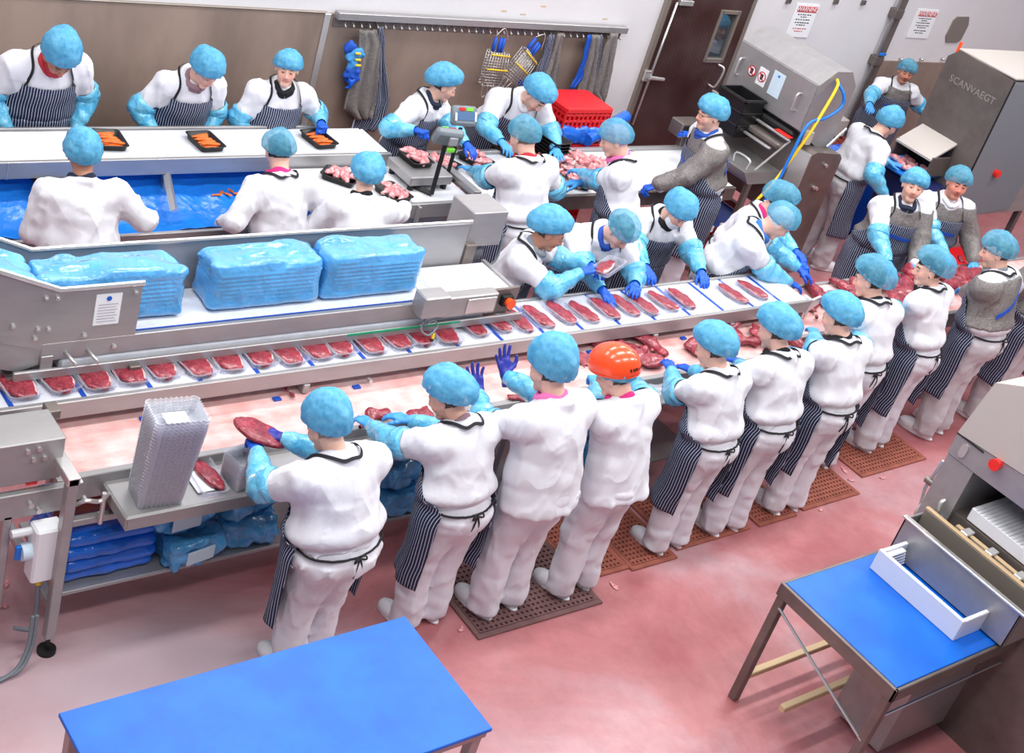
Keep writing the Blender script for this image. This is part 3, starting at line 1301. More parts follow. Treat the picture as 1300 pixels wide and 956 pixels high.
    # ---------------- apron: a sheet laid on coat and trousers
    if apron:
        zt, zb = 0.36, 0.42           # bib top (torso height), skirt bottom (z)
        nz_, nth = 46, 44
        levels = np.concatenate([np.linspace(0, 1, 22)[:-1] - 1, np.linspace(0, 1, nz_ - 21)])    # -1 bottom .. 0 waist .. 1 bib top
        waist = PELV + RT @ np.array([0, 0, 0.035])
        RR = np.zeros((nz_, nth))
        TH = np.zeros((nz_, nth))
        CC = np.zeros((nz_, 3))
        rs_ = np.linspace(0.46, 0.04, 85)

        def field(Pq):
            a, _ = torso(Pq)
            q = ell(Pq, (0, -0.012, 0.93), (0.185 * bulk, 0.142 * bulk, 0.16))
            for k in (-1, 1):
                lg = rcone(Pq, (k * 0.088, 0.0, 0.86), knee[k], 0.118 * bulk ** 0.7, 0.098)
                lg = smin(lg, rcone(Pq, knee[k], np.array([foot[k][0], foot[k][1], 0.05]), 0.097, 0.094), 0.05)
                q = smin(q, lg, 0.10)
            z_ = Pq[..., 2]
            a = np.where(z_ < 0.86, 1.0, a)
            return np.minimum(a, q)
        for i, L_ in enumerate(levels):
            if L_ <= 0:
                zc = waist[2] + (zb - waist[2]) * (-L_)
                f_ = min(1.0, (waist[2] - zc) / 0.15)
                c = np.array([waist[0] * (1 - f_), waist[1] * (1 - f_), zc])
                thm = rad(wrap) * (1 + 0.04 * L_)
            else:
                hgt = 0.035 + (zt - 0.035) * L_
                c = PELV + RT @ np.array([0, 0, hgt])
                thm = rad(wrap) + (rad(58) - rad(wrap)) * min(1, L_ * 1.25) ** 0.75
            CC[i] = c
            th = np.linspace(-thm, thm, nth)
            TH[i] = th
            D = np.stack([np.sin(th), np.cos(th), np.zeros(nth)], 1)
            if L_ > 0:
                D = D @ RT.T
            L3 = (c[None, None] + rs_[None, :, None] * D[:, None, :]).astype(f32)
            dv = field(L3) - (0.034 if mail is not None else 0.019)
            ix = np.argmax(dv < 0, axis=1)
            ix[~(dv < 0).any(1)] = 60
            RR[i] = rs_[ix]
        # skirt hangs: from the waist down it never goes back in
        wi = int(np.argmin(np.abs(levels)))
        for i in range(wi - 1, -1, -1):
            RR[i] = np.maximum(RR[i], RR[i + 1] * 0.992)
        # smooth
        for _ in range(3):
            A = np.pad(RR, 1, mode='edge')
            RR = np.maximum((A[1:-1, 1:-1] * 2 + A[:-2, 1:-1] + A[2:, 1:-1] + A[1:-1, :-2] + A[1:-1, 2:]) / 6, RR - 0.004)
        gx = np.arange(nth)[None, :]
        gi = levels[:, None]
        ph = rs.rand(4) * 6.28
        fold = np.clip(-gi, 0, 1) * (0.010 * np.sin(TH * 5 + ph[0]) + 0.007 * np.sin(TH * 9 + ph[1] + 3 * gi)) + 0.002 * np.sin(TH * 14 + gi * 9 + ph[2])
        RR = (RR + fold) * (1 + 0.10 * np.clip(-gi, 0, 1))
        V = np.zeros((nz_, nth, 3))
        for i, L_ in enumerate(levels):
            D = np.stack([np.sin(TH[i]), np.cos(TH[i]), np.zeros(nth)], 1)
            if L_ > 0:
                D = D @ RT.T
            V[i] = CC[i] + RR[i][:, None] * D
        idx = np.arange(nz_ * nth).reshape(nz_, nth)
        Q = np.stack([idx[:-1, :-1], idx[:-1, 1:], idx[1:, 1:], idx[1:, :-1]], -1).reshape(-1, 4)
        me = np_mesh('apron', V.reshape(-1, 3), Q)
        uvl = me.uv_layers.new(name='UVMap')
        rm = float(RR[wi].mean())
        # stripe coordinate: distance round the body from the middle
        U = np.zeros((nz_, nth))
        for i in range(nz_):
            seg = np.linalg.norm(np.diff(V[i], axis=0), axis=1)
            cs = np.concatenate([[0], np.cumsum(seg)])
            U[i] = cs - np.interp(0.0, TH[i], cs)
        Zl = np.repeat(levels[:, None], nth, 1)
        uvv = np.stack([U.reshape(-1)[Q].reshape(-1), Zl.reshape(-1)[Q].reshape(-1)], 1)
        uvl.data.foreach_set('uv', uvv.astype(f32).ravel())
        ao = link('apron', me, 'apron_stripe', t)
        so = ao.modifiers.new('thickness', 'SOLIDIFY')
        so.thickness = 0.004
        so.offset = 1
        # neck loop
        b = MB()
        up = RT @ np.array([0, 0, 1.0])
        topl, topr = V[-1, 2], V[-1, -3]
        fwd = RT @ np.array([0, 1.0, 0])
        rgt = RT @ np.array([1.0, 0, 0])
        nb = neck
        path = [topl, nb - rgt * 0.105 + fwd * 0.055 - up * 0.015, nb - rgt * 0.092 - fwd * 0.02 + up * 0.010, nb - rgt * 0.055 - fwd * 0.070 + up * 0.022,
                nb - fwd * 0.086 + up * 0.028,
                nb + rgt * 0.055 - fwd * 0.070 + up * 0.022, nb + rgt * 0.092 - fwd * 0.02 + up * 0.010, nb + rgt * 0.105 + fwd * 0.055 - up * 0.015, topr]
        cpts = bez(path, 40)
        for i_ in range(2, len(cpts) - 2):
            p_ = cpts[i_]
            for _ in range(4):
                pr_ = np.stack([p_, p_ + (0.004, 0, 0), p_ + (0, 0.004, 0), p_ + (0, 0, 0.004)]).astype(f32)
                dv = torso(pr_)[0]
                if dv[0] > 0.012:
                    break
                gr_ = (dv[1:] - dv[0]) / 0.004
                p_ = p_ + gr_ / (np.linalg.norm(gr_) + 1e-6) * (0.014 - dv[0])
            cpts[i_] = p_
        for _ in range(6):
            cc_ = [q.copy() for q in cpts]
            for i_ in range(2, len(cpts) - 2):
                cpts[i_] = (cc_[i_ - 1] + 2 * cc_[i_] + cc_[i_ + 1]) / 4
        for i_ in range(2, len(cpts) - 2):
            o_ = cpts[i_] - (nb - up * 0.10)
            cpts[i_] = cpts[i_] + o_ / np.linalg.norm(o_) * 0.006
        rings = []
        for i, p in enumerate(cpts):
            tg = cpts[min(i + 1, len(cpts) - 1)] - cpts[max(i - 1, 0)]
            tg /= np.linalg.norm(tg) + 1e-9
            out = p - (nb - up * 0.03)
            out -= tg * (out @ tg)
            out /= np.linalg.norm(out) + 1e-9
            wd = np.cross(tg, out)
            rings.append([p + wd * 0.010, p + wd * 0.010 + out * 0.003, p - wd * 0.010 + out * 0.003, p - wd * 0.010])
        b.loft(rings)
        b.build('neck_strap', 'tape_black', ao)
        # waist tie and bow at the back
        if tie:
            b = MB()
            th = np.concatenate([np.linspace(rad(wrap) - 0.05, math.pi, 14)])
            for sd in (-1, 1):
                pl_ = []
                for a in th:
                    D = np.array([math.sin(a) * sd, math.cos(a), 0])
                    L3 = (waist[None] + rs_[:, None] * D[None]).astype(f32)
                    dv = field(L3) - 0.006
                    ix = np.argmax(dv < 0) if (dv < 0).any() else 60
                    pl_.append(waist + D * rs_[ix])
                b.tube(pl_, 0.007, 6)
                end = pl_[-1]
            for sd in (-1, 1):
                q = end
                b.tube(bez([q, q + np.array([sd * 0.030, -0.016, 0.012]), q + np.array([sd * 0.042, -0.018, -0.016]), q + np.array([0, -0.012, -0.004])], 12), 0.005, 5)
                L1 = 0.10 + 0.07 * rs.rand()
                b.tube(bez([q + np.array([0, -0.008, 0]), q + np.array([sd * 0.018, -0.022, -L1 * 0.5]), q + np.array([sd * (0.012 + 0.02 * rs.rand()), -0.014, -L1])], 12), 0.0055, 5)
            b.build('waist_tie', 'tape_black', ao, 'all')

    # ---------------- scarf / snood round the neck
    if scarf:
        b = MB()
        ax = RT @ np.array([0, 0, 1.0])
        for lv in range(2):
            ring = []
            for j in range(25):
                a = 2 * math.pi * j / 24
                q = np.array([0.068 * math.sin(a), 0.012 + 0.072 * math.cos(a) + (0.012 if lv == 0 else 0.018), (0.012 if lv == 0 else 0.043) + 0.010 * math.sin(3 * a + seed) - 0.020 * math.cos(a)])
                ring.append(neck + (0.5 * RT + 0.5 * RH) @ q)
            b.tube(ring, 0.023, 8, caps=False)
        b.build('neck_scarf', scarf, t, 'all')
    # ---------------- hair net / helmet
    var = NETS[net][seed % 2]
    nm = netcol or ('net_sheer' if sheer else 'net_dense')
    hm = Matrix.Translation(Vector(neck)) @ Matrix([list(r) + [0] for r in RH] + [[0, 0, 0, 1]])
    key = (net, seed % 2, nm)
    if key not in NETMESH:
        a = var[0].copy()
        a.materials.clear()
        a.materials.append(M[nm])
        c = var[1].copy()
        c.materials.clear()
        c.materials.append(M[nm])
        NETMESH[key] = (a, c)
    a, c = NETMESH[key]
    ho = link('hair_net', a, nm, t)
    ho.matrix_local = hm
    link('elastic_rim', c, nm, ho)
    if helmet:
        V = []
        Q = []
        nu, nv = 40, 14
        for i in range(nv + 1):
            ph = rad(104) * i / nv
            for j in range(nu):
                th = 2 * math.pi * j / nu
                rg = 1 + (0.02 if abs(math.cos(th)) < 0.18 else 0) * math.sin(ph)
                V.append((0.121 * rg * math.sin(ph) * math.cos(th), 0.147 * rg * math.sin(ph) * math.sin(th), 0.124 * rg * math.cos(ph)))
        for i in range(nv):
            for j in range(nu):
                Q.append((i * nu + j, (i + 1) * nu + j, (i + 1) * nu + (j + 1) % nu, i * nu + (j + 1) % nu))
        V = np.array(V) @ rotx(rad(14)).T + HC + np.array([0, -0.014, 0.062])
        he = link('safety_helmet', np_mesh('safety_helmet', V, np.array(Q)), 'helmet_orange', t)
        he.matrix_local = hm
        so = he.modifiers.new('thickness', 'SOLIDIFY')
        so.thickness = 0.004
        so.offset = 1
        b = MB()
        rim = [V[nv * nu + j] for j in range(nu)] + [V[nv * nu]]
        b.tube(rim, 0.006, 6, caps=False)
        b.build('helmet_rim', 'helmet_orange', he, 'all')
        # row of dark letters across the back (too small to read in the photograph)
        b = MB()
        for j, a in enumerate(np.linspace(-0.62, 0.62, 9)):
            ph = rad(84)
            for (ox, oz, sx, sz) in ((0, 0, 0.0022, 0.009), (0.005, (-1) ** j * 0.005, 0.004, 0.0022), (0.0085 if j % 3 else 0.004, 0, 0.0022, 0.008)):
                an = a + ox / 0.115
                pv = np.array([0.1255 * math.sin(ph) * math.sin(an), -0.1515 * math.sin(ph) * math.cos(an), 0.129 * math.cos(ph) + oz])
                pv = pv @ rotx(rad(14)).T + HC + np.array([0, -0.014, 0.062])
                b.box(pv[0] - sx, pv[0] + sx, pv[1] - 0.0025, pv[1] + 0.0025, pv[2] - sz, pv[2] + sz, c=0.0003)
        b.build('lettering', 'ink_black', he)
    if specs:
        b = MB()
        for k in (-1, 1):
            rg = [HC + np.array([k * 0.031 + 0.021 * math.cos(a), 0.104 - 0.004 * abs(math.cos(a)), 0.004 + 0.015 * math.sin(a)]) for a in np.linspace(0, 6.283, 17)]
            b.tube(rg, 0.0016, 5, caps=False)
            b.tube([HC + np.array([k * 0.052, 0.10, 0.008]), HC + np.array([k * 0.080, 0.0, 0.010])], 0.0016, 5)
        b.tube([HC + np.array([-0.01, 0.106, 0.008]), HC + np.array([0.01, 0.106, 0.008])], 0.0016, 5)
        so = b.build('spectacles', 'tape_black', t, 'all')
        so.matrix_local = hm
    if facecover:
        # beard snood over chin and jaw
        V = []
        Q = []
        for i in range(9):
            ph = rad(20 + 150 * i / 8)
            for j in range(15):
                th = rad(-95 + 190 * j / 14)
                V.append((0.067 * math.sin(th) * (0.9 + 0.1 * math.sin(ph)), 0.024 + 0.074 * math.cos(th), -0.105 + 0.05 * i / 8 - 0.012 * math.cos(th) * (1 - i / 8) + 0.01))
        for i in range(8):
            for j in range(14):
                Q.append((i * 15 + j, i * 15 + j + 1, (i + 1) * 15 + j + 1, (i + 1) * 15 + j))
        so = link('beard_cover', np_mesh('beard_cover', np.array(V) + HC, np.array(Q)), facecover, t)
        so.matrix_local = hm
    # ---------------- sleeves and gloves
    for k, pose, rl, hd in ((-1, pl, roll_l, handdir_l), (1, pr, roll_r, handdir_r)):
        fdir = wr[k] - el[k]
        fdir = fdir / np.linalg.norm(fdir)
        if hd is not None:
            fd2 = np.array(hd, float)
            fd2 /= np.linalg.norm(fd2)
        else:
            fd2 = fdir + np.array([0, 0.25, 0.0])
            fd2 /= np.linalg.norm(fd2)
        z = np.array([0, 0, 1.0])
        if abs(fd2[2]) > 0.85:
            z = np.array([0, 1.0, 0.0])
        z = z - fd2 * (z @ fd2)
        z /= np.linalg.norm(z)
        x = np.cross(fd2, z)
        Rm = np.stack([x, fd2, z], 1) @ roty(rad(rl))
        gm = glove if (k < 0 or glover is None) else glover
        me0 = hand_mesh(pose, k)
        kk = (pose, k, gm)
        if kk not in _hands:
            a = me0.copy()
            a.materials.clear()
            a.materials.append(M[gm])
            _hands[kk] = a
        g = link('glove', _hands[kk], None, t)
        g.matrix_local = Matrix.Translation(Vector(wr[k])) @ Matrix([list(r) + [0] for r in Rm] + [[0, 0, 0, 1]])
        if cov[k]:
            a0 = sh[k] + (el[k] - sh[k]) * sleevecap
            bend = el[k] + (el[k] - 0.5 * (a0 + wr[k])) * 0.05
            path = bez([a0, a0 + (bend - a0) * 0.6, bend, bend + (wr[k] - bend) * 0.4, wr[k] - fdir * 0.0], 40)
            n = 22
            rings = []
            T_prev = None
            up = np.array([0.2, 0.3, 0.93])
            for i, p in enumerate(path):
                tg = path[min(i + 1, len(path) - 1)] - path[max(i - 1, 0)]
                tg /= np.linalg.norm(tg) + 1e-9
                u = np.cross(tg, up)
                u /= np.linalg.norm(u) + 1e-9
                up = np.cross(u, tg)
                q = i / (len(path) - 1)
                r0 = np.interp(q, [0, 0.03, 0.10, 0.45, 0.7, 0.93, 1.0], [0.082, 0.090, 0.096, 0.090, 0.074, 0.050, 0.040])
                ring = []
                for j in range(n):
                    a = 2 * math.pi * j / n
                    v = math.cos(a) * u + math.sin(a) * up
                    ring.append(p + v * r0)
                rings.append(ring)
            A = np.array(rings)
            cen = np.array(path)[:, None, :]
            nn = vnoise(A * 26 + seed + k, 9 + seed % 5) * 0.006 + (1 - 2 * np.abs(vnoise(A * 17 + seed, 4 + seed % 9))) * 0.0065
            nn *= np.clip(np.minimum(np.arange(len(path)), len(path) - 1 - np.arange(len(path))) / 3.0, 0.25, 1)[:, None]
            A = A + (A - cen) / np.linalg.norm(A - cen, axis=2)[..., None] * nn[..., None]
            idx = np.arange(len(path) * n).reshape(len(path), n)
            Q = np.stack([idx[:-1], np.roll(idx[:-1], -1, 1), np.roll(idx[1:], -1, 1), idx[1:]], -1).reshape(-1, 4)
            link('sleeve_cover', np_mesh('sleeve_cover', A.reshape(-1, 3), Q), 'sleeve_film', t)
        bo = link('boot', BOOT, None, t)
        bo.location = tuple(foot[k])
        bo.rotation_euler = (0, 0, ly + k * rad(-8))
    return t


NETMESH = {}

# ================================================================== the room


def structure(name, mb, mat, label, smooth=False):
    o = mb.build(name, mat, None, smooth)
    tag(o, label, None, None, 'structure')
    return o


def sub(o, name, mb, mat, smooth=False):
    """a part under a mesh or an Empty at the origin"""
    return mb.build(name, mat, o, smooth)


YW = 8.80
structure('floor', MB().box(-3, 19, -3, YW + 2.2, -0.1, 0.0, c=0), 'floor_resin', 'worn pink and red resin floor of the packing hall')
DX0, DX1 = 9.47, 10.60
b = MB()
b.box(-3, DX0, YW, YW + 0.15, 0, 6, c=0)
b.box(DX1, 19, YW, YW + 0.15, 0, 6, c=0)
b.box(DX0, DX1, YW, YW + 0.15, 2.35, 6, c=0)
wall = structure('wall_back', b, 'wall_white', 'white panelled back wall above the steel cladding')
structure('wall_corridor', MB().box(8, 13, YW + 1.6, YW + 1.75, 0, 4, c=0), 'tiles_dark', 'dark corridor wall behind the brown door')
# steel cladding: separate sheets
for i, (x0, x1) in enumerate(((-3, 1.6), (1.6, 5.80), (5.805, 8.95))):
    part(wall, 'steel_sheet', 'steel_clad', (x0 + 0.003, x1 - 0.003, YW - 0.02, YW, 0.0, 1.60), c=0.003)
part(wall, 'steel_sheet', 'steel_clad', (13.06, 19, YW - 0.02, YW, 0.0, 1.38), c=0.003)
part(wall, 'sheet_trim', 'steel_bright', (5.775, 5.83, YW - 0.03, YW - 0.02, 0.0, 1.60))
part(wall, 'sheet_trim', 'frame_metal', (-3, 5.8, YW - 0.03, YW, 1.60, 1.612))
# joint post with conduit
part(wall, 'joint_post', 'steel_dark', (12.97, 13.06, YW - 0.05, YW, 0, 6))
sub(wall, 'conduit', MB().tube([(12.90, YW - 0.06, 0.3), (12.90, YW - 0.06, 6)], 0.02, 8), 'steel', 'all')
for z in (1.35, 1.90):
    part(wall, 'clamp', 'steel_dark', (12.86, 13.0, YW - 0.10, YW, z, z + 0.10))
part(wall, 'cable_tie', 'hose_blue', (12.89, 13.0, YW - 0.105, YW - 0.08, 1.47, 1.50))
for p in ((1000, 1), (1060, 2), (1095, 3)):
    q = aty(p[0], p[1], YW)
    part(wall, 'wall_clip', 'steel_dark', (q[0] - 0.03, q[0] + 0.03, YW - 0.03, YW, q[2] - 0.02, q[2] + 0.03))
for u in (1142, 1168, 1195):
    q = aty(u, 74, YW)
    sub(wall, 'dado_stud', MB().cyl((q[0], q[2]), 0.014, YW - 0.05, YW, 10, 'y'), 'steel_bright', 'all')
for u, v in ((72, 0), (640, 14), (664, 18), (768, 24), (690, 8)):
    q = aty(u, v, YW)
    if q[2] > 1.64:
        part(wall, 'rust_mark', 'wood_pale', (q[0] - 0.03, q[0] + 0.03, YW - 0.002, YW, q[2] - 0.006, q[2] + 0.006), c=0.001)
# octagonal cover plate
oc = [(1214.5, 21), (1229.5, 21), (1228.5, 31), (1219, 50), (1214, 53.5), (1200, 53.5), (1200, 45), (1210, 25)]
b = MB()
pp_ = [aty(u, v, YW) for u, v in oc]
b.prism([(p[0], p[2]) for p in pp_], YW - 0.015, YW, 'y')
cp = b.build('cover_plate', 'frame_metal')
tag(cp, 'elongated eight-sided grey metal cover plate on the white wall', 'cover plate')

# ------------------------------------------------------------------ warning signs


def warn_sign(u, v, wd, ht, label, header):
    q = aty(u, v, YW)
    t = thing('warning_sign', label, 'sign', (q[0], YW - 0.006, q[2]))
    part(t, 'plate', 'card_white', (-wd / 2, wd / 2, -0.004, 0.004, -ht / 2, ht / 2), c=0.001)
    part(t, 'header', 'ink_red', (-wd * 0.40, wd * 0.46, -0.007, -0.004, ht * 0.26, ht * 0.43), c=0.001)
    me = text_mesh('WARNING', wd * 0.19, 0.001)
    o = link('lettering', me, 'card_white', t)
    o.location = (wd * 0.03, -0.0085, ht * 0.345)
    o.rotation_euler = (math.pi / 2, 0, 0)
    rows = ((0.17, 0.62, 'ink_black'), (0.10, 0.30, 'ink_black'), (0.02, 0.66, 'ink_black'), (-0.07, 0.64, 'ink_black'), (-0.14, 0.42, 'ink_black'),
            (-0.25, 0.60, 'ink_red' if header else 'ink_black'), (-0.33, 0.40, 'ink_red' if header else 'ink_black'))
    for zz, ww, mm in rows:
        n = max(2, int(ww * wd / 0.035))
        b = MB()
        for i in range(n):
            x = -ww * wd / 2 + i * ww * wd / n
            b.box(x, x + ww * wd / n * (0.55 + 0.35 * R_.random()), -0.0055, -0.004, zz * ht, zz * ht + ht * 0.028, c=0.0003)
        b.build('print_line', mm, t)
    return t


warn_sign(1018, 26, 0.36, 0.36, 'white warning sign with red header above the hooded steel machine', True)
warn_sign(1171, 30, 0.40, 0.34, 'white warning sign with red header to the right of the wall joint post', False)

# ------------------------------------------------------------------ brown door
dr = MB()
dr.box(DX0 - 0.06, DX0, YW - 0.04, YW + 0.06, 0, 2.41)
dr.box(DX1, DX1 + 0.05, YW - 0.04, YW + 0.06, 0, 2.41)
dr.box(DX0 - 0.06, DX1 + 0.05, YW - 0.04, YW + 0.06, 2.35, 2.41)
door = structure('door_1', dr, 'frame_metal', 'brown tread-plate door with a narrow window and metal frame')
wbl = aty(891.8, 74.3, YW)
wbr = aty(912.7, 76.4, YW)
wtr = aty(935.7, 14.6, YW)
wx0, wx1, wz0, wz1 = wbl[0], wbr[0], wbl[2], wtr[2]
part(door, 'leaf', 'door_tread', (DX0, wx0, YW - 0.03, YW + 0.02, 0.01, 2.35), (wx1, DX1, YW - 0.03, YW + 0.02, 0.01, 2.35),
     (wx0, wx1, YW - 0.03, YW + 0.02, 0.01, wz0), (wx0, wx1, YW - 0.03, YW + 0.02, wz1, 2.35), c=0)
part(door, 'window_frame', 'frame_metal', (wx0 - 0.02, wx0 + 0.015, YW - 0.045, YW + 0.02, wz0 - 0.02, wz1 + 0.02), (wx1 - 0.015, wx1 + 0.02, YW - 0.045, YW + 0.02, wz0 - 0.02, wz1 + 0.02),
     (wx0, wx1, YW - 0.045, YW + 0.02, wz0 - 0.025, wz0 + 0.02), (wx0, wx1, YW - 0.045, YW + 0.02, wz1 - 0.02, wz1 + 0.02))
part(door, 'pane', 'pane_glass', (wx0, wx1, YW - 0.015, YW - 0.008, wz0, wz1), c=0)
q0, q1 = aty(860, 3, YW - 0.06), aty(803, 158, YW - 0.06)
sub(door, 'locking_rod', MB().tube([q0, q1], 0.013, 8), 'steel_bright', 'all')
lv = aty(822, 97, YW - 0.06)
b = MB()
b.box(lv[0] - 0.045, lv[0] + 0.045, YW - 0.07, YW - 0.03, lv[2] - 0.05, lv[2] + 0.06)
b.tube([(lv[0], YW - 0.09, lv[2]), (lv[0] + 0.19, YW - 0.10, lv[2] - 0.01)], [0.022, 0.017], 10)
sub(door, 'lever_handle', b, 'steel_bright')
lt = aty(868, 4, YW - 0.06)
part(door, 'rod_bracket', 'steel_bright', (lt[0] - 0.06, lt[0] + 0.12, YW - 0.08, YW - 0.03, lt[2] - 0.02, lt[2] + 0.03))
ph = aty(910, 97, YW - 0.06)
sub(door, 'pull_handle', MB().tube(bez([(ph[0] - 0.05, YW - 0.03, ph[2] - 0.10), (ph[0] - 0.02, YW - 0.10, ph[2] - 0.09), (ph[0] + 0.02, YW - 0.10, ph[2] + 0.09), (ph[0] - 0.02, YW - 0.03, ph[2] + 0.12)], 16), 0.012, 8), 'steel_bright', 'all')

# ------------------------------------------------------------------ hook rail and what hangs from it
rail = thing('hook_rail', 'long steel rail of small hooks along the top of the wall cladding', 'hook rail', (0, 0, 0))
part(rail, 'rail', 'steel', (5.86, 8.99, YW - 0.09, YW - 0.02, 1.575, 1.635))
part(rail, 'backing_strip', 'steel_dark', (5.86, 8.97, YW - 0.035, YW - 0.02, 1.50, 1.575))
hk = MB()
hk.tube(bez([(0, 0, 0.03), (0, -0.03, 0.02), (0, -0.045, -0.01), (0, -0.05, 0.012)], 9), 0.0045, 5)
hme = hk.mesh('hook', 'all')
hme.materials.append(M['steel_bright'])
for i in range(40):
    o = link('hook', hme, None, rail)
    o.location = (5.95 + i * 0.0765, YW - 0.035, 1.52)

YH = YW - 0.12


def hanging(name, label, cat, rows, mat, amp=0.018, folds=5, group=None, y=YH, n=18):
    """cloth hanging against the wall: rows of (left u, right u, v) from top to bottom"""
    V = []
    m = []
    rr = []
    for i in range(len(rows) - 1):
        for k in range(5):
            t = k / 5
            rr.append([rows[i][j] * (1 - t) + rows[i + 1][j] * t for j in range(3)])
    rr.append(list(rows[-1]))
    ph_ = R_.random() * 6
    U = []
    for i, (u0, u1, v) in enumerate(rr):
        for j in range(n):
            s = j / (n - 1)
            p = aty(u0 + (u1 - u0) * s, v, y)
            p[1] += amp * math.sin(s * folds * 6.28 + ph_ + i * 0.05) * (0.5 + i / len(rr)) + 0.006 * math.sin(i * 0.7 + j)
            V.append(p)
            U.append((s * 0.5, i * 0.03))
    Q = []
    for i in range(len(rr) - 1):
        for j in range(n - 1):
            Q.append((i * n + j, i * n + j + 1, (i + 1) * n + j + 1, (i + 1) * n + j))
    Q = np.array(Q)
    me = np_mesh(name, np.array(V), Q)
    uvl = me.uv_layers.new(name='UVMap')
    uvl.data.foreach_set('uv', np.array(U)[Q.reshape(-1)].astype(f32).ravel())
    o = link(name, me, mat)
    so = o.modifiers.new('thickness', 'SOLIDIFY')
    so.thickness = 0.012
    tag(o, label, cat, group)
    return o


G_ = 'work clothes hanging from the hook rail'
hanging('chain_mail_apron', 'long grey chain mail gown at the left end of the hook rail', 'chain mail', [(456, 478, 38), (455, 484, 60), (446, 480, 100), (436, 476, 138), (450, 470, 150)], 'chainmail', 0.02, 2.5, G_)
hanging('striped_apron', 'dark striped apron hanging beside the long chain mail gown', 'apron', [(481, 486, 34), (474, 487, 62), (464, 490, 100), (458, 493, 128), (450, 486, 150), (444, 474, 166)], 'apron_stripe', 0.014, 3, G_, YH + 0.04)
hanging('striped_apron', 'narrow folded striped apron right of the wire baskets', 'apron', [(697, 704, 44), (690, 700, 68), (682, 694, 88), (676, 690, 102)], 'apron_stripe', 0.012, 2, G_)
hanging('chain_mail_apron', 'grey chain mail tunic hanging in a bunch above the red crates', 'chain mail', [(709, 716, 42), (704, 712, 60), (695, 711, 85), (688, 708, 106), (700, 704, 116)], 'chainmail', 0.02, 2, G_, YH - 0.02)
hanging('blue_strap', 'bright blue harness strap hanging from the hook rail', 'strap', [(746, 750, 44), (740, 748, 70), (730, 738, 98), (722, 728, 112)], 'strap_blue', 0.004, 1, G_)
hanging('chain_mail_apron', 'brownish chain mail tunic next to the blue strap', 'chain mail', [(752, 760, 44), (747, 758, 70), (739, 755, 98), (732, 750, 122)], 'chainmail', 0.02, 2, G_, YH - 0.02)
hanging('striped_apron', 'thin strip of striped apron between two chain mail tunics', 'apron', [(760, 765, 44), (757, 762, 70), (753, 758, 98), (749, 755, 120)], 'apron_stripe', 0.008, 1, G_)
hanging('chain_mail_apron', 'chain mail tunic at the right end of the hook rail', 'chain mail', [(776, 784, 42), (766, 781, 66), (760, 777, 92), (752, 772, 118), (762, 766, 128)], 'chainmail', 0.02, 2, G_, YH - 0.02)
hanging('blue_strap', 'short blue strap end below the tilted wire basket', 'strap', [(660, 663, 100), (658, 662, 108), (660, 663, 116)], 'strap_blue', 0.004, 1, G_)
# bunch of blue gloves
g = thing('glove_bunch', 'bunch of blue gloves and knife straps hanging at the left end of the rail', 'gloves', tuple(aty(447, 80, YH)), 0, G_)
for j, (du, dv, mt) in enumerate(((-2, -22, 'strap_blue'), (0, -10, 'glove_pale'), (5, -12, 'glove_pale'), (1, 2, 'glove_pale'), (-4, 12, 'strap_blue'), (4, 14, 'strap_blue'), (-3, 22, 'glove_royal'))):
    P, lo = grid((-0.09, -0.06, -0.12), (0.09, 0.06, 0.12), 0.012)
    d = ell(P, (0, 0, 0), (0.045 + 0.01 * (j % 3), 0.03, 0.06 + 0.01 * (j % 2)))
    d = d + 0.016 * vnoise(P * 30 + j * 7, j)
    V, Q = surfnet(d, lo, 0.012)
    p = aty(447 + du, 80 + dv, YH) - aty(447, 80, YH)
    o = link('glove' if 'glove' in mt else 'strap', np_mesh('glove', V + p, Q), mt, g)
for dv in (0, 8, 15):
    p = aty(454, 68 + dv, YH - 0.04) - aty(447, 80, YH)
    part(g, 'buckle', 'yellow', (p[0] - 0.02, p[0] + 0.03, p[1] - 0.01, p[1] + 0.01, p[2] - 0.008, p[2] + 0.008))


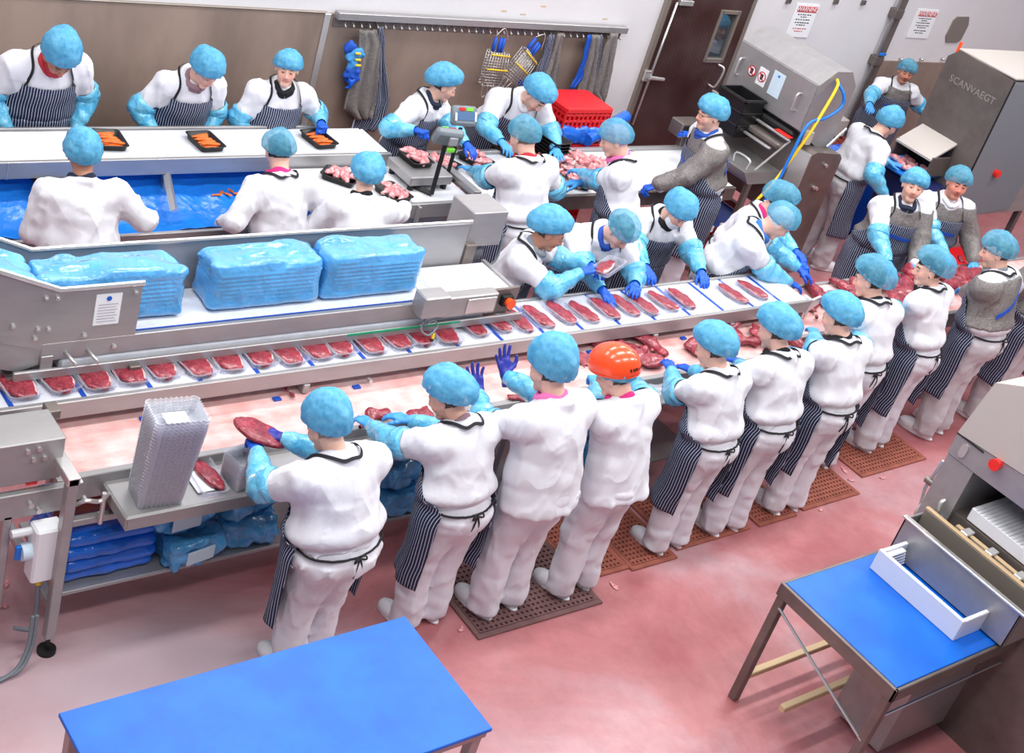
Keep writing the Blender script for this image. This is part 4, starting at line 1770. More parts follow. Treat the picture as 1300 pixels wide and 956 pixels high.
def wire_basket(quad, label, y=YH):
    """knife scabbard: wire cage with blue knife handles; quad = top-left, top-right, bottom-right, bottom-left"""
    A, B, C, D = [aty(u, v, y) for u, v in quad]
    t = thing('knife_basket', label, 'knife basket', tuple((A + B) / 2), 0, 'knife baskets on the hook rail')
    o0 = (A + B) / 2
    dn = np.array([0, -0.07, 0])

    def Pq(s, r, k):
        return (A * (1 - s) + B * s) * (1 - r) + (D * (1 - s) + C * s) * r + dn * k - o0
    bars = MB()
    for k in (0, 1):
        for i in range(8):
            bars.tube([Pq(i / 7, 0.0, k), Pq(i / 7, 1, k)], 0.0028, 5)
        for i in range(13):
            bars.tube([Pq(0, i / 12, k), Pq(1, i / 12, k)], 0.0022, 5)
    for i in range(5):
        for s in (0, 1):
            bars.tube([Pq(s, i / 4, 0), Pq(s, i / 4, 1)], 0.0028, 5)
    bars.build('wire_cage', 'steel_bright', t, 'all')
    for r in (0.06, 0.50):
        b = MB()
        b.tube([Pq(-0.03, r, 1.1), Pq(1.03, r, 1.1)], 0.007, 6)
        b.build('yellow_band', 'yellow', t, 'all')
    up = (A - D)
    up = up / np.linalg.norm(up)
    for s in (0.15, 0.45, 0.62):
        b = MB()
        p0 = Pq(s, 0.02, 0.5)
        b.tube([p0, p0 + up * 0.06, p0 + up * 0.13], [0.014, 0.018, 0.013], 8)
        b.build('knife_handle', 'strap_blue', t, 'all')
    b = MB()
    b.tube(bez([Pq(0.1, 0, 0.5) + up * 0.13, Pq(0.5, 0, 0.5) + up * 0.21, Pq(0.9, 0, 0.5) + up * 0.10], 10), 0.004, 5)
    b.build('hanger_wire', 'steel_bright', t, 'all')
    b = MB()
    for s in (0.1, 0.35, 0.6, 0.85):
        p0 = Pq(s, 1.0, 0.5)
        e = Pq(s + (0.12 if s < 0.5 else -0.1), 1.0, 0.5) - up * 0.12
        b.tube(bez([p0, e, e + np.array([0.03, 0, 0.012])], 8), 0.005, 5)
    b.build('steel_tool', 'steel_bright', t, 'all')


wire_basket([(619, 62), (641, 65), (634, 106), (607, 104)], 'upright wire knife basket with blue handles on the hook rail')
wire_basket([(664, 58), (676, 75), (654, 108), (636, 93)], 'tilted wire knife basket with blue handles next to the upright one')

# ================================================================== packing conveyor at the back
BELT_T = 'white plastic modular belt'


def conveyor_legs(t, xs, ys, z, mat='steel', r=0.025):
    for x in xs:
        for y in ys:
            b = MB()
            b.box(x - r, x + r, y - r, y + r, 0.05, z)
            b.cyl((x, y), 0.035, 0.0, 0.02, 12)
            b.tube([(x, y, 0.02), (x, y, 0.07)], 0.009, 6)
            b.build('leg', mat, t)


pc = thing('packing_conveyor', 'long white packing conveyor along the steel wall carrying orange trays', 'conveyor')
ZP = 0.965
part(pc, 'belt', 'belt_white', (1.6, 5.83, 7.66, 8.07, ZP - 0.03, ZP), c=0.008)
part(pc, 'front_rail', 'steel', (1.6, 5.86, 7.62, 7.655, ZP - 0.11, ZP + 0.008))
part(pc, 'back_rail', 'steel', (1.6, 5.55, 8.075, 8.10, ZP - 0.11, ZP + 0.015))
part(pc, 'end_roller_cover', 'board_white', (5.83, 5.87, 7.66, 8.07, ZP - 0.06, ZP - 0.004), c=0.012)
part(pc, 'rail_joint', 'steel_bright', (2.98, 2.985, 7.615, 7.625, ZP - 0.11, ZP + 0.008))
conveyor_legs(pc, (2.3, 4.1, 5.6), (7.70, 8.02), ZP - 0.06)
part(pc, 'edge_strip', 'board_white', (1.6, 5.80, 7.655, 7.675, ZP, ZP + 0.006), c=0.002)
s0, s1 = atz(211, 218, 0.86), atz(221, 268, 0.70)
b = MB()
b.tube([s0, s1], 0.028, 4)
b.build('inclined_strut', 'steel_bright', pc)
# lower return board and the draped blue sheeting
rb = thing('waste_trough', 'trough draped with bright blue plastic sheeting below the packing conveyor', 'trough')
NX, NY = 64, 30
V = np.zeros((NX, NY, 3))
for i in range(NX):
    for j in range(NY):
        x = 1.7 + (5.20 - 1.7) * i / (NX - 1)
        s = j / (NY - 1)
        y = 6.98 + (7.95 - 6.98) * s
        z = 0.79 - 0.20 * math.sin(math.pi * min(1, s * 1.15)) + 0.03 * (s > 0.9)
        V[i, j] = (x, y, z)
VV = V.reshape(-1, 3)
VV[:, 2] += 0.030 * vnoise(VV * np.array([3.0, 5, 1]), 2) + 0.022 * (1 - 2 * np.abs(vnoise(VV * np.array([6.0, 3.0, 1]) + 3, 5)))
idx = np.arange(NX * NY).reshape(NX, NY)
Q = np.stack([idx[:-1, :-1], idx[1:, :-1], idx[1:, 1:], idx[:-1, 1:]], -1).reshape(-1, 4)
sh_ = link('blue_sheet', np_mesh('blue_sheet', VV, Q), 'sheet_blue', rb)
sm = sh_.modifiers.new('thickness', 'SOLIDIFY')
sm.thickness = 0.003
part(rb, 'frame_bar', 'steel', (1.7, 5.2, 6.95, 6.98, 0.74, 0.80), (1.7, 5.2, 7.94, 7.97, 0.70, 0.76))
conveyor_legs(rb, (2.0, 3.6, 5.1), (6.965, 7.955), 0.74)
part(rb, 'return_board', 'board_white', (1.7, 2.9, 7.66, 7.93, 0.78, 0.795))
for (u, v, zz) in ((45, 237, 0.75), (60, 280, 0.66)):
    pass
# black waste trays lying on the sheeting
for (u, v, z, a, lab) in ((70, 236, 0.80, 0.2, 'flat black tray at the back of the blue sheeting'), (58, 284, 0.72, 1.2, 'black tray at the elbow of the leftmost worker seen from behind')):
    p = atz(u, v, z)
    t = thing('black_tray', lab, 'tray', tuple(p), a)
    part(t, 'base', 'plastic_black', (-0.13, 0.13, -0.06, 0.06, 0, 0.03), c=0.012)
    part(t, 'rim', 'plastic_black', (-0.14, 0.14, -0.07, 0.07, 0.03, 0.036), c=0.002)


# ------------------------------------------------------------------ black food trays with contents
def tray_mesh(lx, ly, h, th=0.004, flare=0.82, rim=0.010, n=6, flute=False):
    """open thermoformed tray with rounded corners, rim and ribbed walls"""
    def ring(sx, sy, z, r):
        pts = []
        hx, hy = sx / 2, sy / 2
        for (cx, cy, a0) in ((hx - r, hy - r, 0), (-hx + r, hy - r, 90), (-hx + r, -hy + r, 180), (hx - r, -hy + r, 270)):
            for k in range(n):
                a = rad(a0 + 90 * k / (n - 1))
                pts.append((cx + r * math.cos(a), cy + r * math.sin(a), z))
        if flute:
            out = []
            for i in range(len(pts)):
                a, c = np.array(pts[i]), np.array(pts[(i + 1) % len(pts)])
                L = np.linalg.norm(c - a)
                m_ = 16 if L > 0.08 else 1
                for k in range(m_):
                    q = a + (c - a) * k / m_
                    if m_ > 1 and k:
                        nn = np.array([c[1] - a[1], a[0] - c[0], 0]) / L
                        q = q - nn * (0.011 if k % 2 else 0)
                    out.append(tuple(q))
            return out
        return pts
    R = [ring(lx * flare, ly * flare, 0.0, 0.02), ring(lx * (flare + 0.03), ly * (flare + 0.03), 0.004, 0.024), ring(lx - 2 * rim, ly - 2 * rim, h - 0.004, 0.028), ring(lx, ly, h - 0.002, 0.03), ring(lx, ly, h, 0.03),
         ring(lx - 2 * rim - th, ly - 2 * rim - th, h, 0.026), ring(lx * (flare + 0.02) - 2 * th, ly * (flare + 0.02) - 2 * th, th, 0.02)]
    b = MB()
    b.loft(R)
    return b.mesh('tray', 'all')


TB = tray_mesh(0.20, 0.27, 0.045)
TB.materials.append(M['plastic_black'])


def blob(name, seed, size, mat, res=0.012, rough=0.25, freq=22):
    sx, sy, sz = size
    m_ = max(size) * 1.35 + 0.02
    res = max(res, min(size) / 3.2)
    P, lo = grid((-sx * 1.4, -sy * 1.4, -sz * 1.5), (sx * 1.4, sy * 1.4, sz * 1.5), res)
    d = ell(P, (0, 0, 0), size) + rough * min(size) * vnoise(P * freq + seed * 3.1, seed % 20) + 0.15 * min(size) * vnoise(P * freq * 2.2 + seed, seed % 17)
    V, Q = surfnet(d, lo, res)
    V[:, 2] -= V[:, 2].min()
    me = np_mesh(name, V, Q)
    if mat:
        me.materials.append(M[mat])
    return me


CAR = [blob('carrot', s, (0.075, 0.015, 0.012), 'carrot', 0.006, 0.3, 30) for s in (1, 2, 3)]
for i, (u, v, lab) in enumerate(((139, 177, 'leftmost'), (261, 179, 'middle'), (405, 176, 'rightmost'))):
    p = atz(u, v, ZP + 0.03)
    a = (-0.10, 0.06, 0.10)[i]
    o = link('black_tray', TB, None)
    o.location = (p[0], p[1], ZP)
    o.rotation_euler = (0, 0, a)
    tag(o, lab + ' black tray on the packing conveyor, filled with orange sticks', 'tray', 'black trays on the packing conveyor')
    for k in range(11):
        c = link('orange_stick', CAR[k % 3], None)
        r_ = k % 9
        c.location = (p[0] + 0.012 * math.sin(k * 5), p[1] - 0.088 + 0.022 * r_ + (0.01 if k > 8 else 0), ZP + 0.012 + (0.02 if k > 8 else 0.006 * (k % 2)))
        c.rotation_euler = (0, 0, a + 0.15 * math.sin(k * 3.3))
        tag(c, 'orange food stick in the ' + lab + ' black tray on the packing conveyor', 'food', 'orange sticks in the ' + lab + ' tray')

for k, (u, v) in enumerate(((250, 216), (262, 221), (272, 217), (284, 223), (293, 219), (258, 228), (276, 229))):
    p = atz(u, v, 0.70)
    c = link('orange_stick', CAR[k % 3], None)
    c.location = (p[0], 7.62 + 0.03 * (k % 3), 0.675)
    c.scale = (0.55, 0.9, 0.6)
    c.rotation_euler = (0, 0, k * 0.9)
    tag(c, 'orange scrap dropped on the blue sheeting under the packing conveyor', 'food', 'orange scraps on the blue sheeting')

# ------------------------------------------------------------------ weighing table
ZT = 0.88
wt = thing('weighing_table', 'white-topped steel weighing table with a bench scale on it', 'table')
part(wt, 'top_board', 'board_white', (4.95, 6.25, 7.04, 7.60, ZT - 0.025, ZT), c=0.004)
part(wt, 'front_rail', 'steel', (4.95, 6.25, 7.00, 7.04, ZT - 0.11, ZT + 0.004))
part(wt, 'under_shelf', 'belt_white', (4.95, 6.25, 6.90, 7.60, 0.58, 0.60))
part(wt, 'shelf_edge', 'rubber_black', (4.95, 6.25, 6.88, 6.90, 0.56, 0.61))
part(wt, 'bracket', 'steel', (5.72, 5.74, 6.96, 7.0, 0.68, ZT))
conveyor_legs(wt, (5.0, 6.2), (7.06, 7.56), ZT - 0.03)

sc = thing('bench_scale', 'steel platform bench scale with grey display on a black post', 'scale', (5.95, 7.36, ZT))
part(sc, 'platform', 'steel', (-0.19, 0.19, -0.17, 0.17, 0.045, 0.12), c=0.008)
for x in (-0.15, 0.15):
    for y in (-0.13, 0.13):
        sub(sc, 'foot', MB().cyl((x, y), 0.024, 0, 0.045, 14), 'rubber_black', 'all')
P0 = np.array([5.95, 7.36, ZT])
pb = atz(548, 246, ZT + 0.02) - P0
pb2 = pb + np.array([-0.10, 0.16, 0])
b = MB()
b.tube([pb2, pb], 0.022, 4)
b.tube([pb, pb + np.array([0, 0, 0.40])], 0.022, 4)
b.build('post', 'rubber_black', sc)
hd = pb + np.array([0.0, 0.0, 0.47])


def display(parent, h, rz, face, tilt=0.5):
    e = MB()
    mt = Matrix.Translation(Vector(h)) @ Matrix.Rotation(rz, 4, 'Z') @ Matrix.Rotation(-tilt, 4, 'X')
    e.box(-0.105, 0.105, -0.03, 0.045, -0.075, 0.075, c=0.02, mtx=mt)
    o = e.build('display_housing', 'scale_grey', parent, True)
    f_ = MB()
    f_.box(-0.085, 0.085, -0.034, -0.029, -0.035, 0.03, c=0.003, mtx=mt)
    f_.build('display_screen', 'lcd', o)
    for (x0, x1, z0, z1, mm) in face:
        f_ = MB()
        f_.box(x0, x1, -0.037, -0.029, z0, z1, c=0.002, mtx=mt)
        f_.build('display_key', mm, o)
    return o


d1 = display(sc, hd, math.pi - 0.3, ((-0.05, 0.0, 0.035, 0.06, 'ink_red'), (0.01, 0.06, 0.035, 0.06, 'lime')))
b = MB()
b.box(hd[0] - 0.03, hd[0] + 0.03, hd[1] - 0.09, hd[1] - 0.06, hd[2] - 0.09, hd[2] - 0.06)
b.build('green_tag', 'lime', sc)
part(sc, 'back_label', 'ink_grey', (hd[0] - 0.03, hd[0] + 0.04, hd[1] - 0.085, hd[1] - 0.06, hd[2] - 0.04, hd[2] + 0.02))
sc2 = thing('scale_indicator', 'second grey scale display with red and green keys on its own black post', 'scale', tuple(atz(567, 226, ZT)))
b = MB()
b.tube([(0, 0, 0.0), (0, 0, 0.42)], 0.02, 4)
b.box(-0.07, 0.07, -0.07, 0.07, 0, 0.015)
b.build('post', 'rubber_black', sc2)
display(sc2, (0.0, 0.0, 0.52), -0.12, ((-0.06, -0.01, 0.035, 0.06, 'ink_red'), (0.0, 0.06, 0.035, 0.06, 'lime'), (0.075, 0.09, -0.04, 0.03, 'card_white'), (-0.095, -0.08, -0.04, 0.02, 'card_white')), 0.45)

# ------------------------------------------------------------------ meat table
mt_ = thing('meat_table', 'long white-topped steel table holding a heap of pink meat', 'table')
part(mt_, 'top_board', 'board_white', (6.30, 9.15, 7.04, 7.74, ZT - 0.025, ZT), c=0.004)
part(mt_, 'front_rail', 'steel_dark', (6.30, 9.15, 7.00, 7.04, ZT - 0.12, ZT + 0.004))
part(mt_, 'back_rail', 'steel', (6.30, 9.20, 7.74, 7.78, ZT - 0.05, ZT + 0.03))
part(mt_, 'end_step', 'steel', (6.27, 6.34, 7.06, 7.56, ZT, ZT + 0.05))
conveyor_legs(mt_, (6.4, 7.8, 9.05), (7.08, 7.70), ZT - 0.03)
part(mt_, 'lower_bar', 'board_white', (6.4, 9.1, 7.03, 7.06, 0.42, 0.48))

PK = [blob('meat_piece', s, (0.05 + 0.012 * (s % 3), 0.030 + 0.006 * (s % 2), 0.022), 'raw_pink', 0.009, 0.5, 26) for s in range(1, 7)]


def pink(p, k, rz, lab, grp, sc_=1.0):
    o = link('meat_piece', PK[k % 6], None)
    o.location = tuple(p)
    o.rotation_euler = (0.3 * math.sin(k), 0.2 * math.cos(k * 2), rz)
    o.scale = (sc_,) * 3
    tag(o, lab, 'meat', grp)


c0 = np.array([7.55, 7.44])
k = 0
for ring_, n_, z in ((0.0, 1, 0.10), (0.10, 6, 0.075), (0.19, 11, 0.05), (0.28, 15, 0.02), (0.36, 19, 0.0), (0.22, 9, 0.02), (0.13, 5, 0.03)):
    for i in range(n_):
        a = 6.283 * i / n_ + ring_ * 9
        x, y = c0[0] + ring_ * 1.25 * math.cos(a), c0[1] + ring_ * 0.78 * math.sin(a)
        if y > 7.72 or y < 7.12:
            continue
        k += 1
        pink((x, y, ZT + z), k, a * 1.7 + k, 'pink piece of meat in the heap on the long white table', 'pieces of the meat heap')
for j, (u, v) in enumerate(((866, 250), (800, 240), (806, 236), (850, 228))):
    pink(atz(u, v, ZT + 0.001), j, j * 1.3, 'small meat scrap lying apart on the white meat table', 'scraps on the meat table', 0.5)

bt = [(432, 224, ZT, 0.75, 'black tray half hidden behind the black-collared worker'), (499, 244, ZT, 0.15, 'black tray of pink meat beside the black-collared worker'), (527, 200, ZT + 0.12, 0.05, 'black tray of pink meat on the bench scale platform'),
      (562, 207, ZT, 0.5, 'black tray of meat behind the scale posts'), (604, 202, ZT, 0.35, 'black meat tray in the cluster right of the scale displays'), (616, 222, ZT, 0.2, 'nearest black meat tray in the cluster beside the reaching worker'), (645, 190, ZT, 0.4, 'black meat tray under the bending worker\'s hand'),
      (698, 236, ZT, -0.1, 'black meat tray at the front edge of the meat table'), (733, 229, ZT, -0.5, 'black meat tray under the gloves of the lilac headband worker')]
for i, (u, v, z, a, lab) in enumerate(bt):
    p = atz(u, v, z + 0.03)
    o = link('black_tray', TB, None)
    o.location = (p[0], p[1], z + 0.001)
    o.rotation_euler = (0, 0, a)
    tag(o, lab, 'tray', 'black meat trays')
    for k in range(6):
        ca, sa = math.cos(a), math.sin(a)
        dx, dy = (-0.03 if k % 2 else 0.03), -0.07 + 0.032 * k * 0.9
        pink((p[0] + ca * dx - sa * dy, p[1] + sa * dx + ca * dy, z + 0.012 + 0.012 * (k % 3)), k + i, a + 0.4 * math.sin(k * 2.0 + i), 'pink meat piece in the ' + lab.replace(' of pink meat', '').replace(' of meat', ''), 'meat in tray %s' % 'abcdefghi'[i])
# nested stack of empty black trays
p = atz(697, 205, ZT)
for k in range(7):
    o = link('black_tray', TB, None)
    o.location = (p[0], p[1] + 0.02, ZT + 0.001 + k * 0.028)
    o.rotation_euler = (0, 0, 0.1)
    tag(o, 'empty black tray in the nested stack beside the meat heap', 'tray', 'nested empty black trays')


# ------------------------------------------------------------------ red crates against the wall
def crate(t, lx, ly, h, mat, solid_top=False):
    b = MB()
    b.box(-lx / 2, lx / 2, -ly / 2, ly / 2, 0, 0.02)
    b.build('base', mat, t)
    for nm, args in (('rim', None),):
        b = MB()
        for s in (-1, 1):
            b.box(-lx / 2, lx / 2, s * ly / 2 - 0.015, s * ly / 2 + 0.015, h - 0.04, h)
            b.box(s * lx / 2 - 0.015, s * lx / 2 + 0.015, -ly / 2, ly / 2, h - 0.04, h)
        b.build('rim', mat, t)
    for s in (-1, 1):
        b = MB()
        n = 11
        for i in range(n):
            x = -lx / 2 + lx * i / (n - 1)
            b.box(x - 0.010, x + 0.010, s * ly / 2 - 0.008, s * ly / 2 + 0.008, 0, h - 0.03)
        for z in (0.3, 0.6):
            b.box(-lx / 2, lx / 2, s * ly / 2 - 0.006, s * ly / 2 + 0.006, h * z, h * z + 0.025)
        b.box(-lx / 2, lx / 2, s * (ly / 2 - 0.012), s * (ly / 2 - 0.018), 0, h - 0.01)
        b.build('slatted_side', mat, t)
        b = MB()
        n = 8
        for i in range(n):
            y = -ly / 2 + ly * i / (n - 1)
            b.box(s * lx / 2 - 0.008, s * lx / 2 + 0.008, y - 0.010, y + 0.010, 0, h - 0.03)
        for z in (0.3, 0.6):
            b.box(s * lx / 2 - 0.006, s * lx / 2 + 0.006, -ly / 2, ly / 2, h * z, h * z + 0.025)
        b.box(s * (lx / 2 - 0.012), s * (lx / 2 - 0.018), -ly / 2, ly / 2, 0, h - 0.01)
        b.build('slatted_side', mat, t)
    if solid_top:
        b = MB()
        b.box(-lx / 2, lx / 2, -ly / 2, ly / 2, h - 0.015, h + 0.004)
        b.build('lid', mat, t)


CX, CY = 8.06, 8.13
for i, (z, h, lab) in enumerate(((0.02, 0.26, 'bottom red crate of the stack behind the meat table'), (0.30, 0.27, 'second red crate from the floor in the stack behind the meat table'), (0.59, 0.26, 'red crate with a blue film liner just above the meat table'), (1.00, 0.19, 'topmost red crate with a closed lid in the wall stack'))):
    t = thing('red_crate', lab, 'crate', (CX, CY, z), 0.0, 'red crates stacked at the wall')
    crate(t, 0.52, 0.37, h, 'plastic_red', i == 3)


def crumple(name, seed, size, mat, amp=0.03, freq=8, res=0.025, flat_bottom=True, ridge=0.6):
    """film-wrapped lump: rounded box with crumples"""
    sx, sy, sz = size
    P, lo = grid((-sx - 0.08, -sy - 0.08, -sz - 0.08), (sx + 0.08, sy + 0.08, sz + 0.08), res)
    q = np.abs(P) - np.array([sx - 0.04, sy - 0.04, sz - 0.04], f32)
    d = np.linalg.norm(np.maximum(q, 0), axis=-1) + np.minimum(q.max(-1), 0) - 0.04
    d = d + amp * (1 - ridge) * vnoise(P * freq + seed, seed % 20) + amp * ridge * (1 - 2 * np.abs(vnoise(P * freq * 1.4 + seed * 2, (seed + 3) % 20)))
    V, Q = surfnet(d.astype(f32), lo, res)
    V[:, 2] += sz
    me = np_mesh(name, V, Q)
    if mat:
        me.materials.append(M[mat])
    return me


o = link('film_liner', crumple('film_liner', 5, (0.29, 0.21, 0.085), 'film_blue_deep', 0.03, 9, 0.02), None)
o.location = (CX + 0.01, CY - 0.01, 0.855)
tag(o, 'crumpled royal blue film liner bulging between two red crates', 'plastic film')
r0, r1 = aty(745, 178, 7.90), aty(794, 148, 8.15)
o = MB().tube([r0, r0 * 0.5 + r1 * 0.5, r1], [0.055, 0.06, 0.058], 14).build('film_roll', 'film_blue_deep', None, True)
tag(o, 'roll of blue film lying slanted across the red crate stack', 'film roll')

# ------------------------------------------------------------------ tray belt (clear trays with steaks)
ZB = 1.05
tb = thing('tray_conveyor', 'raised white tray conveyor carrying steaks down the middle of the line', 'conveyor')
YF, YB = 5.06, 5.44
XE = 7.90
part(tb, 'belt', 'belt_white', (1.5, XE, YF + 0.005, YB, ZB - 0.02, ZB), c=0.004)
part(tb, 'front_rail', 'steel', (1.5, XE, YF - 0.03, YF, ZB - 0.085, ZB + 0.012))
part(tb, 'back_rail', 'steel', (5.15, XE, YB, YB + 0.02, ZB - 0.06, ZB + 0.012))
part(tb, 'end_plate', 'steel_bright', (XE, XE + 0.02, YF - 0.03, YF + 0.05, ZB - 0.13, ZB + 0.02), (XE, XE + 0.015, YF, YB, ZB - 0.06, ZB - 0.01))
b = MB()
b.prism([(XE + 0.02, ZB + 0.0), (XE + 0.12, ZB + 0.03), (XE + 0.12, ZB - 0.03), (XE + 0.02, ZB - 0.10)], YF - 0.02, YF + 0.0, 'y')
b.build('end_bracket', 'steel_bright', tb)
part(tb, 'end_post', 'steel_bright', (XE - 0.02, XE + 0.03, YF - 0.02, YF + 0.02, 0.55, ZB - 0.08))
for x in (2.12, 2.47, 2.81, 3.08, 3.41, 3.74, 4.07, 4.38, 4.72, 5.05, 5.39, 5.70, 6.02, 6.34, 6.67, 7.00, 7.31, 7.62):
    part(tb, 'blue_divider', 'plastic_blue', (x - 0.012, x + 0.012, YF + 0.004, YB - 0.004, ZB - 0.002, ZB + 0.004), c=0.001)
for x in (2.9, 3.7, 4.6, 5.5, 6.35, 7.1):
    part(tb, 'support_bracket', 'steel', (x - 0.02, x + 0.02, YF - 0.04, YB, ZB - 0.14, ZB - 0.085))
    part(tb, 'support_leg', 'steel', (x - 0.02, x + 0.02, YB - 0.06, YB - 0.02, 0.0, ZB - 0.12))
for x in (2.95, 4.1, 5.3):
    b = MB()
    b.cyl((x, ZB - 0.11), 0.012, YF - 0.06, YF - 0.03, 10, 'y')
    b.build('bolt', 'steel_bright', tb, True)

CT = tray_mesh(0.145, 0.285, 0.036, 0.003, 0.86, 0.008)
CT.materials.append(M['clear_tray'])


def steak_mesh(seed, lx=0.115, ly=0.25, h=0.022, teardrop=0.35):
    """raw steak: rounded wedge outline with a pale fat edge"""
    rs = np.random.RandomState(seed)
    n = 40
    b = MB()
    prof = ((0.90, 0.0), (1.0, 0.35), (0.98, 0.75), (0.86, 1.0))
    ph = rs.rand(4) * 6.28
    out = []
    for j in range(n):
        a = 2 * math.pi * j / n
        y = math.sin(a)
        wdt = 1 - teardrop * 0.5 * (y + 1) * 0.9
        r = 1 + 0.05 * math.sin(2 * a + ph[0]) + 0.04 * math.sin(3 * a + ph[1]) + 0.02 * math.sin(6 * a + ph[2])
        out.append((lx / 2 * math.cos(a) * wdt * r, ly / 2 * y * r))
    rings = []
    for (s, z) in prof:
        rings.append([(x * s, y * s, z * h + 0.003 * math.sin(j * 0.9 + seed)) for j, (x, y) in enumerate(out)])
    rings.append([(x * 0.45, y * 0.45, h * 1.08 + 0.003 * math.sin(j * 1.7)) for j, (x, y) in enumerate(out)])
    b.loft(rings)
    me = b.mesh('steak', 'all')
    me.materials.append(M['raw_beef'])
    me.materials.append(M['fat'])
    # fat along one long side
    for p in me.polygons:
        c = p.center
        if c.x > 0.30 * lx * (1 - teardrop * 0.45 * (c.y / (ly / 2) + 1)) and c.z < h * 0.99 and c.y < ly * 0.36:
            p.material_index = 1
    return me


def mat_beef():
    m = M['raw_beef']
    nt = m.node_tree
    b = nt.nodes['Principled BSDF']
    tc = [n for n in nt.nodes if n.type == 'TEX_COORD'][0]
    v = nd(nt, 'ShaderNodeTexNoise', Scale=26.0, Detail=4.0, Roughness=0.6, Distortion=1.4)
    nt.links.new(tc.outputs['Object'], v.inputs['Vector'])
    r = nd(nt, 'ShaderNodeValToRGB')
    e = r.color_ramp.elements
    e[0].position = 0.485
    e[0].color = (0, 0, 0, 1)
    e[1].position = 0.515
    e[1].color = (0, 0, 0, 1)
    k = e.new(0.5)
    k.color = (1, 1, 1, 1)
    nt.links.new(v.outputs['Fac'], r.inputs[0])
    mx = nd(nt, 'ShaderNodeMix', _data_type='RGBA')
    src = b.inputs['Base Color'].links[0].from_socket
    nt.links.new(r.outputs[0], mx.inputs['Factor'])
    nt.links.new(src, mx.inputs['A'])
    mx.inputs['B'].default_value = lin((220, 120, 124))
    nt.links.new(mx.outputs['Result'], b.inputs['Base Color'])


mat_beef()
STK = [steak_mesh(s, 0.138, 0.266, 0.022, 0.28) for s in (1, 2, 3, 4)]
STL = [steak_mesh(s, 0.160, 0.245, 0.026, 0.16) for s in (5, 6, 7)]
ORD = ['first', 'second', 'third', 'fourth', 'fifth', 'sixth', 'seventh', 'eighth', 'ninth', 'tenth', 'eleventh', 'twelfth', 'thirteenth', 'fourteenth', 'fifteenth', 'sixteenth',
       'seventeenth', 'eighteenth', 'nineteenth', 'twentieth', 'twenty-first', 'twenty-second', 'twenty-third', 'twenty-fourth', 'twenty-fifth', 'twenty-sixth', 'twenty-seventh', 'twenty-eighth']
sx_ = [2.19, 2.38, 2.56, 2.74, 2.91, 3.10, 3.28, 3.47, 3.63, 3.81, 3.97, 4.16, 4.34, 4.51, 4.69, 4.92, 5.11, 5.28, 5.45, 5.65, 5.82, 6.02, 6.20, 6.36, 6.55, 6.74, 7.24, 7.47]
for i, x in enumerate(sx_):
    y = (YF + YB) / 2 + (-0.035 if x < 4.8 else -0.01) + 0.012 * math.sin(i * 2.1)
    a = 0.10 * math.sin(i * 1.7) + 0.06
    o = link('clear_tray', CT, None)
    o.location = (x, y, ZB + 0.001)
    o.rotation_euler = (0, 0, a)
    tag(o, 'clear plastic tray, %s from the left on the tray conveyor' % ORD[i], 'tray', 'clear trays on the tray conveyor')
    if x < 4.8:
        o.scale = (1.17, 1.0, 1.1)
    s = link('steak', (STL[i % 3] if x < 4.8 else STK[i % 4]), None)
    s.location = (x + 0.002, y - (0.012 if x < 4.8 else 0), ZB + 0.010)
    s.rotation_euler = (0.0, 0, a + (0.0 if i % 3 else 0.12))
    tag(s, 'raw steak in the %s clear tray from the left on the tray conveyor' % ORD[i], 'steak', 'steaks on the tray conveyor')

# ------------------------------------------------------------------ pack conveyor above: blue sleeves of trays
ZK = 1.27
pk = thing('pack_conveyor', 'steel pack conveyor with flared hopper sides holding blue film packs', 'conveyor')
part(pk, 'belt', 'belt_white', (1.4, 5.20, 5.28, 5.60, ZK - 0.02, ZK), c=0.004)
part(pk, 'front_rail', 'steel', (2.30, 4.55, 5.235, 5.265, 1.165, 1.268))
part(pk, 'rail_top_strip', 'plastic_blue', (2.76, 4.45, 5.262, 5.272, 1.268, 1.272), c=0.0005)
b = MB()
b.prism([(2.355, 1.56), (2.765, 1.56), (2.765, 1.262), (2.30, 1.235), (1.3, 1.55), (1.3, 2.02)], 5.236, 5.246, 'y')
b.build('hopper_side', 'steel', pk)
b = MB()
b.tube([(1.3, 5.236, 2.02), (2.355, 5.236, 1.565), (2.77, 5.236, 1.565)], 0.014, 8)
b.build('hopper_lip', 'steel_bright', pk, True)
b = MB()
b.prism([(2.355, 1.55), (5.03, 1.55), (5.03, ZK - 0.03), (2.30, ZK - 0.03), (1.3, 1.55), (1.3, 2.02)], 5.615, 5.625, 'y')
b.build('hopper_side', 'steel', pk)
b = MB()
b.tube([(1.3, 5.62, 2.02), (2.355, 5.62, 1.555), (5.04, 5.62, 1.555)], 0.014, 8)
b.build('hopper_lip', 'steel_bright', pk, True)
b = MB()
b.prism([(2.30, 1.235), (2.36, 1.165), (2.2, 1.12), (1.3, 1.40), (1.3, 1.55)], 5.24, 5.61, 'y')
b.build('lower_chute', 'steel', pk)
part(pk, 'notice', 'card_white', (2.535, 2.665, 5.232, 5.237, 1.345, 1.52), c=0.001)
sub(pk, 'notice_symbol', MB().cyl((2.60, 1.495), 0.013, 5.2295, 5.233, 16, 'y'), 'ink_blue')
for k in range(7):
    part(pk, 'notice_line', 'ink_grey', (2.55, 2.65 - 0.01 * (k % 2), 5.2305, 5.2325, 1.365 + 0.016 * k, 1.368 + 0.016 * k), c=0.0004)
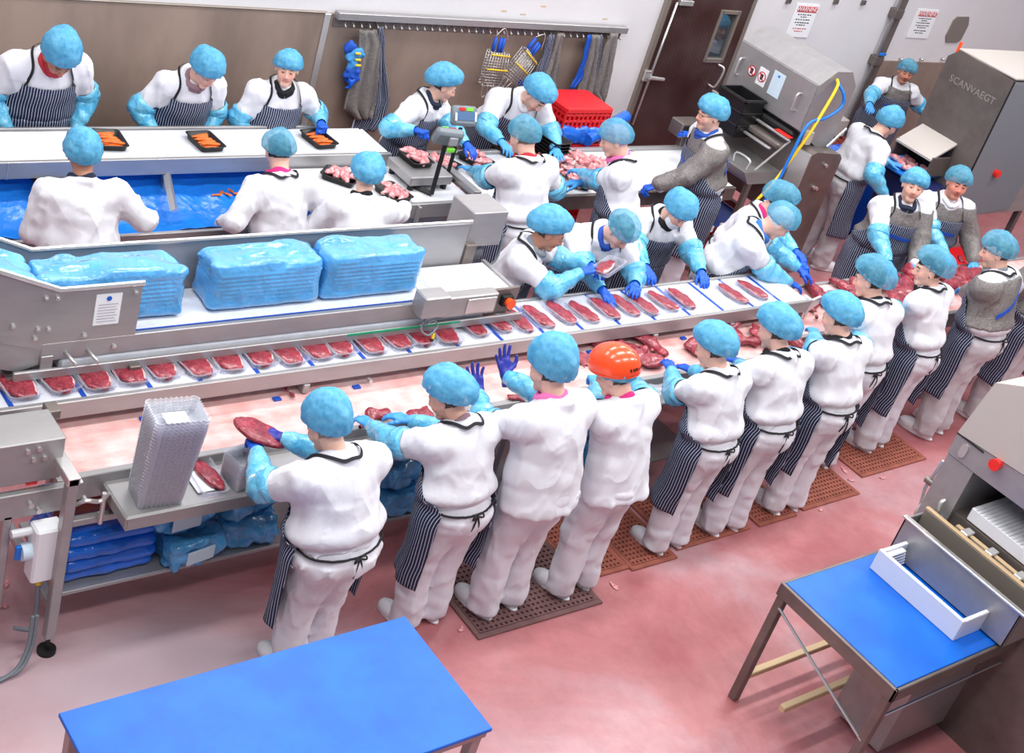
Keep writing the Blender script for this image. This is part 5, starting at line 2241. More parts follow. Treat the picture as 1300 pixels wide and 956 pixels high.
for (x, z) in ((2.29, 1.53), (2.345, 1.525), (2.27, 1.36), (2.32, 1.355), (2.73, 1.52), (2.50, 1.30), (2.26, 1.31), (2.15, 1.39), (2.66, 1.215)):
    b = MB()
    b.cyl((x, z), 0.012, 5.222, 5.237, 10, 'y')
    b.cyl((x, z), 0.006, 5.214, 5.222, 8, 'y')
    b.build('bolt', 'steel_bright', pk, True)
for x in (2.42, 2.53):
    sub(pk, 'stud', MB().tube([(x, 5.24, 1.205), (x + 0.03, 5.16, 1.175)], 0.010, 8), 'steel_bright', 'all')
part(pk, 'hanger', 'steel', (2.30, 2.36, 5.225, 5.235, 1.06, 1.20))
part(pk, 'return_belt', 'belt_white', (2.40, 5.0, 5.238, 5.34, 1.095, 1.160), c=0.012)
part(pk, 'guide_rail', 'steel', (2.17, 5.28, 5.205, 5.225, 1.085, 1.135))
part(pk, 'guide_floor', 'steel_dark', (2.15, 2.9, 5.225, 5.40, 1.085, 1.09))
part(pk, 'green_strip', 'green', (4.02, 4.80, 5.203, 5.207, 1.118, 1.134), c=0.001)
part(pk, 'sensor_block', 'steel_dark', (2.74, 2.80, 5.18, 5.205, 1.07, 1.11))
# drive end
part(pk, 'control_box', 'steel', (4.44, 4.62, 5.13, 5.25, 1.225, 1.365), c=0.008)
part(pk, 'side_cover', 'steel', (4.62, 5.02, 5.18, 5.26, 1.18, 1.32), c=0.008)
part(pk, 'cover_hatch', 'steel_bright', (4.79, 5.0, 5.172, 5.18, 1.20, 1.30))
b = MB()
b.prism([(5.02, 1.30), (5.22, 1.31), (5.22, 1.24), (5.16, 1.13), (5.0, 1.13)], 5.235, 5.255, 'y')
b.build('end_panel', 'steel_dark', pk)
part(pk, 'end_plate', 'steel', (5.20, 5.23, 5.25, 5.62, 1.12, 1.28))
b = MB()
b.box(5.085, 5.165, 5.20, 5.236, 1.20, 1.27)
eb = b.build('stop_button_base', 'rubber_black', pk)
sub(pk, 'stop_button', MB().cyl((5.125, 1.235), 0.034, 5.165, 5.20, 20, 'y', r2=0.028), 'orange_button', True)
part(pk, 'product_sheet', 'board_white', (4.56, 5.15, 5.30, 5.58, ZK + 0.001, ZK + 0.006))
for k in range(9):
    part(pk, 'smudge', 'clear_stack', (4.62 + 0.05 * k, 4.66 + 0.05 * k, 5.36 + 0.015 * (k % 3), 5.368 + 0.015 * (k % 3) + 0.1, ZK + 0.006, ZK + 0.0068), c=0.0002)
part(pk, 'motor_box', 'steel', (5.06, 5.33, 5.64, 5.88, 1.36, 1.60), c=0.006)
part(pk, 'motor_bracket', 'steel_dark', (5.04, 5.12, 5.60, 5.66, 1.2, 1.4))
sub(pk, 'gearbox', MB().cyl((5.76, 1.27), 0.07, 5.06, 5.26, 18, 'x'), 'grey_plastic', True)
sub(pk, 'red_collar', MB().cyl((5.68, 1.22), 0.03, 5.03, 5.07, 14, 'x'), 'red_tile', True)
sub(pk, 'motor_cable', MB().tube(bez([(5.33, 5.76, 1.42), (5.42, 5.74, 1.38), (5.40, 5.70, 1.22), (5.28, 5.68, 1.16)], 18), 0.008, 6), 'grey_plastic', True)
b = MB()
b.tube(bez([(4.50, 5.17, 1.21), (4.47, 5.14, 1.15), (4.52, 5.12, 1.12), (4.58, 5.14, 1.16), (4.55, 5.15, 1.20), (4.49, 5.15, 1.17)], 30), 0.006, 6)
b.tube(bez([(4.56, 5.14, 1.15), (4.55, 5.11, 1.08), (4.47, 5.09, 1.03), (4.40, 5.10, 1.04), (4.46, 5.14, 1.07)], 24), 0.006, 6)
b.build('cable_loop', 'grey_plastic', pk, True)
sub(pk, 'cable_tape', MB().tube([(4.558, 5.128, 1.125), (4.552, 5.118, 1.095)], 0.010, 8), 'yellow', True)
sub(pk, 'cable_tape', MB().tube([(4.552, 5.118, 1.095), (4.540, 5.108, 1.075)], 0.0095, 8), 'rubber_black', True)
conveyor_legs(pk, (2.6, 4.9), (5.57,), 1.20)


def film_pack(x0, x1, y0, y1, z0, z1, seed):
    """sleeve of trays in blue film: ridged sides, crumpled top"""
    sx, sy, sz = (x1 - x0) / 2, (y1 - y0) / 2, (z1 - z0) / 2
    P, lo = grid((-sx - 0.05, -sy - 0.05, -sz - 0.05), (sx + 0.05, sy + 0.05, sz + 0.05), 0.0125)
    r = 0.035
    q = np.abs(P) - np.array([sx - r, sy - r, sz - r], f32)
    d = np.linalg.norm(np.maximum(q, 0), axis=-1) + np.minimum(q.max(-1), 0) - r
    side = np.clip((np.abs(P[..., 1]) / sy - 0.75) * 6, 0, 1) + np.clip((np.abs(P[..., 0]) / sx - 0.85) * 6, 0, 1)
    d = d + 0.0035 * np.sin(P[..., 2] * 2 * math.pi / 0.026) * np.clip(side, 0, 1)
    top = np.clip((P[..., 2] / sz - 0.5) * 3, 0, 1)
    endw = np.clip((np.abs(P[..., 0]) / sx - 0.8) * 5, 0, 1)
    rid = 1 - 2 * np.abs(vnoise(P * np.array([5, 12, 12], f32) + seed, seed % 19))
    d = d + 0.016 * top * rid + 0.018 * endw * (1 - 2 * np.abs(vnoise(P * np.array([8, 14, 9], f32) + seed * 2, (seed + 5) % 19))) + 0.004 * vnoise(P * 14 + seed, seed % 11)
    V, Q = surfnet(d.astype(f32), lo, 0.0125)
    return np_mesh('film_pack', V, Q)


for (x0, x1, z0, lab) in ((1.45, 2.28, 1.42, 'blue film pack of trays sliding up the hopper chute at the left edge'), (2.30, 3.06, ZK, 'blue film pack of trays resting in the hopper mouth'), (3.20, 3.87, ZK, 'middle blue film pack standing alone on the pack conveyor'), (3.89, 4.54, ZK, 'rightmost blue film pack next to the product sheet')):
    o = link('film_pack', film_pack(x0, x1, 5.335, 5.575, 0, 0.285, int(x0 * 10)), 'film_blue')
    o.location = ((x0 + x1) / 2, 5.455, z0 + 0.148)
    if x0 < 2:
        o.rotation_euler = (0, rad(18), 0)
    tag(o, lab, 'tray pack', 'blue packs on the pack conveyor')

# ------------------------------------------------------------------ the sorting belt where the near row works
ZL = 0.90
sb = thing('sorting_conveyor', 'wide blood-stained sorting belt running the whole length of the near row', 'conveyor')
part(sb, 'belt', 'belt_stained', (2.30, 7.6, 4.70, 5.42, ZL - 0.02, ZL), c=0.003)
part(sb, 'belt', 'belt_stained', (7.602, 12.6, 4.86, 5.42, ZL - 0.02, ZL), c=0.003)
part(sb, 'end_strip', 'board_white', (2.24, 2.31, 4.62, 5.05, ZL + 0.0, ZL + 0.012))
part(sb, 'front_rail', 'steel', (2.20, 7.6, 4.66, 4.70, ZL - 0.13, ZL + 0.008))
part(sb, 'front_rail', 'steel', (7.6, 12.6, 4.82, 4.86, ZL - 0.13, ZL + 0.008))
part(sb, 'back_rail', 'steel', (2.20, 12.6, 5.42, 5.45, ZL - 0.13, ZL + 0.012))
part(sb, 'side_channel', 'steel', (1.2, 2.25, 4.60, 4.64, 0.78, 0.92))
part(sb, 'lower_channel', 'steel', (2.22, 2.62, 4.60, 4.64, 0.66, 0.70))
part(sb, 'channel_back', 'red_tile', (2.22, 2.62, 4.68, 4.70, 0.66, 0.80))
# outer leg with its foot, and the beam on top
b = MB()
b.box(2.165, 2.215, 4.465, 4.515, 0.10, 1.07)
b.build('leg', 'steel', sb)
b = MB()
b.tube([(2.19, 4.49, 0.015), (2.19, 4.49, 0.12)], 0.012, 8)
b.cyl((2.19, 4.49), 0.045, 0.0, 0.022, 20)
b.build('foot', 'rubber_black', sb, True)
part(sb, 'head_beam', 'steel_bright', (2.16, 2.22, 4.465, 4.95, 1.03, 1.075))
part(sb, 'leg', 'steel', (2.165, 2.215, 5.35, 5.40, 0.0, 1.05))
b = MB()
for (y0, z0, y1, z1) in ((4.52, 0.30, 5.38, 0.30), (4.52, 0.30, 4.52, 0.36)):
    pass
b.box(2.17, 2.21, 4.52, 5.36, 0.26, 0.31)
b.build('cross_bar', 'steel', sb)
b = MB()
b.box(1.95, 1.99, 4.60, 4.64, 0.0, 0.80)
b.build('leg', 'steel', sb)
for x in (5.0, 7.4, 9.8, 12.2):
    for y in (4.72 if x < 7.5 else 4.88, 5.38):
        part(sb, 'leg', 'steel', (x - 0.025, x + 0.025, y - 0.025, y + 0.025, 0, ZL - 0.1))
# clamp hooks
b = MB()
b.tube(bez([(2.28, 4.60, 0.80), (2.31, 4.57, 0.84), (2.38, 4.57, 0.82), (2.42, 4.57, 0.86)], 14), 0.011, 8)
b.tube([(2.40, 4.575, 0.86), (2.40, 4.575, 0.68)], 0.012, 8)
b.build('clamp_hook', 'steel_bright', sb, True)
for (x, z) in ((2.31, 0.835), (2.40, 0.72), (2.06, 0.86), (2.10, 0.82)):
    sub(sb, 'bolt', MB().cyl((x, z), 0.014, 4.575, 4.60, 10, 'y'), 'steel_bright', True)
# work shelf along the front
part(sb, 'work_shelf', 'steel', (2.43, 3.55, 4.39, 4.665, 0.835, 0.855), c=0.006)
part(sb, 'shelf_apron', 'steel', (2.43, 3.55, 4.385, 4.40, 0.775, 0.85))
part(sb, 'shelf_end', 'steel', (2.425, 2.44, 4.385, 4.66, 0.785, 0.85))
for x0, x1 in ((3.65, 4.45), (4.55, 5.4), (5.5, 6.3), (6.45, 7.2)):
    part(sb, 'work_shelf', 'steel', (x0, x1, 4.47, 4.665, 0.835, 0.855), c=0.006)
part(sb, 'low_shelf', 'steel', (2.24, 6.6, 4.56, 5.1, 0.27, 0.295))
for i, x in enumerate((2.75, 3.05, 3.5, 4.0, 4.55, 5.1, 5.75, 6.6)):
    part(sb, 'blue_mark', 'plastic_blue', (x, x + 0.045, 5.0, 5.03, ZL + 0.0, ZL + 0.012), c=0.002)

# drive box at the left end
db = thing('drive_box', 'steel drive box over the left end of the sorting belt', 'machine box')
part(db, 'housing', 'steel', (1.3, 2.20, 4.625, 4.85, 0.955, 1.185), c=0.006)
for (x, z) in ((2.08, 1.145), (2.06, 1.09), (2.11, 1.09), (2.03, 1.14)):
    sub(db, 'bolt', MB().cyl((x, z), 0.011, 4.612, 4.626, 10, 'y'), 'steel_bright', True)
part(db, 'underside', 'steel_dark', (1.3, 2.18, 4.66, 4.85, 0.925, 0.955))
part(db, 'red_stop', 'red_button', (2.05, 2.10, 4.635, 4.66, 0.93, 0.952))
part(db, 'latch', 'steel_dark', (2.20, 2.26, 4.84, 4.92, 1.12, 1.17))
# isolator switch
iso = thing('isolator_switch', 'white electrical isolator box with a blue and white knob on the conveyor leg', 'switch')
part(iso, 'box', 'card_white', (2.07, 2.20, 4.50, 4.60, 0.45, 0.76), c=0.01)
sub(iso, 'knob', MB().cyl((4.55, 0.62), 0.042, 2.025, 2.07, 18, 'x'), 'paper_pale', True)
part(iso, 'knob_grip', 'hose_blue', (2.00, 2.03, 4.54, 4.56, 0.58, 0.66))
sub(iso, 'cable_gland', MB().tube([(2.13, 4.55, 0.45), (2.13, 4.55, 0.40)], 0.016, 10), 'yellow', True)
sub(iso, 'cable', MB().tube(bez([(2.13, 4.55, 0.41), (2.13, 4.53, 0.25), (2.10, 4.50, 0.17), (2.02, 4.50, 0.2)], 16), 0.012, 6), 'grey_plastic', True)
sub(iso, 'conduit_pipe', MB().tube([(1.98, 4.57, 0.72), (2.07, 4.57, 0.72)], 0.02, 8), 'board_white', True)
b = MB()
for k in range(2):
    b.tube(bez([(2.08 + 0.02 * k, 4.45, 0.30), (2.06 + 0.02 * k, 4.42, 0.12), (1.98 + 0.02 * k, 4.38, 0.03), (1.80, 4.36 + 0.02 * k, 0.015), (1.4, 4.36, 0.015)], 24), 0.010, 6)
o = b.build('floor_cable', 'grey_plastic', None, True)
tag(o, 'pair of grey cables curling down to the floor by the conveyor leg', 'cable')

# clear trays on the shelf
CS = tray_mesh(0.245, 0.19, 0.075, 0.003, 0.93, 0.003, flute=True)
CS.materials.append(M['clear_stack'])
for k in range(24):
    o = link('clear_tray', CS, None)
    o.location = (2.615 + 0.0012 * k, 4.50 - 0.0005 * k, 0.856 + 0.0185 * k)
    o.rotation_euler = (0, 0, -0.10)
    f_ = 0.93 + 0.006 * k
    o.scale = (f_, f_, 1)
    tag(o, 'clear plastic tray nested in the tall stack at the left end of the steel shelf', 'tray', 'tall stack of clear trays')
o = part(None, 'soaker_pad', 'card_white', (-0.055, 0.055, -0.04, 0.04, 0, 0.004), c=0.001)
o.location = (2.64, 4.49, 0.856 + 0.0185 * 23 + 0.03)
o.rotation_euler = (0, 0, -0.10)
tag(o, 'white absorbent pad in the top tray of the tall clear stack', 'pad')
p = atz(258, 600, 0.88)
o = link('clear_tray', CT, None)
o.location = (p[0], p[1] - 0.03, 0.856)
o.rotation_euler = (0, 0, -0.06)
tag(o, 'clear tray with a steak and white pad on the shelf beside the tall stack', 'tray')
o = part(None, 'soaker_pad', 'card_white', (-0.06, 0.03, -0.09, 0.07, 0, 0.003), c=0.001)
o.location = (p[0] - 0.02, p[1] - 0.03, 0.863)
tag(o, 'white absorbent pad under the steak on the shelf', 'pad')
o = link('steak', STK[1], None)
o.location = (p[0] + 0.02, p[1] - 0.02, 0.868)
o.rotation_euler = (0, 0, 0.1)
o.scale = (0.75, 0.9, 1)
tag(o, 'raw steak with white fat rim in the tray on the shelf', 'steak')
p = atz(303, 592, 0.95)
for k in range(7):
    o = link('clear_tray', CS, None)
    o.location = (p[0] + 0.02, p[1], 0.856 + 0.015 * k)
    o.rotation_euler = (0, 0, 0.2)
    o.scale = (0.62, 0.8, 1)
    tag(o, 'clear tray in the short stack under the steak-lifting worker\'s hand', 'tray', 'short stack of clear trays')
# steak held by the steak-lifting worker, meat held elsewhere
p = atz(328, 552, 1.09)
o = link('steak', steak_mesh(31, 0.22, 0.30, 0.03, 0.25), None)
o.location = tuple(p)
o.rotation_euler = (0.25, 0.15, 0.95)
tag(o, 'large steak held up in both hands of the steak-lifting worker', 'steak')
p = atz(772, 342, 1.26)
o = link('clear_tray', CT, None)
o.location = tuple(p)
o.rotation_euler = (0.08, -0.15, -1.2)
tag(o, 'clear steak tray held up behind the tray conveyor', 'tray')
o = link('steak', STK[2], None)
o.location = tuple(p + np.array([-0.03, 0.0, 0.012]))
o.rotation_euler = (0.08, -0.15, -1.2)
o.scale = (0.8, 0.8, 1)
tag(o, 'raw steak in the tray being held up by the worker with grey scarf', 'steak')

# cut meat on the sorting belt
BF = [blob('meat_cut', s, (0.10 + 0.03 * (s % 3), 0.055 + 0.01 * (s % 2), 0.022), 'raw_beef', 0.012, 0.9, 13) for s in range(2, 10)]
cuts = [(738, 462, 1.10), (760, 433, 0.92), (793, 441, 0.92), (815, 432, 0.92), (828, 442, 0.92), (775, 425, 0.92), (872, 404, 0.92), (880, 440, 0.92), (925, 415, 0.92), (940, 430, 0.92), (955, 400, 0.92), (965, 430, 0.92),
        (900, 400, 0.92), (990, 392, 0.92), (1010, 436, 0.92), (808, 452, 0.92), (825, 462, 0.92), (690, 478, 0.92), (480, 528, 0.92), (528, 538, 0.92), (370, 500, 0.92), (662, 505, 0.92),
        (1035, 372, 0.92), (1045, 384, 0.92), (1060, 378, 0.92), (1075, 366, 0.92), (1032, 390, 0.92), (1085, 372, 0.92), (1140, 352, 0.93), (1132, 364, 0.93), (1150, 366, 0.93), (1160, 352, 0.95), (1146, 376, 0.93), (1200, 350, 0.93),
        (1210, 342, 0.95), (1222, 350, 0.93), (1232, 340, 0.93), (1216, 360, 0.93), (1206, 366, 0.93), (1090, 366, 0.92), (1238, 352, 0.93), (1142, 386, 0.93)]
where = ['held by the worker in the orange helmet'] + ['on the sorting belt'] * 60
for i, (u, v, z) in enumerate(cuts):
    p = atz(u, v, z)
    o = link('meat_cut', BF[i % 8], None)
    o.location = (p[0], p[1], z - 0.018)
    o.rotation_euler = (0, 0.25 if i == 0 else 0, 0.9 + 1.1 * math.sin(i * 2.3))
    s_ = 0.55 if i in (20, 21, 17, 6) else (1.25 if u > 1120 else 1.0)
    o.scale = (s_, s_, s_ * 1.1)
    if i == 0:
        tag(o, 'dark red meat cut held over the belt by the worker in the orange helmet', 'meat')
    elif u > 1020:
        tag(o, 'dark red meat cut in the spread past the end of the tray conveyor', 'meat', 'meat spread past the tray conveyor')
    elif u > 735:
        tag(o, 'dark red meat cut on the sorting belt below the tray conveyor', 'meat', 'meat on the near sorting belt')
    else:
        tag(o, 'small dark red meat cut among the left-hand gloves on the sorting belt', 'meat', 'meat by the left-hand workers')

# clear film scraps by the hands of the near row
for i, (u, v, lab) in enumerate(((500, 538, 'crumpled clear film by the gloves of the second near worker'), (685, 500, 'crumpled clear film between the worker in plain overalls and the orange helmet'), (826, 482, 'crumpled clear film left of the worker next to the orange helmet'))):
    p = atz(u, v, 0.90)
    o = link('clear_film', crumple('clear_film', 40 + i, (0.13, 0.07, 0.03), 'clear_stack', 0.03, 14, 0.016), None)
    o.location = (p[0], 4.56, 0.857)
    tag(o, lab, 'plastic film')

# ------------------------------------------------------------------ under the shelf: film stack and blue bags
fs = thing('film_sheet_stack', 'folded stack of royal blue film sheets on the low shelf', 'film stack', (2.50, 4.82, 0.296))
for k in range(4):
    me = crumple('film_sheet', 20 + k, (0.24, 0.23, 0.040), 'film_blue_deep', 0.010, 7, 0.02)
    o = link('film_sheet', me, None, fs)
    o.location = (0.012 * math.sin(k * 3), 0.01 * math.cos(k * 2), 0.068 * k)
BG = [crumple('bag', 60 + k, (0.17, 0.15, 0.085), 'film_bag', 0.032, 10, 0.018) for k in range(4)]
bags = [(2.93, 4.68, 0.296, 0.15, 'lower blue bag with a white label beside the film stack'), (2.86, 4.74, 0.48, 0.1, 'upper blue bag with a white label under the shelf'), (3.27, 4.72, 0.296, -0.2, 'lower plain blue bag behind the steak-lifting worker\'s apron'), (3.25, 4.76, 0.47, 0.3, 'upper plain blue bag behind the steak-lifting worker\'s apron'),
        (3.85, 4.72, 0.296, 0.2, 'blue bag on the low shelf behind the second near worker'), (4.22, 4.70, 0.296, -0.1, 'blue bag on the low shelf between the second and third near workers'), (4.20, 4.74, 0.47, 0.2, 'blue bag piled on another between the second and third near workers'),
        (4.6, 4.74, 0.296, 0.1, 'blue bag on the low shelf behind the worker in plain overalls'), (5.35, 4.70, 0.296, 0.0, 'blue bag on the low shelf right of the orange helmet worker'), (5.40, 4.74, 0.47, 0.3, 'blue bag piled right of the orange helmet worker'), (5.78, 4.74, 0.296, 0.2, 'blue bag on the low shelf at the fifth near worker')]
for i, (x, y, z, a, lab) in enumerate(bags):
    t = thing('blue_bag', lab, 'bag', (x, y, z), a, 'blue bags under the sorting belt')
    link('film', BG[i % 4], None, t)
    if i < 2:
        o = part(t, 'label_card', 'paper_pale', (-0.09, 0.07, -0.165, -0.155, 0.045, 0.125), c=0.002)

# ------------------------------------------------------------------ anti-fatigue mats with real holes


def mat_mesh(lx, ly, nx, ny, h=0.014):
    b = MB()
    e = 0.035
    cw, ch = (lx - 2 * e) / nx, (ly - 2 * e) / ny
    r = min(cw, ch) * 0.30
    b.box(-lx / 2, lx / 2, -ly / 2, -ly / 2 + e, 0, h, c=0.004)
    b.box(-lx / 2, lx / 2, ly / 2 - e, ly / 2, 0, h, c=0.004)
    b.box(-lx / 2, -lx / 2 + e, -ly / 2 + e, ly / 2 - e, 0, h, c=0.004)
    b.box(lx / 2 - e, lx / 2, -ly / 2 + e, ly / 2 - e, 0, h, c=0.004)
    for i in range(nx):
        for j in range(ny):
            cx = -lx / 2 + e + cw * (i + 0.5)
            cy = -ly / 2 + e + ch * (j + 0.5)
            V = []
            sq = ((1, 0), (1, 1), (0, 1), (-1, 1), (-1, 0), (-1, -1), (0, -1), (1, -1))
            for (a, c_) in sq:
                V.append((cx + a * cw / 2, cy + c_ * ch / 2, h))
            for k in range(8):
                a = k * math.pi / 4
                V.append((cx + r * math.cos(a), cy + r * math.sin(a), h))
            for k in range(8):
                a = k * math.pi / 4
                V.append((cx + r * math.cos(a), cy + r * math.sin(a), 0.001))
            Fc = []
            for k in range(8):
                k2 = (k + 1) % 8
                Fc.append((k, k2, 8 + k2, 8 + k))
                Fc.append((8 + k, 8 + k2, 16 + k2, 16 + k))
            b.add(V, Fc)
    me = bpy.data.meshes.new('mat')
    me.from_pydata(b.v, [], b.f)
    me.update()
    return me


mats_ = [(4.33, 5.25, 3.80, 4.38, 'mat_dark', 'dark brown perforated mat under the worker in plain overalls'), (5.24, 5.63, 3.99, 4.50, 'mat_red', 'red perforated mat touching the dark brown mat'), (5.63, 6.03, 3.96, 4.50, 'mat_red', 'red perforated mat under the fifth near worker, second from the dark one'),
         (6.07, 6.78, 4.02, 4.55, 'mat_red', 'red perforated mat under the sixth near worker'), (6.86, 7.26, 4.02, 4.55, 'mat_red', 'small red perforated mat by the seventh near worker\'s boot'), (7.35, 8.0, 4.05, 4.60, 'mat_red', 'empty red perforated mat in front of the half hidden worker'), (8.19, 9.02, 4.20, 4.70, 'mat_red', 'red perforated mat nearest the back-turned chain mail worker')]
for (x0, x1, y0, y1, mm, lab) in mats_:
    lx, ly = x1 - x0, y1 - y0
    me = mat_mesh(lx, ly, max(6, int(lx / 0.038)), max(6, int(ly / 0.040)))
    o = link('floor_mat', me, mm)
    o.location = ((x0 + x1) / 2, (y0 + y1) / 2, 0.0005)
    o.rotation_euler = (0, 0, 0.012 if x0 > 6 else -0.01)
    tag(o, lab, 'floor mat', 'perforated floor mats')

# scraps on the floor
for i, (u, v) in enumerate(((4, 770), (8, 742), (1080, 610), (1042, 648), (1072, 598), (630, 785), (1138, 560), (1060, 505), (1120, 607), (585, 800), (780, 745))):
    p = atz(u, v, 0)
    o = link('floor_scrap', PK[i % 6], None)
    o.location = (p[0], p[1], 0)
    o.scale = (0.45, 0.45, 0.25)
    o.rotation_euler = (0, 0, i * 1.1)
    tag(o, 'small meat scrap fallen on the red floor', 'scrap', 'scraps on the floor')

# ------------------------------------------------------------------ blue-topped tables in the foreground
t1 = thing('blue_table', 'blue-topped steel table in front of the steak-lifting worker, cut by the lower edge', 'table')
part(t1, 'top_board', 'board_blue', (1.75, 3.35, 2.70, 3.41, 0.83, 0.85), c=0.003)
part(t1, 'frame', 'steel', (1.77, 3.34, 2.71, 3.40, 0.79, 0.83))
conveyor_legs(t1, (1.8, 3.30), (2.74, 3.36), 0.80)
t2 = thing('blue_table', 'blue-topped steel table carrying the white trough beside the near right machine', 'table')
part(t2, 'top_board', 'board_blue', (5.50, 6.92, 2.14, 2.93, 0.83, 0.85), c=0.003)
part(t2, 'frame_side', 'steel_dark', (5.48, 5.50, 2.12, 2.94, 0.76, 0.845))
part(t2, 'frame_front', 'steel_dark', (5.48, 6.92, 2.12, 2.14, 0.76, 0.845))
part(t2, 'frame_back', 'steel_dark', (5.48, 6.92, 2.93, 2.95, 0.76, 0.845))
for (x, y) in ((5.51, 2.915), (5.51, 2.16), (6.88, 2.16), (6.88, 2.915)):
    part(t2, 'leg', 'steel_dark', (x - 0.025, x + 0.025, y - 0.025, y + 0.025, 0, 0.80))
part(t2, 'wood_stretcher', 'wood_pale', (5.53, 6.85, 2.89, 2.93, 0.16, 0.20), (5.53, 6.85, 2.62, 2.66, 0.16, 0.20))
sub(t2, 'tie_rod', MB().tube([(5.49, 2.90, 0.70), (5.49, 2.16, 0.45)], 0.008, 6), 'steel_bright', True)
sub(t2, 'tie_rod', MB().tube([(5.52, 2.15, 0.62), (6.86, 2.15, 0.62)], 0.008, 6), 'steel_bright', True)
part(t2, 'lower_cabinet', 'steel', (6.0, 6.86, 2.25, 2.6, 0.05, 0.70))

wtray = thing('white_trough', 'white open-sided plastic trough with corrugated end on the blue table', 'trough', (0, 0, 0))
part(wtray, 'front_wall', 'board_white', (6.12, 6.145, 2.25, 2.85, 0.851, 0.99))
part(wtray, 'end_wall', 'board_white', (6.145, 6.37, 2.25, 2.275, 0.851, 0.985))
part(wtray, 'end_wall', 'board_white', (6.145, 6.37, 2.825, 2.85, 0.851, 0.985))
for k in range(5):
    part(wtray, 'corrugation', 'board_white', (6.15, 6.36 - 0.012 * k, 2.79, 2.825, 0.865 + 0.024 * k, 0.878 + 0.024 * k), c=0.004)
# near right machine
mc = thing('slicing_machine', 'large grey machine with open front and red stop button at the near right', 'machine')
b = MB()
b.prism([(2.98, 0.0), (2.98, 1.46), (2.80, 1.46), (2.80, 0.0)], 6.60, 7.7, 'x')
b.build('side_post', 'steel', mc)
b = MB()
b.prism([(2.80, 0.0), (2.80, 1.18), (1.5, 1.18), (1.5, 0.0)], 6.62, 7.7, 'x')
b.build('lower_body', 'steel_dark', mc)
b = MB()
b.prism([(2.985, 1.465), (2.985, 1.60), (1.5, 1.72), (1.5, 1.50), (2.80, 1.465)], 6.595, 7.7, 'x')
b.build('cover_skirt', 'steel', mc)
b = MB()
b.prism([(2.985, 1.605), (2.93, 1.98), (2.7, 2.10), (1.5, 2.10), (1.5, 1.725)], 6.59, 7.7, 'x')
b.build('top_cover', 'pale_plate', mc)
part(mc, 'seam', 'rubber_black', (6.588, 6.594, 2.80, 2.986, 1.598, 1.607), c=0.001)
b = MB()
ov = []
for k in range(20):
    a = 2 * math.pi * k / 20
    ov.append((2.905 + 0.022 * math.cos(a), 1.535 + (0.035 if math.sin(a) > 0 else -0.035) * 0.6 + 0.022 * math.sin(a)))
b.prism(ov, 6.586, 6.596, 'x')
b.build('grip_recess', 'steel_bright', mc)
sub(mc, 'stop_button', MB().cyl((2.70, 1.60), 0.034, 6.55, 6.60, 20, 'x', r2=0.03), 'red_button', True)
part(mc, 'opening_back', 'rubber_black', (7.2, 7.25, 1.5, 2.80, 1.18, 1.5))
part(mc, 'corrugated_block', 'board_white', (6.63, 7.15, 1.95, 2.72, 1.185, 1.27), c=0.006)
for k in range(30):
    part(mc, 'ridge', 'board_white', (6.63, 7.15, 1.96 + 0.025 * k, 1.972 + 0.025 * k, 1.268, 1.276), c=0.002)
me = crumple('grey_cushion', 77, (0.12, 0.16, 0.05), 'grey_plastic', 0.01, 6, 0.02)
o = link('grey_pad', me, None, mc)
o.location = (6.95, 2.35, 1.275)
part(mc, 'trough_front', 'steel', (6.37, 6.385, 2.10, 2.92, 0.86, 1.10))
part(mc, 'trough_lip', 'steel_bright', (6.355, 6.39, 2.08, 2.93, 1.095, 1.112))
part(mc, 'trough_end', 'steel', (6.37, 6.60, 2.905, 2.92, 0.86, 1.10))
part(mc, 'trough_end', 'steel', (6.37, 6.60, 2.10, 2.115, 0.86, 1.10))
part(mc, 'trough_floor', 'steel_dark', (6.385, 6.60, 2.12, 2.90, 0.88, 0.90))
part(mc, 'press_plate', 'frame_metal', (6.50, 6.525, 2.12, 2.90, 0.92, 1.15))
part(mc, 'press_plate', 'frame_metal', (6.555, 6.58, 2.16, 2.72, 0.92, 1.15))
part(mc, 'plate_edge', 'wood_pale', (6.498, 6.527, 2.12, 2.90, 1.15, 1.162), (6.553, 6.582, 2.16, 2.72, 1.15, 1.162))
for y in (2.25, 2.45, 2.62):
    part(mc, 'plate_clip', 'steel_bright', (6.52, 6.60, y, y + 0.05, 1.155, 1.175))
sub(mc, 'hand_wheel', MB().cyl((6.72, 1.0), 0.06, 2.985, 3.02, 24, 'y'), 'pale_plate', True)
sub(mc, 'lever', MB().tube([(6.72, 3.03, 1.0), (6.68, 3.04, 1.15), (6.68, 3.02, 1.36)], 0.010, 8), 'steel_bright', True)
sub(mc, 'lever_knob', MB().cyl((6.68, 1.2), 0.022, 3.0, 3.06, 12, 'y'), 'steel_dark', True)
sub(mc, 'latch_hook', MB().tube(bez([(6.585, 2.86, 1.22), (6.56, 2.86, 1.20), (6.56, 2.84, 1.12), (6.59, 2.84, 1.10)], 10), 0.012, 8), 'steel_bright', True)
sub(mc, 'bolt', MB().cyl((2.55, 1.8), 0.016, 6.575, 6.59, 10, 'x'), 'steel_bright', True)
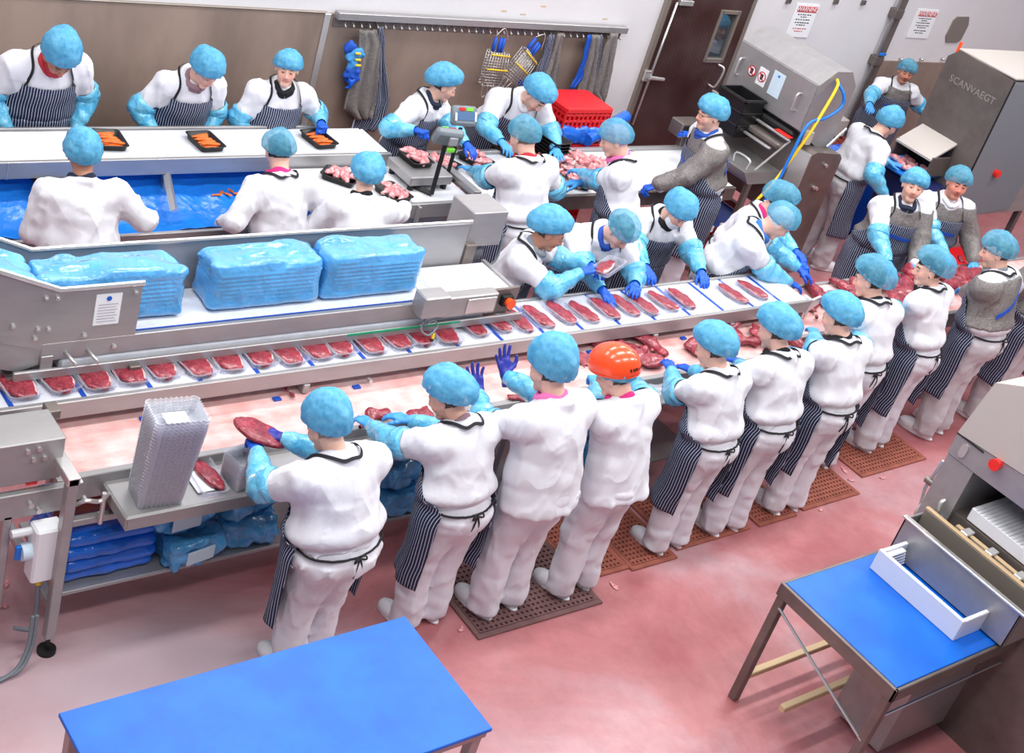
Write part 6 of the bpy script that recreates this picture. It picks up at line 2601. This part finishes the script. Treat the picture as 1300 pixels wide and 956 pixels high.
# magenta bin with lid at the lower right corner
p = atz(1292, 850, 0.5)
t = thing('magenta_bin', 'magenta lidded bin with a white label at the lower right edge', 'bin', (6.98, 1.93, 0))
part(t, 'body', 'magenta_bin', (-0.16, 0.16, -0.13, 0.13, 0, 0.42), c=0.03)
part(t, 'lid', 'magenta_bin', (-0.175, 0.175, -0.145, 0.145, 0.42, 0.46), c=0.015)
part(t, 'lid_band', 'rubber_black', (-0.165, 0.165, -0.135, 0.135, 0.408, 0.42))
part(t, 'label_card', 'card_white', (-0.165, -0.158, -0.06, 0.05, 0.2, 0.32), c=0.001)
part(t, 'handle', 'magenta_bin', (-0.19, -0.16, -0.05, 0.05, 0.34, 0.37))

# ------------------------------------------------------------------ hooded machine by the door, with hoses
hm_ = thing('hooded_machine', 'hooded steel machine with two red prohibition stickers by the brown door', 'machine')
XF, Y0, Y1 = 9.60, 6.92, 7.90
b = MB()
b.prism([(XF, 1.46), (XF, 1.90), (9.77, 2.03), (9.98, 2.03), (10.10, 1.90), (10.10, 1.33), (9.95, 1.28)], Y0, Y1, 'y')
b.build('hood', 'steel', hm_)
part(hm_, 'front_door', 'steel', (XF - 0.012, XF, Y0 + 0.01, Y1 - 0.005, 1.465, 1.895))
for y in (7.06, 7.80):
    sub(hm_, 'handle', MB().tube(bez([(XF - 0.01, y, 1.60), (XF - 0.06, y, 1.615), (XF - 0.06, y, 1.745), (XF - 0.01, y, 1.76)], 14), 0.010, 8), 'steel_bright', True)
for k, (y, rim) in enumerate(((7.66, False), (7.53, True))):
    if rim:
        part(hm_, 'sticker_backing', 'card_white', (XF - 0.015, XF - 0.012, y - 0.055, y + 0.055, 1.62, 1.78), c=0.001)
    sub(hm_, 'sticker', MB().cyl((y, 1.70), 0.048, XF - 0.018, XF - 0.015, 24, 'x'), 'ink_red', True)
    sub(hm_, 'sticker_face', MB().cyl((y, 1.70), 0.038, XF - 0.020, XF - 0.018, 24, 'x'), 'card_white', True)
    b = MB()
    b.box(XF - 0.022, XF - 0.020, y - 0.018, y + 0.014, 1.675, 1.715, c=0.0004)
    for j in range(4):
        b.box(XF - 0.022, XF - 0.020, y - 0.018 + 0.009 * j, y - 0.011 + 0.009 * j, 1.712, 1.728, c=0.0004)
    b.build('hand_symbol', 'ink_black', hm_)
    b = MB()
    mt = Matrix.Translation((XF - 0.0225, y, 1.70)) @ Matrix.Rotation(rad(45), 4, 'X')
    b.box(-0.0008, 0.0008, -0.040, 0.040, -0.005, 0.005, c=0.0002, mtx=mt)
    b.build('prohibition_bar', 'ink_red', hm_)
part(hm_, 'notice', 'paper_pale', (XF - 0.015, XF - 0.012, 7.28, 7.42, 1.60, 1.82), c=0.002)
sub(hm_, 'notice_symbol', MB().cyl((7.35, 1.785), 0.012, XF - 0.017, XF - 0.015, 14, 'x'), 'hose_blue', True)
part(hm_, 'lower_body', 'steel_dark', (9.68, 10.06, Y0 + 0.04, Y1, 0.62, 1.44))
part(hm_, 'roller', 'rubber_black', (9.56, 9.66, Y0 + 0.05, Y1 + 0.05, 1.36, 1.43), c=0.02)
part(hm_, 'rail', 'steel_bright', (9.50, 9.53, Y0 + 0.02, Y1 + 0.05, 1.36, 1.38), (9.40, 9.43, Y0 + 0.1, Y1 + 0.05, 1.24, 1.26))
part(hm_, 'roller', 'steel_dark', (9.44, 9.56, Y0 + 0.05, Y1 + 0.05, 1.26, 1.32), c=0.02)
part(hm_, 'red_edge', 'red_button', (9.50, 9.56, Y0 + 0.02, Y0 + 0.20, 1.385, 1.395))
b = MB()
b.prism([(9.20, 1.02), (9.70, 1.02), (9.70, 0.90), (9.30, 0.90)], Y0 + 0.1, Y1 - 0.05, 'y')
b.build('catch_tray', 'steel', hm_)
b = MB()
b.tube(bez([(9.25, 7.05, 1.03), (9.25, 7.05, 1.12), (9.25, 7.22, 1.12), (9.25, 7.22, 1.03)], 12), 0.009, 6)
b.tube([(9.30, 7.0, 1.05), (9.55, 6.95, 1.36)], 0.010, 6)
b.build('tray_handle', 'steel_bright', hm_, True)
conveyor_legs(hm_, (9.35, 9.95), (7.05, 7.8), 0.92, 'steel_dark')
# cabinet in front of it
b = MB()
b.prism([(9.70, 0.06), (9.70, 1.30), (9.76, 1.325), (10.10, 1.30), (10.14, 1.26), (10.14, 0.06)], 6.78, 7.12, 'y')
b.build('cabinet', 'steel_dark', hm_)
part(hm_, 'cabinet_edge', 'steel_bright', (9.685, 9.70, 6.78, 7.12, 0.06, 1.30))
for (x, z) in ((9.94, 1.20), (9.90, 0.98), (9.94, 0.97)):
    sub(hm_, 'cabinet_lock', MB().cyl((x, z), 0.016, 6.755, 6.78, 12, 'y'), 'steel_bright', True)
part(hm_, 'hose_clip', 'pale_plate', (9.66, 9.72, 6.86, 6.92, 1.36, 1.48))
sub(hm_, 'end_rail', MB().tube([(10.0, 6.88, 1.33), (10.14, 6.86, 1.52)], 0.012, 8), 'steel_bright', True)

yl = [aty(1063, 101, 6.90), aty(1062, 112, 6.84), aty(1040, 150, 6.76), aty(1022, 178, 6.72), aty(985, 228, 6.70), aty(955, 260, 6.70), aty(936, 279, 6.70)]
o = MB().tube(bez(yl, 48), 0.014, 8).build('yellow_hose', 'yellow', None, 'all')
tag(o, 'yellow air hose running down the front of the hooded machine', 'hose')
bl = [aty(1064, 106, 6.90), aty(1071, 120, 6.83), aty(1068, 136, 6.80), aty(1048, 150, 6.78), aty(1026, 158, 6.74), aty(1005, 196, 6.70), aty(985, 235, 6.68), aty(963, 266, 6.68), aty(953, 290, 6.60), aty(920, 318, 6.6), aty(892, 333, 6.6)]
o = MB().tube(bez(bl, 66), 0.014, 8).build('blue_hose', 'hose_blue', None, 'all')
tag(o, 'bright blue air hose looping beside the yellow hose to the floor', 'hose')
p = aty(924, 292, 6.72)
t = thing('hose_manifold', 'pale junction block where the yellow hose ends, on a wire trolley', 'hose fitting', (p[0], p[1], 0))
part(t, 'block', 'pale_plate', (-0.08, 0.06, -0.05, 0.05, p[2] - 0.05, p[2] + 0.05), c=0.008)
b = MB()
for k in range(5):
    b.tube([(-0.22 + 0.10 * k, -0.10, 0.35), (-0.22 + 0.10 * k, 0.15, 0.35)], 0.007, 5)
for (x, y) in ((-0.24, -0.1), (0.2, -0.1), (-0.24, 0.15), (0.2, 0.15)):
    b.tube([(x, y, 0), (x, y, p[2] - 0.04)], 0.008, 6)
b.tube([(-0.24, -0.1, 0.35), (0.2, -0.1, 0.35)], 0.008, 6)
b.tube([(-0.24, 0.15, 0.35), (0.2, 0.15, 0.35)], 0.008, 6)
b.build('wire_trolley', 'steel_dark', t, True)
part(t, 'green_tube', 'lime', (-0.16, 0.10, -0.12, -0.10, p[2] - 0.12, p[2] - 0.10), (-0.20, 0.0, -0.12, -0.10, p[2] - 0.20, p[2] - 0.18))
# black crate on the rollers and a drop box at the worker's hand
t = thing('black_crate', 'tall black plastic crate standing on the rollers of the hooded machine', 'crate', (9.42, 7.52, 1.19))
b = MB()
b.box(-0.13, 0.13, -0.16, 0.16, 0, 0.02)
for s in (-1, 1):
    b.box(s * 0.13 - 0.008, s * 0.13 + 0.008, -0.16, 0.16, 0, 0.36)
    b.box(-0.13, 0.13, s * 0.16 - 0.008, s * 0.16 + 0.008, 0, 0.36)
b.build('body', 'plastic_black', t)
for z in (0.10, 0.22, 0.33):
    b = MB()
    for s in (-1, 1):
        b.box(s * 0.135 - 0.010, s * 0.135 + 0.010, -0.175, 0.175, z, z + 0.02)
        b.box(-0.145, 0.145, s * 0.165 - 0.010, s * 0.165 + 0.010, z, z + 0.02)
    b.build('rib', 'plastic_black', t)
p = atz(878, 160, 1.15)
t = thing('tool_holder', 'open black and steel tool holder beside the spectacled worker', 'tool holder', (p[0] + 0.05, p[1] + 0.1, 0))
part(t, 'holder', 'steel_dark', (-0.14, 0.14, -0.08, 0.08, 1.02, 1.16), c=0.01)
part(t, 'dark_hollow_face', 'rubber_black', (-0.12, 0.12, -0.085, -0.07, 1.04, 1.14))  # flat black slab on the block, stands for the shaded hollow
part(t, 'stand', 'steel_dark', (-0.03, 0.03, -0.03, 0.03, 0, 1.02))
# red and blue tub low behind the spectacled worker
p = atz(938, 262, 0.35)
t = thing('red_tub', 'low red and blue tub on the floor under the hooded machine', 'tub', (9.62, 7.45, 0))
part(t, 'red_side', 'plastic_red', (-0.36, 0.34, -0.30, -0.28, 0.02, 0.36), (-0.36, -0.34, -0.30, 0.28, 0.02, 0.36))
part(t, 'blue_liner', 'plastic_blue', (-0.33, 0.33, -0.28, 0.27, 0.10, 0.34), c=0.03)
part(t, 'red_base', 'plastic_red', (-0.36, 0.36, -0.30, 0.30, 0.0, 0.03))
part(t, 'red_rim', 'red_tile', (0.30, 0.36, -0.30, 0.28, 0.34, 0.40), (-0.36, 0.36, -0.32, -0.27, 0.34, 0.38))

# ------------------------------------------------------------------ big dark machine at the right
bmx = thing('grading_machine', 'large dark steel machine with lettering on its side at the right edge', 'machine')
X2, YA, YC = 11.60, 6.37, 7.12
b = MB()
b.prism([(YA, 0.80), (YA, 2.22), (7.02, 2.24), (YC, 2.14), (YC, 0.95)], X2, X2 + 0.03, 'x')
b.build('side_panel', 'steel_dark', bmx)
b = MB()
b.prism([(YA + 0.01, 0.80), (YA + 0.01, 2.21), (7.02, 2.23), (YC, 2.13), (YC, 0.8)], X2 + 0.03, 13.2, 'x')
b.build('body', 'steel', bmx)
b = MB()
b.prism([(X2 + 0.005, 0.78), (X2 + 0.005, 2.20), (13.2, 2.20), (12.65, 1.25), (12.62, 0.86)], YA - 0.012, YA + 0.01, 'y')
b.build('end_panel', 'grey_plastic', bmx)
part(bmx, 'top_cover', 'pale_plate', (X2 + 0.02, 13.3, YA + 0.0, 7.05, 2.23, 2.25))
part(bmx, 'corner_seam', 'rubber_black', (X2 - 0.003, X2 + 0.005, YA - 0.013, YA + 0.003, 0.8, 2.22), c=0.001)
me = text_mesh('SCANVAEGT', 0.095, 0.0008)
o = link('lettering', me, 'letter_etch', bmx)
o.location = (X2 - 0.0015, 6.73, 1.97)
o.rotation_euler = (math.pi / 2, 0, -math.pi / 2)
sub(bmx, 'stop_button', MB().cyl((12.02, 1.28), 0.038, YA - 0.06, YA - 0.012, 18, 'y'), 'red_button', True)
b = MB()
b.prism([(11.28, 1.30), (11.60, 1.46), (11.60, 1.44), (11.28, 1.28)], 6.62, 7.06, 'y')
b.build('outfeed_hood', 'pale_plate', bmx)
part(bmx, 'hood_side', 'steel_dark', (11.30, 11.60, 6.61, 6.63, 1.12, 1.32))
part(bmx, 'hood_side', 'steel_dark', (11.30, 11.60, 7.05, 7.07, 1.12, 1.32))
part(bmx, 'hood_dark_face', 'rubber_black', (11.56, 11.60, 6.63, 7.05, 1.12, 1.42))  # black slab puts the shade under the hood into colour
part(bmx, 'outfeed_belt', 'hose_blue', (11.10, 11.60, 6.66, 7.12, 1.07, 1.10), c=0.008)
part(bmx, 'outfeed_chute', 'plastic_navy', (11.18, 11.60, 6.40, 7.0, 0.55, 1.05), c=0.02)
sub(bmx, 'chute_handle', MB().tube([(11.30, 6.38, 1.06), (11.46, 6.36, 1.08), (11.46, 6.40, 1.04)], 0.012, 8), 'steel_bright', True)
for (x, y) in ((11.75, 6.45), (13.0, 6.45), (11.75, 7.0), (13.0, 7.0)):
    part(bmx, 'leg', 'steel_dark', (x - 0.03, x + 0.03, y - 0.03, y + 0.03, 0, 0.82))
part(bmx, 'orange_flag', 'orange_button', (11.64, 11.66, 7.06, 7.09, 2.15, 2.30))
for i, (u, v) in enumerate(((1160, 174), (1170, 178), (1178, 183), (1165, 182), (1174, 175), (1184, 186))):
    p = atz(u, v, 1.12)
    o = link('meat_piece', PK[i % 6], None)
    o.location = (11.20 + 0.06 * i, 6.78 + 0.05 * ((i * 2) % 5), 1.10)
    o.rotation_euler = (0, 0, i)
    o.scale = (1.3,) * 3
    tag(o, 'pink meat portion on the blue outfeed belt of the large dark machine', 'meat', 'meat on the outfeed belt')
# blue lined tubs with meat
for i, (u, v, z, lab) in enumerate(((1133, 218, 0.72, 'blue lined tub of pink meat beside the striped-apron worker in the aisle'), (1078, 195, 0.80, 'blue lined tub behind the striped-apron worker'), (1188, 250, 0.62, 'blue lined tub behind the two chain mail workers'))):
    p = atz(u, v, z)
    t = thing('blue_tub', lab, 'tub', (p[0], p[1], 0), 0.1 * i, 'blue lined tubs')
    part(t, 'wall', 'plastic_blue', (-0.32, 0.32, -0.24, -0.21, 0.0, z - 0.02), (-0.32, 0.32, 0.21, 0.24, 0.0, z - 0.02), (-0.32, -0.29, -0.24, 0.24, 0.0, z - 0.02), (0.29, 0.32, -0.24, 0.24, 0.0, z - 0.02))
    part(t, 'base', 'plastic_blue', (-0.32, 0.32, -0.24, 0.24, 0.0, 0.05))
    lm = crumple('liner', 90 + i, (0.31, 0.23, 0.07), 'film_blue_deep', 0.03, 9, 0.022)
    o = link('liner', lm, None, t)
    o.location = (0, 0, z - 0.14)
    if i == 1:
        part(t, 'label_card', 'card_white', (-0.10, 0.10, -0.255, -0.245, z - 0.25, z - 0.12), c=0.002)
    else:
        for k in range(12):
            a = k * 2.4
            r_ = 0.035 * math.sqrt(k) * 1.5
            q = (p[0] + r_ * 1.2 * math.cos(a), p[1] + r_ * math.sin(a), z + 0.0)
            pink(q, k, a, 'pink meat piece in the ' + ('tub beside the striped-apron worker' if i == 0 else 'tub behind the chain mail workers'), 'meat in blue tub ' + 'ab'[i // 2])
# roller bench and pale box far back between the machines
rbn = thing('roller_bench', 'low bench of brown rollers by the wall joint post', 'bench', (12.15, 8.1, 0))
for k in range(7):
    b = MB()
    b.tube([(-0.6 + 0.14 * k, -0.4, 0.62), (-0.6 + 0.14 * k, 0.4, 0.62)], 0.04, 10)
    b.build('roller', 'red_tile', rbn, True)
part(rbn, 'side_rail', 'frame_metal', (-0.68, 0.32, -0.44, -0.40, 0.52, 0.66), (-0.68, 0.32, 0.40, 0.44, 0.52, 0.66))
for (x, y) in ((-0.62, -0.42), (0.28, -0.42), (-0.62, 0.42), (0.28, 0.42)):
    part(rbn, 'leg', 'frame_metal', (x - 0.02, x + 0.02, y - 0.02, y + 0.02, 0, 0.52))
pb_ = part(None, 'pale_box', 'pale_plate', (11.9, 12.35, 8.35, 8.7, 0.661, 0.86), c=0.01)
tag(pb_, 'pale cream box resting on the roller bench against the white wall', 'box')
# red low block and steel barrier at the right edge
rbk = thing('red_pallet_box', 'low red plastic pallet box behind the chain mail workers', 'pallet box', (11.55, 6.0, 0))
crate(rbk, 1.0, 0.55, 0.5, 'plastic_red', True)
br = thing('steel_barrier', 'low steel barrier rail at the right edge behind the line', 'barrier', (0, 0, 0))
b = MB()
b.tube([(12.2, 5.75, 0.0), (12.2, 5.75, 0.62), (14.0, 5.75, 0.62), (14.0, 5.75, 0.0)], 0.03, 8)
b.build('rail', 'frame_metal', br, True)
b = MB()
b.tube([(12.2, 5.75, 0.34), (14.0, 5.75, 0.34)], 0.02, 8)
b.build('lower_rail', 'frame_metal', br, True)

# ================================================================== the workers
LT, MID, DK = (236, 188, 168), (226, 172, 150), (196, 138, 112)
# --- behind the packing conveyor, backs to the steel wall
person('worker in red beard scarf looking down behind the packing conveyor, leftmost at the steel wall', (78, 66, 1.52), 180, 20, 48, 0, male=True, bulk=1.12, net='tall',
       hl=(-0.23, 0.20, 0.90), hr=(0.23, 0.20, 0.90), pl='relaxed', pr='relaxed', scarf='scarf_red', facecover='scarf_red', skin=DK)
person('worker in mauve scarf bent over the middle orange tray by the steel wall', (264, 81, 1.47), 180, 20, 34, 12, male=False, net='round', sheer=False,
       hl=(-0.16, 0.22, 0.90), hr=(0.24, 0.22, 0.92), scarf='scarf_mauve', skin=LT)
person('worker with black scarf and face up behind the right-hand orange tray', (366, 79, 1.47), 176, 12, 4, -24, male=False, net='low', bulk=1.02,
       hl=(408, 157, 1.06), hr=(0.23, 0.22, 0.92), pl='fist', glove='glove_royal', scarf='scarf_black', skin=LT, hair=(150, 120, 90))
person('worker in dark scarf turned to the weighing scale beside the hanging aprons', (566, 101, 1.46), 205, 16, 22, 34, male=False, net='floppy',
       hl=(592, 183, 1.06), hr=(528, 166, 1.16), pl='relaxed', pr='fist', glove='glove_royal', scarf='scarf_navy', skin=LT)
person('worker bending over the meat heap in front of the red crates', (686, 117, 1.43), 168, 30, 46, 18, male=True, bulk=1.14, net='floppy',
       hl=(706, 190, 1.04), hr=(636, 180, 1.06), pl='flat', pr='relaxed', scarf='scarf_white', skin=LT)
# --- backs to the camera in front of the packing conveyor
person('worker seen from behind at the blue sheeting, leftmost, with white sleeves', (106, 187, 1.47), -8, 12, 20, 0, male=True, bulk=1.12, net='round', sleeves=False, apron=False, tie=False,
       hl=(70, 282, 0.95), hr=(190, 276, 0.98), glove='glove_white', scarf='scarf_navy', skin=DK)
person('worker seen from behind with pink neckband and white glove at the blue sheeting', (355, 183, 1.47), 4, 12, 28, -10, male=False, bulk=1.0, net='low', sheer=True, sleeves=False, tie=False, apron=True,
       hl=(287, 281, 0.95), hr=(400, 262, 0.97), glove='glove_white', scarf='scarf_magenta', skin=LT, hair=(40, 32, 30))
person('worker seen from behind with black collar beside the weighing scale', (467, 216, 1.38), -14, 18, 26, -16, male=False, bulk=1.06, net='floppy', sleeves=False, apron=False, tie=False,
       hl=(405, 275, 0.95), hr=(520, 262, 0.97), glove='glove_pale', scarf='scarf_black', skin=LT)
person('worker with checked red neckband and bow tied behind reaching left past the scale', (667, 166, 1.57), 6, 8, 24, 4, male=True, bulk=1.06, net='low', sheer=True,
       hl=(584, 216, 1.0), hr=(680, 240, 1.0), pl='open', scarf='scarf_red', skin=LT, hair=(120, 96, 76))
person('worker with lilac headband and pink collar filling black trays at the meat heap', (783, 169, 1.58), 40, 10, 26, 14, male=False, bulk=0.98, net='low', sheer=True,
       hl=(722, 218, 1.03), hr=(738, 232, 1.02), pl='relaxed', scarf='scarf_pink', skin=LT, hair=(200, 150, 170))
person('worker in spectacles and grey chain mail standing at the end of the meat table', (907, 138, 1.68), 62, 10, 8, 12, male=True, bulk=1.06, net='low', sleeves=False,
       hl=(826, 240, 0.98), hr=(880, 172, 1.18), pl='grip', pr='relaxed', glove='glove_royal', mail=-1, scarf='scarf_blue', skin=LT, specs=True)
# --- behind the tray belt, facing the camera
person('worker with grey neck scarf holding up a steak tray behind the tray belt', (701, 286, 1.47), 222, 14, 22, 6, male=False, net='floppy', skin=DK,
       hl=(750, 338, 1.24), hr=(738, 346, 1.24), pl='grip', pr='grip', glove='glove_royal', scarf='scarf_grey')
person('worker with blue collar looking down at the steak tray held alongside', (793, 287, 1.44), 164, 24, 40, 16, male=False, net='low', sheer=True, skin=LT, bulk=1.06,
       hl=(806, 362, 1.12), hr=(766, 372, 1.10), glove='glove_royal', scarf='scarf_blue')
person('worker with white beard cover behind the tray belt, elbows wide', (865, 261, 1.47), 170, 18, 34, 6, male=True, net='round', skin=LT, bulk=1.1,
       hl=(890, 346, 1.10), hr=(822, 356, 1.10), glove='glove_royal', scarf='scarf_black', facecover='scarf_white')
person('worker mostly hidden behind another at the end of the tray belt', (993, 251, 1.42), 200, 18, 30, 20, male=False, net='floppy', sheer=True, skin=LT, hair=(40, 30, 28),
       hl=(1032, 346, 1.06), hr=(1018, 338, 1.06), glove='glove_royal', scarf='scarf_magenta')
person('worker with patterned blue scarf and white headband at the end of the tray belt', (995, 275, 1.50), 222, 20, 40, 14, male=False, net='low', sheer=True, skin=LT, hair=(220, 220, 226),
       hl=(1026, 352, 1.02), hr=(1006, 362, 1.02), glove='glove_royal', scarf='scarf_print')
# --- round the machines at the back right
person('worker in grey chain mail with blue straps by the far steel dado', (1152, 86, 1.50), 150, 16, 4, -12, male=True, net='low', bulk=1.06, skin=DK, mail=-1, mailarm=False, sheer=True,
       hl=(1185, 150, 1.05), hr=(1092, 152, 1.02), scarf=None, soiled=True)
person('worker in striped apron turned to the machine outfeed, standing in the aisle', (1131, 150, 1.57), -108, 14, 28, 8, male=True, net='round', bulk=1.04, skin=LT, soiled=True,
       hl=(1128, 206, 1.12), hr=(1124, 250, 0.98), scarf=None, pl='open', stance=0.12, step=0.05)
person('worker in chain mail and navy scarf looking up across the far meat belt', (1162, 229, 1.60), 156, 10, -6, -22, male=True, net='low', bulk=1.08, skin=LT, mail=-1, hair=(130, 100, 80),
       hl=(1162, 338, 1.0), hr=(1128, 338, 1.0), scarf='scarf_navy', soiled=True, hem=None)
person('worker in chain mail and open collar cutting meat beside the large dark machine', (1218, 226, 1.60), 154, 10, 0, -14, male=True, net='low', bulk=1.06, skin=(222, 150, 130), mail=-1, sheer=True,
       hl=(1236, 332, 0.98), hr=(1204, 332, 1.0), scarf='scarf_white', soiled=True)
# --- the near row, backs to the camera
person('worker nearest the clear tray stack lifting a steak, apron hanging loose', (414, 531, 1.40), 8, 14, 34, 10, male=True, bulk=1.30, net='tall', wrap=96,
       hl=(326, 572, 1.08), hr=(358, 556, 1.10), pl='grip', pr='grip', glove='glove_royal', glover='glove_indigo', scarf=None, skin=LT, hair=(150, 130, 120))
person('worker with black neck loop and tied bow, second in the near row', (568, 494, 1.41), 6, 16, 34, 26, male=True, bulk=1.06, net='floppy',
       hl=(470, 540, 1.02), hr=(520, 534, 1.02), pl='relaxed', scarf='scarf_mauve', skin=MID)
person('worker in plain white overalls with pink snood gesturing with dark gloves', (700, 459, 1.57), 4, 10, 24, 8, male=True, bulk=1.10, net='tall', apron=False, tie=False,
       hl=(608, 500, 1.18), hr=(642, 478, 1.20), pl='open', pr='open', glove='glove_indigo', scarf='scarf_pink', skin=LT, handdir_l=(-0.1, 0.5, 0.85), handdir_r=(-0.1, 0.5, 0.85))
person('worker wearing an orange safety helmet over a blue hair net', (782, 466, 1.46), 8, 14, 30, 20, male=False, bulk=1.02, net='low', apron=False, tie=False, helmet=True,
       hl=(752, 466, 1.12), hr=(800, 478, 1.08), pl='grip', scarf='scarf_magenta', skin=LT)
person('worker with bow tied behind beside the orange helmet, apron to the shins', (906, 434, 1.43), 4, 14, 30, 18, male=False, bulk=1.02, net='floppy',
       hl=(852, 470, 1.06), hr=(938, 456, 1.05), glove='glove_royal', scarf='scarf_white', skin=LT)
person('worker in black neckband with large round hair net, sixth in the near row', (986, 411, 1.48), 0, 14, 28, 14, male=True, bulk=1.04, net='floppy',
       hl=(878, 470, 1.0), hr=(1000, 440, 1.0), glove='glove_royal', scarf='scarf_black', skin=LT)
person('worker in black scarf at the steel end bracket of the tray belt', (1066, 395, 1.48), -2, 14, 28, 12, male=False, bulk=1.0, net='floppy',
       hl=(1030, 416, 1.10), hr=(1078, 410, 1.05), scarf='scarf_black', skin=LT)
person('worker in thick black scarf half hidden in the near row past the tray belt end', (1108, 348, 1.53), -6, 14, 22, 32, male=False, bulk=0.98, net='floppy', sheer=True,
       hl=(1058, 388, 1.05), hr=(1120, 376, 1.05), glove='glove_royal', scarf='scarf_black', skin=LT, hair=(34, 28, 28), hem=-0.06)
person('worker shown in profile with long striped apron and black scarf near the cut meat', (1184, 335, 1.55), 8, 14, 16, 42, male=False, bulk=0.98, net='floppy', sheer=True,
       hl=(1146, 398, 1.02), hr=(1172, 380, 1.0), scarf='scarf_black', skin=LT, hair=(36, 28, 26))
person('worker in grey chain mail with blue harness, back turned, at the right edge', (1270, 312, 1.66), 10, 10, 18, 30, male=True, bulk=1.06, net='low', sheer=True,
       hl=(1222, 372, 1.05), hr=(1290, 360, 1.02), mail=-1, sleeves=False, scarf='scarf_grey', skin=LT, soiled=True, hair=(40, 32, 30), apron=True, tie=True, wrap=100)
person('worker cut off by the right edge of the picture behind the chain mail worker', (1338, 300, 1.66), 0, 10, 20, 0, male=True, bulk=1.05, net='round', sleeves=False, mail=-1, strap=False,
       scarf='scarf_black', skin=LT, soiled=True)
person('person outside seen through the narrow window of the brown door', (914, 30, 1.40), 150, 0, 0, 20, male=True, net='round', scarf=None, apron=True, skin=MID, group='people beyond the door')
